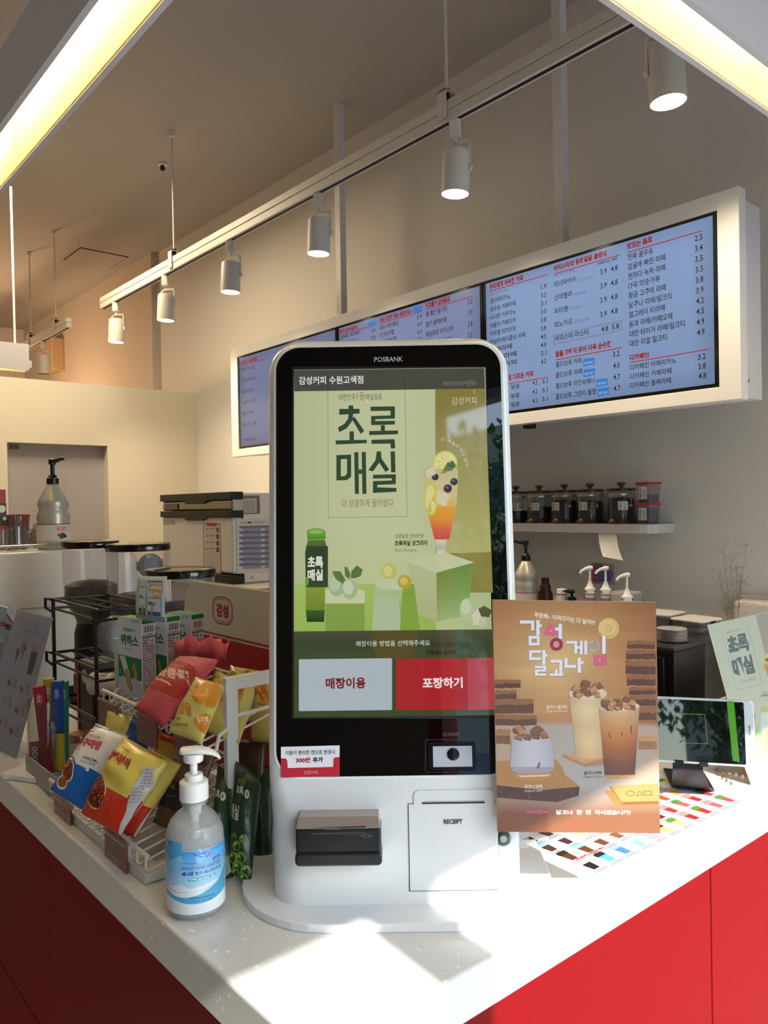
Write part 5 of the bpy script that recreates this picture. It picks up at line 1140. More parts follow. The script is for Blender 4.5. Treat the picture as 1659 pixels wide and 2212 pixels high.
def d_tteok(c):
    c.zoom(0, 1500, 2.765)
    c.poly([(565, 545), (640, 580), (700, 630), (790, 650), (700, 860), (600, 800), (480, 745), (478, 690), (520, 600)], ORG)
    c.ell(620, 598, 74, 112, '#e3cf72', a0=0); c.ell(620, 598, 68, 104, '#8c1c10'); c.ell(620, 600, 62, 98, '#5c140c')
    for k in range(22):
        a = random.uniform(0, 6.3); r = random.uniform(0, .75); x, y = 620+58*r*math.cos(a), 600+88*r*math.sin(a); q = random.uniform(-.8, .8); c.poly([(x-22*math.cos(q), y-22*math.sin(q)-6), (x+22*math.cos(q), y+22*math.sin(q)-6), (x+22*math.cos(q), y+22*math.sin(q)+5), (x-22*math.cos(q), y-22*math.sin(q)+5)], random.choice(['#a62a16', '#7a1a10', '#c04a24', '#8f2414']))
    c.text('쌀떡볶이', 672, 404, 822, 74, '#a82a1c', y1=484, bold=.06); c.text('말랑매콤한 말고', 750, 336, 812, 18, '#a82a1c', y1=374, bold=.02); c.text('과자', 700, 462, 720, 14, '#a82a1c', y1=468)
    c.poly([(900, 470), (960, 440), (940, 560), (870, 640), (790, 780), (730, 850), (706, 842), (780, 720), (850, 560)], '#c6c6c8')
    for k in range(11): x = 905-k*8+(k > 5)*-k*2; y = 470+k*19; c.text('유통기한', x, y+12, x+38, 10, '#47484c', y1=y+2)
    c.poly([(880, 310), (1010, 380), (1012, 400), (970, 385), (880, 330)], ORG)
packet('snack_packet', 'yellow and red rice cake snack packet with crumpled front, foremost on the lower tier', 'snack packet', [(266, 1590, 1.28), (366, 1644, 1.20), (262, 1806, 1.165), (174, 1756, 1.225)], .05, lambda u, v: ORG if v > .66-.10*u else YEL, None, 'snack packets on the lower tier', seed=5, wr=.008, draw=d_tteok)
packet('snack_packet', 'second yellow and red rice cake packet, tucked behind the foremost one', 'snack packet', [(330, 1622, 1.27), (393, 1652, 1.245), (292, 1812, 1.215), (215, 1772, 1.25)], .045, lambda u, v: ORG if v > .66-.06*u else YEL, None, 'snack packets on the lower tier', seed=8, draw=lambda c: c.zoom(0, 1500, 2.765).text('쌀떡볶이', 880, 480, 995, 60, '#a82a1c', y1=462, bold=.05).poly([(1000, 620), (960, 640), (800, 850), (830, 862), (985, 680)], '#c6c6c8'))
packet('snack_packet', 'blue and yellow packet behind the 1,800 price tag on the lower tier', 'snack packet', [(232, 1535, 1.44), (330, 1560, 1.40), (300, 1720, 1.37), (212, 1690, 1.42)], .03, lambda u, v: '#d9c860' if v < .25 and u < .6 else '#134f96', None, 'snack packets on the lower tier', seed=9)
packet('snack_packet', 'red edged yellow packet behind the 900 price tag on the lower tier', 'snack packet', [(345, 1580, 1.36), (440, 1610, 1.33), (400, 1760, 1.30), (300, 1730, 1.34)], .03, lambda u, v: ORG if v < .12 or v > .7 else '#cdb450', None, 'snack packets on the lower tier', seed=12)
packet('biscuit_packet', 'brown kraft snack packet with dark band behind the sanitizer bottle', 'snack packet', [(392, 1590, 1.30), (472, 1612, 1.27), (408, 1812, 1.20), (330, 1776, 1.24)], .045, lambda u, v: '#2c2030' if .50 < v < .78 else '#6e4c30', None, 'snack packets on the lower tier', seed=15,
       draw=lambda c: c.zoom(0, 1180, 2.9625).line([(1268, 1378), (1290, 1360), (1340, 1378), (1362, 1410), (1345, 1448), (1300, 1444)], 3, '#201820').text('감성', 1272, 1410, 1336, 40, '#1e161c', y1=1428, bold=.03).text('수제', 1120, 1568, 1166, 36, '#8a7838', y1=1590, bold=.03).text('HAND MADE', 1110, 1622, 1160, 12, '#8a7838', y1=1630))
packet('biscuit_packet', 'dark brown packet behind the white side frame of the rack', 'snack packet', [(492, 1595, 1.30), (572, 1600, 1.28), (570, 1790, 1.24), (480, 1780, 1.27)], .03, lambda u, v: '#4d3020', None, 'snack packets on the lower tier', seed=18)
# dark green jelly pouches standing on the counter beside the kiosk
def d_jelly(ox, oy, s=1., full=True):
    def f(c):
        c.zoom(400-ox, 1440-oy, 4.2545)
        c.text('초록', 490, 1180, 560, 80, '#cfd0c4', y1=1200, bold=.04); c.text('매실', 405, 1390, 520, 150, '#cfd0c4', y1=1440, bold=.03)
        c.ell(592, 1188, 22, 44, '#d4d6cc'); c.ell(592, 1188, 10, 20, '#8a9a5a'); c.poly([(540, 968), (576, 990), (570, 1002), (536, 980)], '#0c130c')
        for x, y in ((520, 1060), (550, 1085), (560, 1050)): c.ell(x, y, 20, 26, '#5c6a28')
        if full:
            c.text('Jelly', 430, 1585, 505, 52, '#7fa03a', y1=1600, bold=.01)
            for x, y, r in ((500, 1660, 40), (560, 1600, 34), (455, 1760, 46), (530, 1770, 50), (500, 1850, 54), (570, 1880, 44), (470, 1900, 40), (545, 1950, 40)): c.ell(x, y, r, r*1.15, '#6d9030'); c.ell(x+4, y+8, r*.62, r*.8, '#24401a'); c.ell(x-10, y-16, r*.3, r*.25, '#a4bf5a')
    return f
GRN = '#1b3a26'
packet('jelly_pouch', 'dark green plum jelly pouch in front, its tip hanging off beside the kiosk base', 'pouch', [(508, 1642, 1.22), (566, 1684, 1.20), (541, 1914, 1.135), (492, 1880, 1.155)], .03, lambda u, v: '#3a4c4a' if v < .12 and u < .5 else GRN, None, 'dark green jelly pouches', seed=21, draw=d_jelly(0, 0), back=GRN)
packet('jelly_pouch', 'dark green plum jelly pouch directly behind the sanitizer bottle', 'pouch', [(470, 1652, 1.24), (500, 1672, 1.225), (505, 1894, 1.15), (446, 1912, 1.14)], .03, lambda u, v: '#34442a' if v < .3 else GRN, None, 'dark green jelly pouches', seed=23, back=GRN,
       draw=lambda c: c.zoom(400, 1440, 4.2545).text('초록', 250, 1225, 350, 90, '#c6c7bb', y1=1250, bold=.04).ell(378, 1225, 22, 44, '#d4d6cc').ell(378, 1225, 10, 20, '#b0803a').rect(355, 1580, 392, 1730, '#dcdad2').poly([(352, 1800), (430, 1740), (440, 1880), (360, 1960)], '#6d7a68'))
packet('jelly_pouch', 'dark green plum jelly pouch half hidden at the kiosk side', 'pouch', [(545, 1640, 1.28), (590, 1660, 1.27), (588, 1888, 1.21), (536, 1872, 1.22)], .03, lambda u, v: GRN, None, 'dark green jelly pouches', seed=25, draw=d_jelly(22, -12), back=GRN)
# pink net pouch
M_net = mat('pink_net_fabric', '#d8606c', .7, var=.10, vs=60, bump=.4, bs=250)
t, S, nr, b0 = packet('net_pouch', 'pink net pouch with red label lying on the upper tier', 'pouch', [(388, 1416, 1.38), (477, 1424, 1.30), (354, 1572, 1.19), (288, 1530, 1.26)], .045, lambda u, v: '#c9545f' if v < .3 else '#b8434e', None, None, seed=31, wr=.003, M=attr_mat('net_print', .65, bump=.5, bs=220), back='#b8434e',
    draw=lambda c: c.zoom(200, 1220, 3.95).poly([(712, 872), (760, 885), (900, 950), (905, 975), (800, 1150), (770, 1170), (745, 1200), (560, 1145), (510, 1105), (640, 925), (680, 910)], '#b01c1e').text('마봉팩', 598, 1050, 840, 96, '#dcb4b0', y1=1105, bold=.05).poly([(580, 1052), (712, 1118), (706, 1132), (575, 1068)], '#d8a8a4').text('마녀의봉투팩', 712, 945, 815, 20, '#d8a8a4', y1=975).line([(845, 838), (880, 826), (915, 838), (918, 862), (885, 870), (848, 858)], 3, '#dda8ac', True).text('감성', 862, 860, 902, 24, '#dda8ac', y1=862))
m = MB(); nf = 26
for rowi, (amp, h0, dp) in enumerate(((.006, .034, .0), (.008, .022, .010), (.007, .028, .018))):
    g = []
    for k in range(nf+1):
        u = k/nf; p = at(386+u*100-rowi*4, 1418+6*u, 1.385-.08*u+dp); up = Vector((.02, .03, 1)); hgt = h0*(.6+.5*abs(math.sin(u*7+rowi)))
        g += [tuple(p-b0), tuple(p+up*hgt+Vector((amp*math.sin(u*22+rowi), amp*math.cos(u*17), 0))+Vector((.012*u, .01, 0))-b0)]
    m.add(g, [(2*k, 2*k+2, 2*k+3, 2*k+1) for k in range(nf)])
rf = obj('ruffle', m, M_net, t, smooth=True, norm=False); md = rf.modifiers.new('s', 'SOLIDIFY'); md.thickness = .0008
# yellow tangerine packets
YG = '#d2c66c'
def d_tan(c):
    c.zoom(200, 1220, 3.95)
    c.ell(1000, 1125, 118, 125, '#d9902a'); c.ell(1000, 1115, 96, 100, '#e09a34'); c.ell(990, 1380, 80, 78, '#d2862c')
    c.text('감귤', 770, 1305, 880, 96, '#c8862a', y1=1325, bold=.05); c.text('(85 kcal)', 706, 1345, 780, 24, '#b0602a', y1=1358, bold=.02); c.text('0% 감귤 함유 100%', 700, 1390, 845, 24, '#b0602a', y1=1412, bold=.02)
    c.text('알코밸', 930, 1388, 1020, 38, '#eadba6', y1=1360, bold=.03); c.ring(852, 1125, 22, 34, 4, '#6a6a2a')
packet('tangerine_packet', 'pale yellow tangerine packet with orange circle at the front of the upper tier', 'snack packet', [(422, 1462, 1.235), (488, 1480, 1.20), (436, 1606, 1.135), (362, 1580, 1.18)], .03, lambda u, v: YG, None, 'yellow tangerine packets', seed=41, draw=d_tan, wr=.005)
TQ = [([(462, 1442, 1.30), (512, 1472, 1.27), (492, 1598, 1.20), (440, 1580, 1.23)], 'pale yellow tangerine packet second from the front, behind the circle packet'),
      ([(498, 1436, 1.34), (545, 1462, 1.31), (520, 1590, 1.23), (478, 1580, 1.26)], 'pale yellow tangerine packet seen through the rack side frame at left'),
      ([(536, 1452, 1.33), (556, 1456, 1.31), (518, 1606, 1.215), (498, 1602, 1.225)], 'pale yellow tangerine packet turned edge on in the rack side frame'),
      ([(548, 1460, 1.36), (600, 1468, 1.33), (590, 1606, 1.25), (540, 1600, 1.27)], 'pale yellow tangerine packet partly hidden by the kiosk'),
      ([(505, 1440, 1.38), (585, 1452, 1.36), (575, 1560, 1.28), (500, 1555, 1.30)], 'pale yellow tangerine packet at the back of the upper tier')]
for k, (q, s) in enumerate(TQ):
    x, y = (q[0][0]+q[1][0]+q[2][0]+q[3][0])/4, (q[0][1]+q[1][1])/2
    packet('tangerine_packet', s, 'snack packet', q, .022, lambda u, v: YG, None, 'yellow tangerine packets', seed=50+k, n=8, mz=14, draw=(lambda c, x=x, y=y: c.ell(x+4, y+42, 22, 26, '#d08c2c').poly([(x-14, y+8), (x-2, y+4), (x+4, y+12), (x-8, y+16)], '#8f9438')) if k != 2 else None)
# wafer boxes
def wafer(ctr, rz, label, front=True):
    w, d, h = .074, .030, .143
    t = thing('wafer_box', label, 'box', ctr, rz, 'green and white wafer boxes'); W = Matrix.Translation(ctr) @ Matrix.Rotation(rz, 4, 'Z')
    obj('carton', MB().box(-w/2, w/2, 0, d, 0, h), mat('carton_white', '#d6dbe0', .5), t, bevel=.0006)
    obj('carton_top', MB().box(-w/2+.0005, w/2-.0005, .0005, d-.0005, h, h+.0008), mat('carton_green', '#1f7a38', .5), t)
    R3 = W.to_3x3()
    c = Canvas(W @ Vector((-w/2, 0, 0)), R3 @ Vector((1, 0, 0)), Vector((0, 0, 1)), R3 @ Vector((0, -1, 0)), step=.00007)
    def tx(s, a, b, x2, hh, col, bo=.0):
        V, F = text_mesh(s, bo); c._put([(a+(x2-a)*u, b+hh*v) for u, v in V], F, [[lin(col)]*len(f) for f in F])
    G = '#16763a'
    c.raw([(.001, .032), (w-.001, .032), (w-.001, .072), (.001, .074)], G); c.raw([(.001, .001), (w-.001, .001), (w-.001, .026), (.05, .038), (.035, .024), (.018, .036), (.001, .030)], '#b9bcc6')
    c.raw([(.004, .072), (.022, .072), (.04, .030), (.026, .030)], '#cfd4da')
    for dx, dy, k in ((.022, .006, 1), (.044, .030, .8)):
        c.raw([(dx, dy+.04*k), (dx+.006, dy+.045*k), (dx+.022*k, dy+.012), (dx+.018*k, dy), (dx+.004, dy+.014)], '#8a5a32'); c.raw([(dx+.002, dy+.038*k), (dx+.006, dy+.042*k), (dx+.019*k, dy+.012), (dx+.016*k, dy+.003), (dx+.005, dy+.015)], '#c08a54')
    for k in range(7): c.raw([(.006+.009*k, .044+.006*(k % 3)), (.008+.009*k, .044+.006*(k % 3)), (.007+.009*k, .047+.006*(k % 3))], '#e6ebe8')
    tx('웨하스', .009, .092, .064, .021, G, .04); tx('목장을 담을고 온', .017, .119, .054, .006, '#2a5a36', .02); tx('서주우유맛', .022, .084, .046, .004, '#2a5a36'); tx('감성×서주', .044, .136, .068, .006, '#2a4a36'); tx('2개입', .004, .004, .014, .005, G, .02)
    c.build('front_print', M_print, t, inv_parent=W)
    c = Canvas(W @ Vector((w/2, 0, 0)), R3 @ Vector((0, 1, 0)), Vector((0, 0, 1)), R3 @ Vector((1, 0, 0)), step=.00007)
    c.raw([(.001, 0), (d-.001, 0), (d-.001, h), (.001, h)], '#c4aeb4'); c.raw([(.001, h-.008), (d-.001, h-.008), (d-.001, h), (.001, h)], G); c.raw([(.001, h-.033), (d-.001, h-.033), (d-.001, h-.031), (.001, h-.031)], G); c.raw([(.001, h-.030), (d-.001, h-.030), (d-.001, h-.009), (.001, h-.009)], '#d6d6d8')
    for k in range(12): c.raw([(.004+.0018*k, h-.024), (.004+.0018*k+.0005+.0005*(k % 3), h-.024), (.004+.0018*k+.0005+.0005*(k % 3), h-.012), (.004+.0018*k, h-.012)], '#2c2a30')
    rq = random.Random(4)
    for k in range(7):
        for j in range(int(22)): z = .004+j*.0052; c.raw([(.003+.0034*k, z), (.003+.0034*k+rq.uniform(.001, .0026), z), (.003+.0034*k+.002, z+.0034), (.003+.0034*k, z+.0034)], rq.choice(['#6c5a60', '#8c7a80', '#4c3e44', '#c4aeb4']))
    c.raw([(.017, h-.046), (.027, h-.046), (.027, h-.035), (.017, h-.035)], '#dedbdc'); tx('산', .0185, h-.0445, .0255, .008, '#2a282c', .03)
    c.build('side_print', M_print, t, inv_parent=W)
    return t
WR = -PI/2+.20
w0p = at(320, 1560, 1.385); zb_ = 1.187
def wpos(px, py, d): p = at(px, py, d); p.z = zb_; return p
fx = on(285, 1420, x=.572)
wb = Vector((.574, 1.405, zb_+.0))
wafer(wb, WR, 'front green and white wafer box carrying the little advert card')
wafer(wb+Vector((.046, -.006, 0)), WR, 'middle green and white wafer box on the upper tier')
wafer(wb+Vector((.092, -.012, .0)), WR, 'rear green and white wafer box nearest the header panel')
# advert card
ac = at(330, 1300, 1.37); 
cc = thing('advert_card', 'small curved advert card standing on the front wafer box', 'card', at(330, 1345, 1.375))
IMc = Matrix.Translation(at(330, 1345, 1.375)); px4 = [(298, 1244), (362, 1245), (358, 1346), (297, 1334)]
C4 = [at(298, 1244, 1.385), at(361, 1245, 1.35), at(357, 1345, 1.345), at(295, 1335, 1.385)]
nc = (C4[1]-C4[0]).cross(C4[0]-C4[3]).normalized()
def Scard(u, v): return C4[0]*(1-u)*(1-v)+C4[1]*u*(1-v)+C4[2]*u*v+C4[3]*(1-u)*v+nc*(.004*math.sin(PI*u)+.003*math.sin(PI*v))
m = MB(); N1 = 8
m.add([tuple(Scard(i/N1, j/N1)-IMc.translation) for j in range(N1+1) for i in range(N1+1)], [(j*(N1+1)+i, j*(N1+1)+i+1, (j+1)*(N1+1)+i+1, (j+1)*(N1+1)+i) for j in range(N1) for i in range(N1)])
o = obj('card_sheet', m, mat('card_pale_blue', '#c4d4d8', .5), cc, smooth=True, norm=False); md = o.modifiers.new('s', 'SOLIDIFY'); md.thickness = .0006; md.offset = 0
c = Canvas(surf=lambda a, b, off: Scard(a, 1-b)+nc*(off+.0004), O=Vector(), maxe=.12, step=.00007)
def tx(s, a, b, x2, hh, col, bo=.0):
    V, F = text_mesh(s, bo); c._put([(a+(x2-a)*u, b+hh*v) for u, v in V], F, [[lin(col)]*len(f) for f in F])
c.raw([(.0, .0), (1, .0), (1, .12), (0, .12)], '#8f93a4'); tx('맛있고 즐거움을 담았어요', .44, .86, .90, .05, '#2a3434', .03); c.raw([(.50, .67), (.92, .67), (.92, .82), (.50, .82)], '#d89a4c'); tx('서주우유맛', .53, .69, .89, .11, '#f0e6d0', .05); c.raw([(.66, .54), (.92, .54), (.92, .66), (.66, .66)], '#d89a4c'); tx('웨하스', .68, .55, .90, .10, '#f0e6d0', .05)
for x0, x1, y0, y1 in ((.12, .42, .08, .76), (.46, .90, .10, .52)): c.raw([(x0, y0), (x1, y0), (x1, y1), (x0, y1)], '#2c3a34'); c.raw([(x0+.01, y0+.01), (x1-.01, y0+.01), (x1-.01, y1-.01), (x0+.01, y1-.01)], '#cdd6d8'); c.raw([(x0+.02, y0+.02), (x1-.02, y0+.02), (x1-.02, y0+.28*(y1-y0)), (x0+.02, y0+.28*(y1-y0))], '#2d6a9c' if x0 > .3 else '#2a6a40'); c.raw([(x0+.12, y0+.04), (x0+.17, y0+.04), (x0+.22, y0+.26), (x0+.16, y0+.28)], '#c49468'); tx('웨하스', x0+.04, y0+(y1-y0)*.58, x0+.04+(x1-x0)*.6, .09, '#1f6a3a', .04)
c.build('card_print', M_print, cc, inv_parent=IMc)
# ------------------------------------------------------------------ left end of the counter
Q = pquad(at(37, 1316, 1.80), (114, 1335), at(35, 1639, 1.735), at(-47, 1598, 1.81))
s1 = thing('menu_sign_stand', 'clear acrylic stand with ice cream and drinks menu beside the glass mug', 'sign stand', Q[3])
bot = [at(35, 1639, 1.735), at(60, 1632, 1.80), at(-20, 1595, 1.87)]
quad_sheet('acrylic_front', s1, [p+Vector((-.004, -.004, 0)) for p in Q], Q[3], M_clear, .0015)
quad_sheet('menu_card', s1, Q, Q[3], mat('menu_card_grey', '#b4b6ba', .5), .001)
foot = [Q[3], Q[2], Q[2]+Vector((.06, .03, 0)), Q[3]+Vector((.06, .03, 0))]
quad_sheet('acrylic_foot', s1, foot, Q[3], M_clear, .002)
c = quad_canvas(Q); c.zoom(0, 1300, 5.8222)
c.poly([(255, 105), (655, 205), (505, 800), (205, 1960), (20, 1830), (0, 1790), (-40, 1400), (60, 900)], '#b6b8bb')
def dk(pts, col): c.poly(pts, col)
dk([(405, 565), (430, 555), (470, 570), (482, 600), (470, 650), (430, 640), (400, 620)], '#b89a54'); c.grad([(395, 615), (478, 645), (400, 925), (340, 905)], ['#5a1a1c', '#3a1418', '#221420'], 3); c.line([(365, 880), (395, 905), (405, 850)], 3, '#a89a9a')
for k in range(12): c.ell(440+random.uniform(-30, 30), 598+random.uniform(-22, 22), 12, 5, random.choice(['#d6b45c', '#8f6a2c', '#e0c987']), 6)
dk([(215, 505), (238, 495), (245, 545), (225, 560)], '#c8bfb8'); dk([(212, 580), (255, 600), (245, 650), (186, 775), (195, 720)], '#6a5450')
dk([(268, 560), (300, 490), (335, 520), (332, 600), (305, 640), (270, 748), (276, 640)], '#a08058'); dk([(308, 560), (335, 575), (330, 612), (306, 605)], '#4a2c20')
for x, y, cc_ in ((115, 1000, '#a06038'), (275, 1090, '#b02a24'), (55, 1250, '#c8906c'), (210, 1350, '#8c2448'), (140, 1610, '#8c1f28'), (0, 1500, '#a84432')):
    c.poly([(x-28, y-52), (x+30, y-40), (x+12, y+66), (x-14, y+58)], cc_); c.poly([(x-28, y-52), (x+30, y-40), (x+26, y-12), (x-24, y-26)], '#c8a06a')
    for k in range(6): c.poly([(x+62-k*3, y-50+k*24), (x+105-k*3, y-40+k*24), (x+103-k*3, y-32+k*24), (x+60-k*3, y-42+k*24)], '#5c5a5e'); c.poly([(x+40-k*3, y-54+k*24), (x+48-k*3, y-52+k*24), (x+47-k*3, y-45+k*24), (x+39-k*3, y-47+k*24)], '#6a686c')
    c.line([(x-20, y-80), (x+90, y-60)], 1.5, '#8d8b90')
c.line([(125, 800), (440, 910)], 1.6, '#8d8b90'); c.text('아이스크림 & 디저트', 305, 385, 480, 42, '#7a776e', y1=415, bold=.02); c.text('감성커피', 350, 300, 470, 40, '#8a867c', y1=330); c.text('달콤한 감성', 215, 815, 300, 16, '#6b696c', y1=830)
c.build('menu_card_print', M_print, s1, inv_parent=Matrix.Translation(Q[3]))
tb = [Q[0]+Vector((.0, -.002, .004)), Q[1]+Vector((0, -.002, .004))]
Q2 = pquad(at(-60, 1290, 1.90), (37, 1320), at(-25, 1560, 1.93), at(-110, 1520, 1.97))
s2 = thing('poster_sign_stand', 'pale blue acrylic sign stand cut off by the left picture edge', 'sign stand', Q2[3])
quad_sheet('poster_card', s2, Q2, Q2[3], mat('pale_blue_card', '#9fb0bc', .4), .002)
lg = [Q2[3], Q2[2], Vector((Q2[2].x, Q2[2].y, CT)), Vector((Q2[3].x, Q2[3].y, CT))]; quad_sheet('stand_leg', s2, lg, Q2[3], M_clear, .002)
c = quad_canvas(Q2); c.zoom(0, 1300, 5.8222); c.text('얼음으로', -110, 300, 68, 70, '#b0282c', y1=320, bold=.06); c.text('변한다!', 70, 345, 160, 76, '#1c1a1c', y1=368, bold=.06); c.ell(10, 480, 34, 20, '#c4ccd4'); c.poly([(-40, 500), (40, 500), (20, 720), (-30, 720)], '#9a98a4')
c.build('poster_print', M_print, s2, inv_parent=Matrix.Translation(Q2[3]))
Q3 = [at(20, 1297, 1.77), at(36, 1312, 1.765), at(27, 1352, 1.765), at(14, 1325, 1.77)]
f_ = thing('price_flag', 'tiny red and white paper flag clipped on top of the left stands', 'flag', Q3[3])
quad_sheet('flag_paper', f_, Q3, Q3[3], mat('flag_white', '#cfcdd0', .5), .0008)
c = quad_canvas(Q3); c.zoom(0, 1300, 5.8222); c.poly([(88, 140), (170, 265), (165, 290), (82, 170)], '#a02a30'); c.text('SALE', 112, 90, 165, 20, '#6a3a40', y1=160); c.build('flag_print', M_print, f_, inv_parent=Matrix.Translation(Q3[3]))

# glass mug with stick boxes
mp = on(106, 1672, z=CT); mp.z = CT+.0005
mg = thing('glass_mug', 'clear handled glass mug holding coloured stick boxes', 'mug', mp)
obj('mug_glass', MB().lathe([(0, 0), (.036, 0), (.040, .004), (.041, .158), (.0385, .158), (.0375, .012), (0, .012)], 40, cap=False), M_clearg, mg, smooth=True)
hv = (Vector((0, 0, 0))-Vector((mp.x, mp.y, 0))).normalized(); hx = Matrix.Rotation(.15, 3, 'Z') @ hv
hp_ = [(.039, .112), (.052, .116), (.062, .108), (.064, .085), (.062, .060), (.054, .045), (.039, .042)]
obj('handle', MB().tube([tuple(hx*r+Vector((0, 0, z))) for r, z in hp_], .0055, 10), glass_mat('thick_glass', '#dfe2e2', .0, 1.8, .05), mg, smooth=True)
obj('price_card', MB().box(-.031, .031, -.0006, .0006, .004, .064, Matrix.Rotation(math.atan2(hv.y, hv.x)+PI/2-.1, 4, 'Z') @ Matrix.Translation((0, .030, 0)) if False else Matrix.Rotation(math.atan2(hv.y, hv.x)+PI/2-.1, 4, 'Z') @ Matrix.Translation((-.004, -.020, .012))), mat('tag_maroon', '#a82c3a', .45), mg)
WP = Matrix.Translation(mp) @ Matrix.Rotation(math.atan2(hv.y, hv.x)+PI/2-.1, 4, 'Z') @ Matrix.Translation((-.004, -.0208, .012)); r3 = WP.to_3x3()
c = Canvas(WP.translation, r3 @ Vector((1, 0, 0)), Vector((0, 0, 1)), r3 @ Vector((0, -1, 0)), step=.00007)
V, F = text_mesh('1,000', .02); c._put([(-.012-.014*v, .012+.042*u) for u, v in V], F, [[lin('#e0ccca')]*len(f) for f in F])
V, F = text_mesh('스틱커피', .02); c._put([(.012-.006*v, .022+.032*u) for u, v in V], F, [[lin('#d0a8a8')]*len(f) for f in F])
c.build('price_card_print', M_print, mg, inv_parent=Matrix.Translation(mp))
def stick(px, d, top, w, lean, col, name, label, low=None):
    p = at(px, 1600, d); p.z = mp.z+.0135; h = top; R = Matrix.Rotation(KA+.1, 4, 'Z') @ Matrix.Rotation(lean, 4, 'Y')
    t = thing(name, label, 'stick box', M=Matrix.Translation(p) @ R, group='coloured stick boxes in the glass mug')
    obj('carton', MB().box(-w/2, w/2, -.007, .007, 0, h), mat(name+col, col, .4), t, bevel=.0008)
    if low:
        obj('lower_band', MB().box(-w/2-.0003, w/2+.0003, -.0073, .0073, 0, h*.42), mat('band'+low, low, .4), t)
        obj('stripe', MB().box(-w/2-.0005, w/2+.0005, -.0075, .0075, h*.42, h*.435), M_blackm, t)
    W = Matrix.Translation(p) @ R; r = W.to_3x3(); c = Canvas(W @ Vector((0, -.0076, 0)), r @ Vector((1, 0, 0)), r @ Vector((0, 0, 1)), r @ Vector((0, -1, 0)), step=.00007)
    c._put([], [], []); pts = [(.0045*math.cos(a), h-.026+.011*math.sin(a)) for a in [k*PI/8 for k in range(16)]]
    for (xa, ya), (xb, yb) in zip(pts, pts[1:]+pts[:1]): d_ = math.hypot(xb-xa, yb-ya); nx, ny = -(yb-ya)/d_*.0004, (xb-xa)/d_*.0004; c.raw([(xa+nx, ya+ny), (xa-nx, ya-ny), (xb-nx, yb-ny), (xb+nx, yb+ny)], '#d8d4dc'); c.layer = 2
    V, F = text_mesh('감성', .03); c._put([(-.0025+.005*v, h-.032+.013*u) for u, v in V], F, [[lin('#d8d4dc')]*len(f) for f in F]); c.build('stick_logo', M_print, t, inv_parent=W)
stick(106, 1.615, .178, .022, -.10, '#a01c2a', 'stick_box', 'red stick box in the glass mug', None)
stick(127, 1.625, .185, .022, -.0, '#1d4a9c', 'stick_box', 'blue stick box with yellow lower half in the glass mug', '#c9b030')
stick(112, 1.645, .186, .020, -.02, '#c0a824', 'stick_box', 'yellow stick box behind the red and blue ones in the mug')
stick(138, 1.635, .182, .014, .02, '#2f7a66', 'stick_box', 'teal stick box at the right side inside the mug')
# open carton with green sachets, card reader pad
cb = thing('open_carton', 'low open cardboard carton of green sachets behind the rack corner', 'carton', (.535, 1.60, CT+.0005), .0)
T = .002
obj('carton_walls', MB().box(-.055, -.053, -.07, .13, 0, .045).box(.12, .122, -.07, .13, 0, .045).box(-.055, .122, -.07, -.068, 0, .045).box(-.055, .122, .128, .13, 0, .045).box(-.053, .12, -.068, .128, 0, .002), mat('carton_grey_board', '#b5b0a4', .8), cb)
rr = random.Random(9)
for k in range(6):
    p = (-.02+.022*k, .01+rr.uniform(-.02, .04), .006+.004*k)
    tag(obj('green_sachet', MB().box(-.035, .035, -.045, .045, 0, .004, Matrix.Translation((.535+p[0], 1.60+p[1], CT+p[2])) @ Matrix.Rotation(rr.uniform(-.3, .3), 4, 'Z') @ Matrix.Rotation(-.12, 4, 'Y')), mat('sachet_green', '#8f9c58' if k % 2 else '#6c9a74', .5, var=.3, vs=40), bevel=.0015), 'green patterned sachet lying in the open cardboard carton', 'sachet', 'green sachets in the open carton')
pd = tag(obj('white_pad', MB().prism(rrect(-.035, .035, -.055, .055, .012, 5), 0, .012), M_white, bevel=.003), 'white rounded pad lying between glass mug and open carton', 'pad'); pd.location = (.505, 1.735-.02, CT+.0005); pd.rotation_euler = (0, 0, .5)
pd.location = on(72, 1677, z=CT); pd.location.z = CT+.0005
jr = thing('copper_jar', 'small copper coloured jar behind the open carton', 'jar', on(175, 1640, z=CT)); jr.location.z = CT+.0005
obj('jar_body', MB().lathe([(.022, 0), (.026, .006), (.026, .05), (.022, .058), (0, .058)], 24), mat('copper_tint', '#a8745c', .25, metal=.6), jr, smooth=True)
# black wire rack behind
bw = thing('black_wire_shelf', 'black wire shelf unit behind the snack rack', 'wire shelf', (.62, 1.68, CT)); wr = .0038
A = (.0, 0.0); XL, YL = .135, .30
for x, y in ((0, .02), (0, YL), (XL, .02), (XL, YL)): obj('post', MB().tube([(x, y, 0), (x, y, .338)], wr*1.2, 8), M_bwire, bw)
for z in (.335, .205, .095):
    obj('shelf_ring', MB().tube([(0, 0, z), (XL, 0, z), (XL, YL, z), (0, YL, z)], wr, 8, closed=True), M_bwire, bw)
    obj('shelf_ring_lower', MB().tube([(0, .0, z-.022), (XL, 0, z-.022), (XL, YL, z-.022), (0, YL, z-.022)], wr*.8, 8, closed=True).tube([(-.004, YL, z), (-.012, YL+.02, z+.002), (-.012, YL+.02, z-.02), (-.002, YL, z-.03)], wr, 8), M_bwire, bw)
    for k in range(2): w = obj('shelf_wire', MB().tube([(.045+.045*k, 0, z-.004), (.045+.042*k, YL, z-.004)], wr*.55, 6), M_bwire, bw)
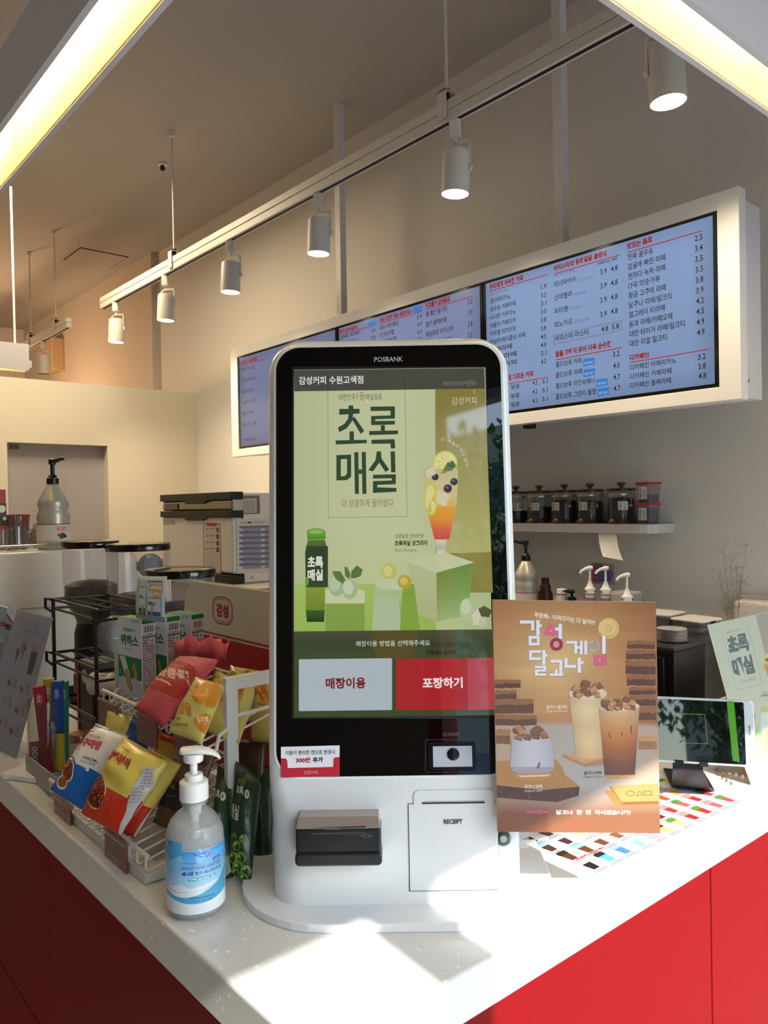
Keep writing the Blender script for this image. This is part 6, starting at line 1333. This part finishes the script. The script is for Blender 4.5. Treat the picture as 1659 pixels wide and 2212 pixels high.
# things on the wire shelf
for k in range(6):
    p = Vector((.712, 1.76+.014*k, CT+.205+.050))
    tag(obj('clear_lid', MB().lathe([(.0, 0), (.044, 0), (.047, .004), (.047, .012), (.044, .016)], 28, Matrix.Translation(p) @ Matrix.Rotation(PI/2, 4, 'X') @ Matrix.Rotation(.0, 4, 'Y'), cap=False), glass_mat('lid_plastic', '#d4d2d0', .1, 1.5, .12), smooth=True), ('nearest', 'second', 'third', 'fourth', 'fifth', 'farthest')[k]+' clear plastic lid of the nested stack on the black wire shelf', 'lid', 'nested clear lids')
rp = on(235, 1478, x=.66); rl = thing('paper_roll', 'white paper roll with handwritten note behind the wafer boxes', 'paper roll', rp)
RR = Matrix.Rotation(-PI/2+.55, 4, 'Z') @ Matrix.Rotation(PI/2, 4, 'Y')
obj('roll', MB().lathe([(.004, -.04), (.026, -.04), (.026, .04), (.004, .04)], 32, RR), mat('roll_paper', '#e4e0dc', .7), rl, smooth=True)
c = plane_canvas(rp+Vector((-.029, -.010, 0)), (RM @ Vector((1, 0, 0))), (0, 0, 1)); c.zoom(0, 1180, 2.9625)
def Sroll(a, b, off): return None
W = Matrix.Translation(rp) @ RR; c2 = Canvas(surf=lambda a, b, off: W @ Vector(((.0262+off)*math.cos(b/.026+PI), (.0262+off)*math.sin(b/.026+PI), a)), O=Vector(), maxe=.01)
for s, x in (('반', -.034), ('품', -.006)):
    V, F = text_mesh(s, .01); c2._put([(-(x+.020*u), -(-.012+.026*v)+.004) for u, v in V], F, [[lin('#17161a')]*len(f) for f in F])
c2.build('handwriting', M_print, rl, inv_parent=Matrix.Translation(rp))
rs = obj('roll_holder', MB().box(-.02, .02, -.02, .02, -(rp.z-CT), -.028), M_blackm, rl)
wp_ = thing('white_panel_sheet', 'pale narrow upright end panel of the snack rack beside the paper roll', 'panel', (.585, 1.50, CT))
obj('panel_face', MB().box(0, .022, 0, .008, .0, .30), mat('pale_green_white', '#c3cbc4', .4), wp_)
# staff side: lower worktop with the machines
wt = thing('staff_worktop', 'steel topped staff worktop behind the left counter', 'worktop', (.775, 1.3, 0))
obj('worktop_slab', MB().box(0, .80, 0, 3.4, .84, .868), M_steel, wt, bevel=.003)
obj('worktop_base', MB().box(.03, .72, .03, 3.37, 0, .84), mat('grey_cabinet_front', '#8f8c88', .5), wt)
M_hop = glass_mat('hopper_plastic', '#f4f0f0', .03, 1.45, .07)
def grinder(x, y, r, ztop, zbot, kind, label, fill, rz=0.):
    t = thing('coffee_grinder', label, 'grinder', (x, y, .87), rz, 'black coffee grinders'); z0 = .0; h = ztop-.87; b = zbot-.87
    obj('grinder_body', MB().lathe([(.085, 0), (.085, .02), (r*.62, .03), (r*.62, b-.03), (r*.52, b)], 32), mat('grinder_black', '#0c0a0a', .35), t, smooth=True)
    obj('doser', MB().lathe([(.045, .10), (.045, .18), (.03, .19)], 20, Matrix.Translation((-.035, -.07, 0))), MATS['grinder_black'], t, smooth=True)
    if kind == 'tall': P = [(r*.55, b), (r*.58, b+.012), (r*.95, b+.07), (r*.97, h-.018)]
    else: P = [(r*.3, b), (r*.4, b+.008), (r*.75, b+.035), (r*.93, b+.08), (r*.96, h-.018)]
    hp = obj('hopper', MB().lathe(P, 40, cap=False), M_hop, t, smooth=True)
    q = [(a-.003, z+.002) for a, z in P]; top_ = b+(h-b)*fill; cut = [(a, z) for a, z in q if z < top_]
    la = q[-1][0] if kind == 'tall' else r*(.80+.13*fill)
    obj('beans', MB().lathe(cut+[(la*.97, top_), (la*.6, top_+.012), (0, top_+.018)], 36, cap=False), M_bean, t, smooth=True)
    obj('lid', MB().lathe([(r, h-.02), (r*1.005, h-.018), (r*1.005, h-.004), (r*.98, h), (r*.5, h+.004), (0, h+.004)], 40), mat('lid_black_gloss', '#0d0c0c', .12, coat=.3), t, smooth=True)
    return t
grinder(.755+.11, 2.372+.03, .083, 1.437, 1.19, 'tall', 'black grinder with tall hopper, leftmost of the three grinders, half full of beans', .46)
grinder(.838+.10, 2.22, .092, 1.431, 1.16, 'tall', 'black grinder with tall hopper, behind the short domed one', .42)
grinder(.93, 1.93, .092, 1.372, 1.17, 'dome', 'black grinder with short round hopper, nearest of the three', .50)
kn = thing('black_box', 'dark storage box with a round white badge behind the wire shelf', 'box', (.90, 1.86+.35-.33, .87))
dbx = thing('dark_canister', 'dark grey canister box with round white badge between the wire shelf posts', 'canister', (.70, 1.885, CT+.0005))
obj('canister_body', MB().box(-.04, .05, -.05, .05, 0, .19), mat('dark_grey_box', '#2a2725', .5), dbx, bevel=.004)
obj('badge', MB().lathe([(.017, 0), (.017, .0015)], 24, Matrix.Translation((-.0405, .0, .155)) @ Matrix.Rotation(-PI/2, 4, 'Y')), mat('badge_white', '#b9b5b0', .4), dbx)
obj('red_strip', MB().box(-.043, -.0405, .041, .049, .02, .185), mat('strip_red', '#b5240f', .5), dbx)
bpy.data.objects.remove(kn)
gp = thing('grey_machine_panel', 'pale grey machine side panel behind the wire shelf', 'machine', (.70, 1.72, CT+.0005))
obj('panel_body', MB().prism([(-.045, 0), (.055, 0), (.055, .165), (-.02, .165)], -.003, .12, 'y'), mat('machine_grey', '#8a847e', .5), gp, bevel=.004)
# espresso machine
em = thing('espresso_machine', 'large white espresso machine behind the tall grinders', 'coffee machine', (.36, 2.74, .87))
def es_x(): return
out = rrect(0, .80, .06, .525, .02, 6, rs=(.02, .03, .07, .02))
obj('machine_body', MB().prism(out, 0, .55, 'y'), mat('machine_cream_white', '#e0ddd8', .35), em, bevel=.006)
obj('badge_dial', MB().lathe([(.045, 0), (.045, .012), (.03, .016)], 28, Matrix.Translation((.84, .0, .455)) @ Matrix.Rotation(PI/2, 4, 'X')).box(.79, .85, .0, .05, .44, .47), mat('dial_blue_grey', '#4a586c', .4), em)
obj('side_line', MB().tube([(.10, -.002, .30), (.4, -.002, .34), (.72, -.002, .33), (.78, -.002, .25)], .002, 6), mat('seam_grey', '#9a9690', .5), em)
obj('feet', MB().box(.05, .12, .05, .5, 0, .06).box(.68, .75, .05, .5, 0, .06), M_blackm, em)
obj('cup_rail', MB().tube([(.03, .03, .545), (.70, .03, .545)], .004, 8).tube([(.03, .03, .52), (.03, .03, .545)], .004, 6).tube([(.70, .03, .52), (.70, .03, .545)], .004, 6), M_steel, em)
EZ = .87+.525
q = on(119, 1172, z=EZ)
q = Vector((.915, 2.90, EZ+.0005))
sauce_bottle('sauce_bottle', q, 1.0, 2.35+2.7, 'silver sauce bottle with black pump standing on the espresso machine', M_silver, True)
def tumbler(px, dy, r, h, label, flip=True, handle=False):
    p = on(px, 1190, y=2.86+dy); t = thing('glass_cup', label, 'glass', (p.x, p.y, EZ+.0005), 0, 'clear glasses on the espresso machine')
    obj('cup_glass', MB().lathe([(r, 0), (r*.96, h*.3), (r*.88, h), (0, h), (0, h-.004), (r*.8, h-.006), (r*.9, .002)] if flip else [(0, 0), (r*.85, 0), (r, h), (r-.003, h), (r*.8, .006), (0, .006)], 28, cap=False), M_clearg, t, smooth=True)
    if handle: obj('handle', MB().tube([(r*.9, 0, h*.75), (r*1.5, 0, h*.7), (r*1.5, 0, h*.3), (r*.95, 0, h*.2)], .004, 8), M_clearg, t, smooth=True)
tumbler(2, .1, .035, .075, 'clear glass cup at the left picture edge on the espresso machine', True, True)
tumbler(36, .0, .033, .085, 'clear glass mug upside down in front of the tall glass', True, True)
tumbler(40, .16, .040, .118, 'tall clear glass between the boxes and the sauce bottle', False)
tumbler(70, .18, .028, .07, 'clear glass cup partly behind the sauce bottle', False)
cnn = on(2, 1185, y=3.05); t = thing('red_green_carton', 'red and green printed carton at the left picture edge on the machine', 'carton', (cnn.x, 3.05, EZ+.0005))
obj('carton_red', MB().box(-.09, .02, 0, .06, 0, .215), mat('carton_red', '#b3242a', .45), t, bevel=.001)
obj('carton_green_band', MB().box(-.091, .021, -.001, .061, .085, .165), mat('carton_dark_green', '#2a3a20', .45), t)
obj('flower_print', MB().lathe([(.014, 0), (.0135, .001)], 10, Matrix.Translation((.005, -.0015, .145)) @ Matrix.Rotation(PI/2, 4, 'X')).lathe([(.007, 0), (.0065, .001)], 10, Matrix.Translation((.014, -.0015, .11)) @ Matrix.Rotation(PI/2, 4, 'X')), M_wire, t)
p = on(38, 1150, y=3.12); t = thing('red_cup', 'red paper cup behind the clear glasses', 'cup', (p.x, 3.12, EZ+.0005)); obj('cup_body', MB().lathe([(.033, 0), (.045, .12), (.043, .12), (.031, .004), (0, .004)], 28, cap=False), mat('paper_cup_red', '#b02630', .5), t, smooth=True); obj('paper_rim', MB().lathe([(.0445, .119), (.047, .1215), (.0445, .124)], 28, cap=False), mat('rim_red', '#c8404a', .4), t)
t = thing('small_picture_card', 'small tilted card leaning behind the sauce bottle', 'card', (on(75, 1150, y=3.08).x, 3.08, EZ+.0005)); obj('card', MB().box(-.03, .03, -.001, .001, .0, .085, Matrix.Rotation(.35, 4, 'Y') @ Matrix.Rotation(-.1, 4, 'X')), mat('card_beige', '#b59b84', .5), t)
# ------------------------------------------------------------------ ice machine at the back
IX, IY0, IY1, IZ0, IZ1 = 1.80, 3.196, 3.955, 1.18, 1.605
im = thing('ice_machine', 'white ice machine with black banded front at the back', 'ice machine', (IX, IY0, IZ0)); iw = IY1-IY0; ih = IZ1-IZ0
M_icew = mat('ice_machine_white', '#cfccca', .45); M_band = mat('ice_band_black', '#17110e', .4)
obj('case', MB().box(.06, .78, .004, iw-.004, .0, ih-.004), M_icew, im, bevel=.004)
obj('door_panel', MB().box(.004, .058, .006, iw-.006, .045, ih-.115), M_icew, im, bevel=.012, bseg=3)
obj('lid_steel', MB().box(.006, .058, .010, iw-.006, ih-.085, ih-.035), mat('lid_steel_dark', '#9c9282', .3, metal=.8), im, bevel=.012, bseg=3)
def band(z0, z1, up=False):
    m_ = iw/2+.08; zb = z0-.018 if not up else z0; pr = [(0, z0), (iw*.30, z0), (iw*.36, z0-.016), (iw*.60, z0-.016), (iw*.66, z0), (iw, z0), (iw, z1), (0, z1)]
    if up: pr = [(0, z0), (iw, z0), (iw, z1), (iw*.66, z1), (iw*.60, z1+.016), (iw*.36, z1+.016), (iw*.30, z1), (0, z1)]
    obj('black_band', MB().prism(pr, -.004, .060, 'x'), M_band, im, bevel=.003)
band(ih-.036, ih-.0); band(ih-.118, ih-.086); band(.0, .04, True)
obj('name_badge', MB().prism(rrect(iw-.20, iw-.05, ih-.078, ih-.048, .012, 5), .000, .006, 'x'), mat('badge_grey', '#5c564c', .3, metal=.5), im)
c = plane_canvas((IX+.004, IY1-.006, IZ0), (0, -1, 0), (0, 0, 1)); c.zoom(340, 1050, 6.9125)
c.poly([(684, 555), (945, 560), (955, 1320), (690, 1290)], '#a23438').poly([(692, 565), (937, 570), (944, 1300), (698, 1278)], '#bdb6ae').poly([(730, 548), (895, 552), (880, 600), (745, 596)], '#a8282e')
for k in range(4): c.poly([(880, 620+98*k), (920, 620+98*k), (922, 695+98*k), (882, 692+98*k)], ['#5a5860', '#3c3a5c', '#4c4a4a', '#4a4a50'][k]).poly([(780, 630+98*k), (868, 632+98*k), (868, 650+98*k), (780, 648+98*k)], '#8a847e').poly([(722, 632+98*k), (765, 634+98*k), (765, 660+98*k), (722, 656+98*k)], '#8d8882')
for k in range(6): c.poly([(730, 1020+38*k), (870, 1024+38*k), (870, 1030+38*k), (730, 1026+38*k)], '#98928c')
c.poly([(92, 505), (268, 500), (265, 580), (95, 575)], '#a89c86'); c.build('notice_print', M_print, im, inv_parent=Matrix.Translation((IX, IY0, IZ0)))
c = plane_canvas((IX+.06, IY0+.0035, IZ0), (1, 0, 0), (0, 0, 1)); c.zoom(340, 1050, 6.9125)
c.poly([(1110, 140), (1525, 140), (1535, 412), (1110, 428)], '#6e6a5c').poly([(1130, 190), (1482, 182), (1482, 395), (1135, 402)], '#b5b2ac').poly([(1270, 215), (1460, 210), (1460, 385), (1275, 388)], '#9d9a96').poly([(1180, 490), (1720, 480), (1720, 1290), (1185, 1310)], '#c6bdba')
c.text('안전한 제빙기 청소 점검표', 1250, 560, 1600, 24, '#6a4a4a', bold=.02); c.poly([(1345, 535), (1400, 535), (1400, 556), (1345, 556)], '#2a2626')
for k in range(8): c.poly([(1222, 598+80*k-k*1), (1700, 585+80*k), (1700, 622+80*k), (1222, 634+80*k)], '#5d6c94').poly([(1272, 634+80*k), (1545, 628+80*k), (1545, 668+80*k), (1272, 676+80*k)], '#8f8c98').poly([(1600, 628+80*k), (1700, 626+80*k), (1700, 666+80*k), (1600, 668+80*k)], '#8f8c98')
c.build('checklist_print', M_print, im, inv_parent=Matrix.Translation((IX, IY0, IZ0)))
obj('case_screw', MB().lathe([(.008, 0), (.007, .003)], 10, Matrix.Translation((.10, .004, .025)) @ Matrix.Rotation(PI/2, 4, 'X')), M_steel, im)
ib = thing('ice_machine_stand', 'stainless counter block under the ice machine', 'counter', (IX, IY0, 0))
obj('stand_body', MB().box(-.02, .85, -.25, iw+.15, .05, IZ0-.02), mat('stand_grey_beige', '#8a8176', .5), ib, bevel=.004); obj('stand_top', MB().box(-.03, .86, -.26, iw+.16, IZ0-.02, IZ0-.001), mat('stand_top_beige', '#9c9286', .4), ib)
p = on(341, 1225, y=4.2); t = thing('wall_outlet_box', 'beige water valve box on the partition left of the ice machine', 'valve box', (p.x+.25, PY, 1.19))
pv = on(338, 1225, y=PY-.01); t.location = (pv.x, PY, pv.z)
obj('box_plate', MB().box(-.05, .06, -.02, -.001, -.06, .06), mat('valve_beige', '#a08c70', .5), t, bevel=.004); obj('valve_knob', MB().lathe([(.018, 0), (.022, .01), (.012, .03)], 16, Matrix.Translation((0, -.02, -.0)) @ Matrix.Rotation(PI/2, 4, 'X')), M_steel, t, smooth=True)

# ------------------------------------------------------------------ right arm of the counter: laminated sheet, tablet, sign
sh4 = [on(1143, 1812, z=CT), on(1405, 1600, z=CT), on(1609, 1731, z=CT), on(1290, 1890, z=CT)]
A_, B_, C_ = Vector((.985, .83, CT)), on(1609, 1731, z=CT), on(1285, 1893, z=CT)
u_ = (B_-C_).normalized(); v_ = Vector((-u_.y, u_.x, 0)); LL = (B_-C_).length; HHs = .175
SO = C_.copy(); SO.z = CT+.0004
ms = thing('menu_sheet', 'white laminated drink picture menu lying on the right counter under the tablet stand', 'menu sheet', SO)
SQ = [SO+u_*(-.0)+v_*HHs, SO+u_*LL+v_*HHs, SO+u_*LL, SO]
quad_sheet('laminated_sheet', ms, [p+Vector((0, 0, .0006)) for p in SQ], SO, mat('laminate_white', '#dcdce6', .12, coat=.4), .0006)
c = Canvas(SO+Vector((0, 0, .0007)), u_, v_, Vector((0, 0, 1)), step=.00006); rq = random.Random(2)
def drink(a, b, body, topc, s=1.):
    W = .0105*s; L = .030*s
    c.raw([(a-W*.7, b), (a+W*.7, b), (a+W, b+L), (a-W, b+L)], body); c.raw([(a-W, b+L*.72), (a+W, b+L*.72), (a+W*1.1, b+L*1.05), (a, b+L*1.2), (a-W*1.1, b+L*1.02)], topc)
    for k, w in enumerate((.012, .016)): c.raw([(a-w, b-.005-.004*k), (a+w, b-.005-.004*k), (a+w, b-.0035-.004*k), (a-w, b-.0035-.004*k)], '#6a6870')
rows = [['#2a1a16', '#5ab0e0', '#4a80c8', '#88b8dc', '#b0a0c8', '#dcc870', '#d8c880', '#c02c30', '#b03038', '#d05860', '#c84a50'],
        ['#5c3420', '#6a3c26', '#6c402c', '#8a5a3c', '#5a4a4c', '#c84050', '#7a2428', '#a83038', '#d0605c', '#b83438', '#c04048'],
        ['#4a2c22', '#48302a', '#b8c8a0', '#a8b890', '#a8c080', '#c8d090', '#b84028', '#a8b048', '#b85028', '#c0a040', '#a8c458'],
        ['#3a2622', '#5c4034', '#c0c8b0', '#b0c0a0', '#d8d060', '#c04038', '#c05848', '#c8c040', '#c8a048', '#b8c050', '#d0c048']]
for r in range(4):
    for k in range(11):
        a = .022+k*(LL-.04)/10+(.012 if r % 2 else 0)*0; b = .012+.040*r
        if r == 0 and k < 1: a += .0
        drink(a, b, rows[r][k], ['#e6dcd4', '#2c2220', '#8fd0e8', '#d8d0c8'][(k+r) % 4] if k < 6 else '#e0908c' if k % 2 else '#5a8a30', .95)
V, F = text_mesh('보기만해도 맛있는 메뉴', .04); c._put([(.02+.07*uu, .046+.006*vv) for uu, vv in V], F, [[lin('#c0303c')]*len(f) for f in F])
c.build('sheet_print', M_gloss, ms, inv_parent=Matrix.Translation(SO))
# tablet
TQ_ = pquad(at(1372, 1497.5, 1.445), (1612, 1508), at(1634, 1653, 1.385), at(1378, 1643, 1.425))
tU = (TQ_[1]-TQ_[0]).normalized(); tV = TQ_[0]-TQ_[3]; tV = (tV-tU*tV.dot(tU)).normalized(); tN = tU.cross(tV)
tw = (TQ_[2]-TQ_[3]).length; thh = (TQ_[1]-TQ_[2]).length
MT = Matrix((tU.to_4d(), (-tN).to_4d(), tV.to_4d(), (0, 0, 0, 1))).transposed(); 
for i in range(3): MT[3][i] = 0
MT = Matrix.Translation(TQ_[3]) @ MT
tab = thing('tablet', 'landscape tablet with silver frame and green screen strip on a black stand', 'tablet', M=MT)
obj('tablet_body', MB().prism(rrect(0, tw, 0, thh, .010, 6), 0, .0075, 'y'), mat('tablet_silver', '#c9cacc', .3, metal=.4), tab, bevel=.0015)
obj('tablet_glass', MB().prism(rrect(.0, tw-.017, .004, thh-.004, .003, 4), -.0006, .0004, 'y'), mat('tablet_glass_black', '#07080a', .02, spec=.7, var=0), tab)
c = Canvas(MT @ Vector((0, -.0007, 0)), tU, tV, tN, step=.00006); c.zoom(1400, 1280, 4.61)
c.poly([(782, 1080), (854, 1082), (912, 1690), (842, 1676)], '#4f9a1c'); c.text('카메라 전환', 848, 1330, 856, 14, '#cfe0b8')
c.build('screen_strip', attr_mat('tablet_screen', .05, es=.75, spec=.6), tab, inv_parent=MT)
c = Canvas(MT @ Vector((0, -.0007, 0)), tU, tV, tN, step=.00006); c.zoom(1400, 1280, 4.61)
def dash(p, q, n):
    for k in range(n):
        a = k/n; b = a+.55/n; c.line([(p[0]+(q[0]-p[0])*a, p[1]+(q[1]-p[1])*a), (p[0]+(q[0]-p[0])*b, p[1]+(q[1]-p[1])*b)], 4, '#a8a04a')
dash((265, 1205), (565, 1214), 17); dash((565, 1214), (590, 1506), 16); dash((590, 1506), (285, 1496), 17); dash((285, 1496), (265, 1205), 16)
c.line([(888, 1240), (904, 1240), (906, 1258), (890, 1258)], 1.6, '#6a6c6e', True); c.ring(909, 1378, 10, 11, 1.6, '#6a6c6e', 14); c.line([(916, 1508), (932, 1500), (930, 1518)], 1.6, '#6a6c6e', True)
V, F = text_mesh('HUAWEI', .02); a = c.m(1012, 1395); c._put([(a[0]+.004*v-.002, a[1]+.016*u-.004) for u, v in V], F, [[lin('#6d6f72')]*len(f) for f in F])
c.build('tablet_print', M_print, tab, inv_parent=MT)
ts = thing('tablet_stand', 'black metal tablet stand with two front hooks', 'tablet stand', Vector((MT @ Vector((tw*.55, .03, -.0))).to_tuple()))
so_ = ts.location.copy(); ts.location.z = CT
def T2(x, y, z): return MT @ Vector((x, y, z))-ts.location
xa, xb = (MT.inverted() @ at(1456, 1645, 1.41)).x, (MT.inverted() @ at(1522, 1650, 1.40)).x
fl = [on(1450, 1701, z=CT), on(1544, 1712, z=CT)]
prof_ = []
def strip(pts_l, pts_r, th=.003):
    m = MB(); L_ = len(pts_l); v = []
    for a, b in zip(pts_l, pts_r): v += [tuple(a), tuple(b), tuple(a-tN*0+Vector((0, 0, -th))-tN*th), tuple(b+Vector((0, 0, -th))-tN*th)]
    f = []
    for k in range(L_-1):
        a = 4*k; f += [(a, a+1, a+5, a+4), (a+2, a+6, a+7, a+3), (a, a+4, a+6, a+2), (a+1, a+3, a+7, a+5)]
    f += [(0, 2, 3, 1), (4*L_-4, 4*L_-3, 4*L_-1, 4*L_-2)]; return m.add(v, f)
M_stand = mat('stand_black_metal', '#15171a', .4, metal=.3, var=.1)
zf = CT+.0045
fL, fR = fl[0]-ts.location, fl[1]-ts.location; fL.z = fR.z = .0045
lL = [T2(xa, .012, .09), T2(xa, .012, .0), T2(xa, .014, -.012)]; lR = [T2(xb, .012, .09), T2(xb, .012, 0), T2(xb, .014, -.012)]
midL = lL[-1].lerp(fL, .6)-Vector((-tN.x, -tN.y, 0))*-.0; midR = lR[-1].lerp(fR, .6)
midL.z = .02; midR.z = .02
obj('stand_strip', strip(lL+[midL, fL], lR+[midR, fR]), M_stand, ts, smooth=True)
bk = -tN; bk.z = 0; bk.normalize()
obj('stand_foot', strip([fL, fL+bk*.10], [fR+Vector((0, 0, 0)), fR+bk*.10]), M_stand, ts)
for px in (1469, 1520):
    x = (MT.inverted() @ at(px, 1650, 1.40)).x
    h = MB(); 
    v = [T2(x+dx, y, z) for dx in (-.007, .007) for y, z in ((-.006, -.003), (.012, -.003), (.012, 0-.0005), (-.0035, -.0005), (-.0035, .005), (-.006, .005))]
    obj('hook', MB().add([tuple(p) for p in v], [(0, 1, 2, 3, 4, 5), (11, 10, 9, 8, 7, 6)]+[(i, (i+1) % 6, 6+(i+1) % 6, 6+i) for i in range(6)]), M_stand, ts)
# right acrylic sign with the plum poster
RQ = pquad(at(1528, 1350, 1.615), (1700, 1313), on(1782, 1652, z=CT+.002), on(1622, 1694, z=CT+.002))
rs_ = thing('plum_sign_stand', 'clear acrylic sign with green plum drink poster at the right picture edge', 'sign stand', RQ[3])
nR = (RQ[1]-RQ[0]).cross(RQ[0]-RQ[3]).normalized()
quad_sheet('poster_sheet', rs_, RQ, RQ[3], mat('poster_cream', '#c9c99c', .4), .0008)
quad_sheet('acrylic_front', rs_, [p+nR*.0025 for p in RQ], RQ[3], M_clear, .0012)
bkp = [RQ[3], at(1522, 1663, 1.60), at(1650, 1625, 1.66), RQ[2]]; 
for p in bkp: p.z = max(p.z, CT+.0015)
quad_sheet('back_flap', rs_, [RQ[0]-nR*.004, RQ[1]-nR*.004, bkp[2], bkp[1]], RQ[3], M_clear, .0012)
fo = [at(1524, 1662, 1.60), at(1553, 1652, 1.64), at(1628, 1688, 1.55), at(1622, 1694, 1.545)]
c = quad_canvas(RQ, .00008); c.zoom(1400, 1280, 4.61)
c.poly([(612, 325), (1360, 160), (1700, 1700), (1020, 1905)], '#c6c79e')
c.poly([(1070, 225), (1340, 168), (1500, 900), (1240, 930), (1190, 720)], '#a39a7a')
c.poly([(870, 1405), (1560, 1200), (1700, 1700), (1020, 1905), (960, 1740)], '#a8c07a'); c.poly([(960, 1700), (1650, 1500), (1700, 1700), (1020, 1905)], '#e2e0d2')
for s, x0, y0, x1, h, y1, col, b in (('초록', 812, 622, 1015, 180, 575, '#2e5440', .06), ('매실', 862, 850, 1070, 190, 800, '#2e5440', .06), ('더 상큼하게 돌아왔다', 912, 912, 1078, 34, 872, '#a8785c', 0), ('대한민국 1등 매실음료', 780, 408, 922, 22, 382, '#5a6a4c', 0), ('상큼달콤 신비한맛!', 1118, 1012, 1250, 18, 985, '#5c6a4a', 0), ('초록매실 샹그리아', 1125, 1042, 1280, 22, 1008, '#2c4632', .03)):
    c.text(s, x0, y0, x1, h, col, y1=y1, bold=b, vert=(-h*.22, -h))
c.line([(745, 440), (882, 972), (1136, 905), (990, 330)], 2.4, '#7a8466'); c.line([(882, 972), (1136, 905)], 2.4, '#7a8466')
c.ell(1190, 700, 60, 90, '#d9c460'); c.poly([(1150, 720), (1260, 690), (1300, 900), (1220, 930)], '#d08a48'); c.ell(1180, 670, 16, 18, '#4a3a44')
c.ell(1165, 1170, 50, 40, '#c9bb60'); c.poly([(1120, 1200), (1230, 1180), (1260, 1480), (1170, 1520), (1120, 1340)], '#d2d8bc'); c.poly([(1165, 1380), (1260, 1340), (1260, 1540), (1175, 1560)], '#d0b43c'); c.poly([(1040, 1180), (1062, 1220), (1058, 1330), (1046, 1320)], '#4c6a3a')
for a, b_ in ((1030, 1820), (1045, 1870)): c.line([(a, b_), (a+60, b_-16)], 5, '#b8a85c'); c.line([(a+80, b_-22), (a+140, b_-38)], 5, '#c0b070')
c.build('poster_print', M_gloss, rs_, inv_parent=Matrix.Translation(RQ[3]))
fb = [at(1524, 1663, 1.60), at(1560, 1648, 1.61), at(1628, 1690, 1.545), at(1620, 1695, 1.545)]
SD = [at(1524, 1662, 1.600), at(1608, 1640, 1.615), at(1622, 1694, 1.547), at(1621, 1695, 1.546)]
tri = [RQ[3]+Vector((0, 0, 0)), at(1524, 1664, 1.600), at(1556, 1646, 1.607), at(1612, 1650, 1.56)]
quad_sheet('back_card', rs_, [at(1560, 1648, 1.61), at(1610, 1648, 1.57), at(1621, 1694, 1.548), at(1526, 1662, 1.602)], RQ[3], mat('back_card_grey', '#b3aaa4', .6), .0006)
c = quad_canvas([at(1560, 1648, 1.61), at(1610, 1648, 1.57), at(1621, 1694, 1.548), at(1526, 1662, 1.602)]); c.zoom(1400, 1280, 4.61)
for x, y in ((690, 1762), (752, 1780), (815, 1798), (878, 1817), (942, 1836)): c.ell(x, y, 18, 22, '#a07670')
c.build('back_card_print', M_print, rs_, inv_parent=Matrix.Translation(RQ[3]))
bpy.context.view_layer.update()
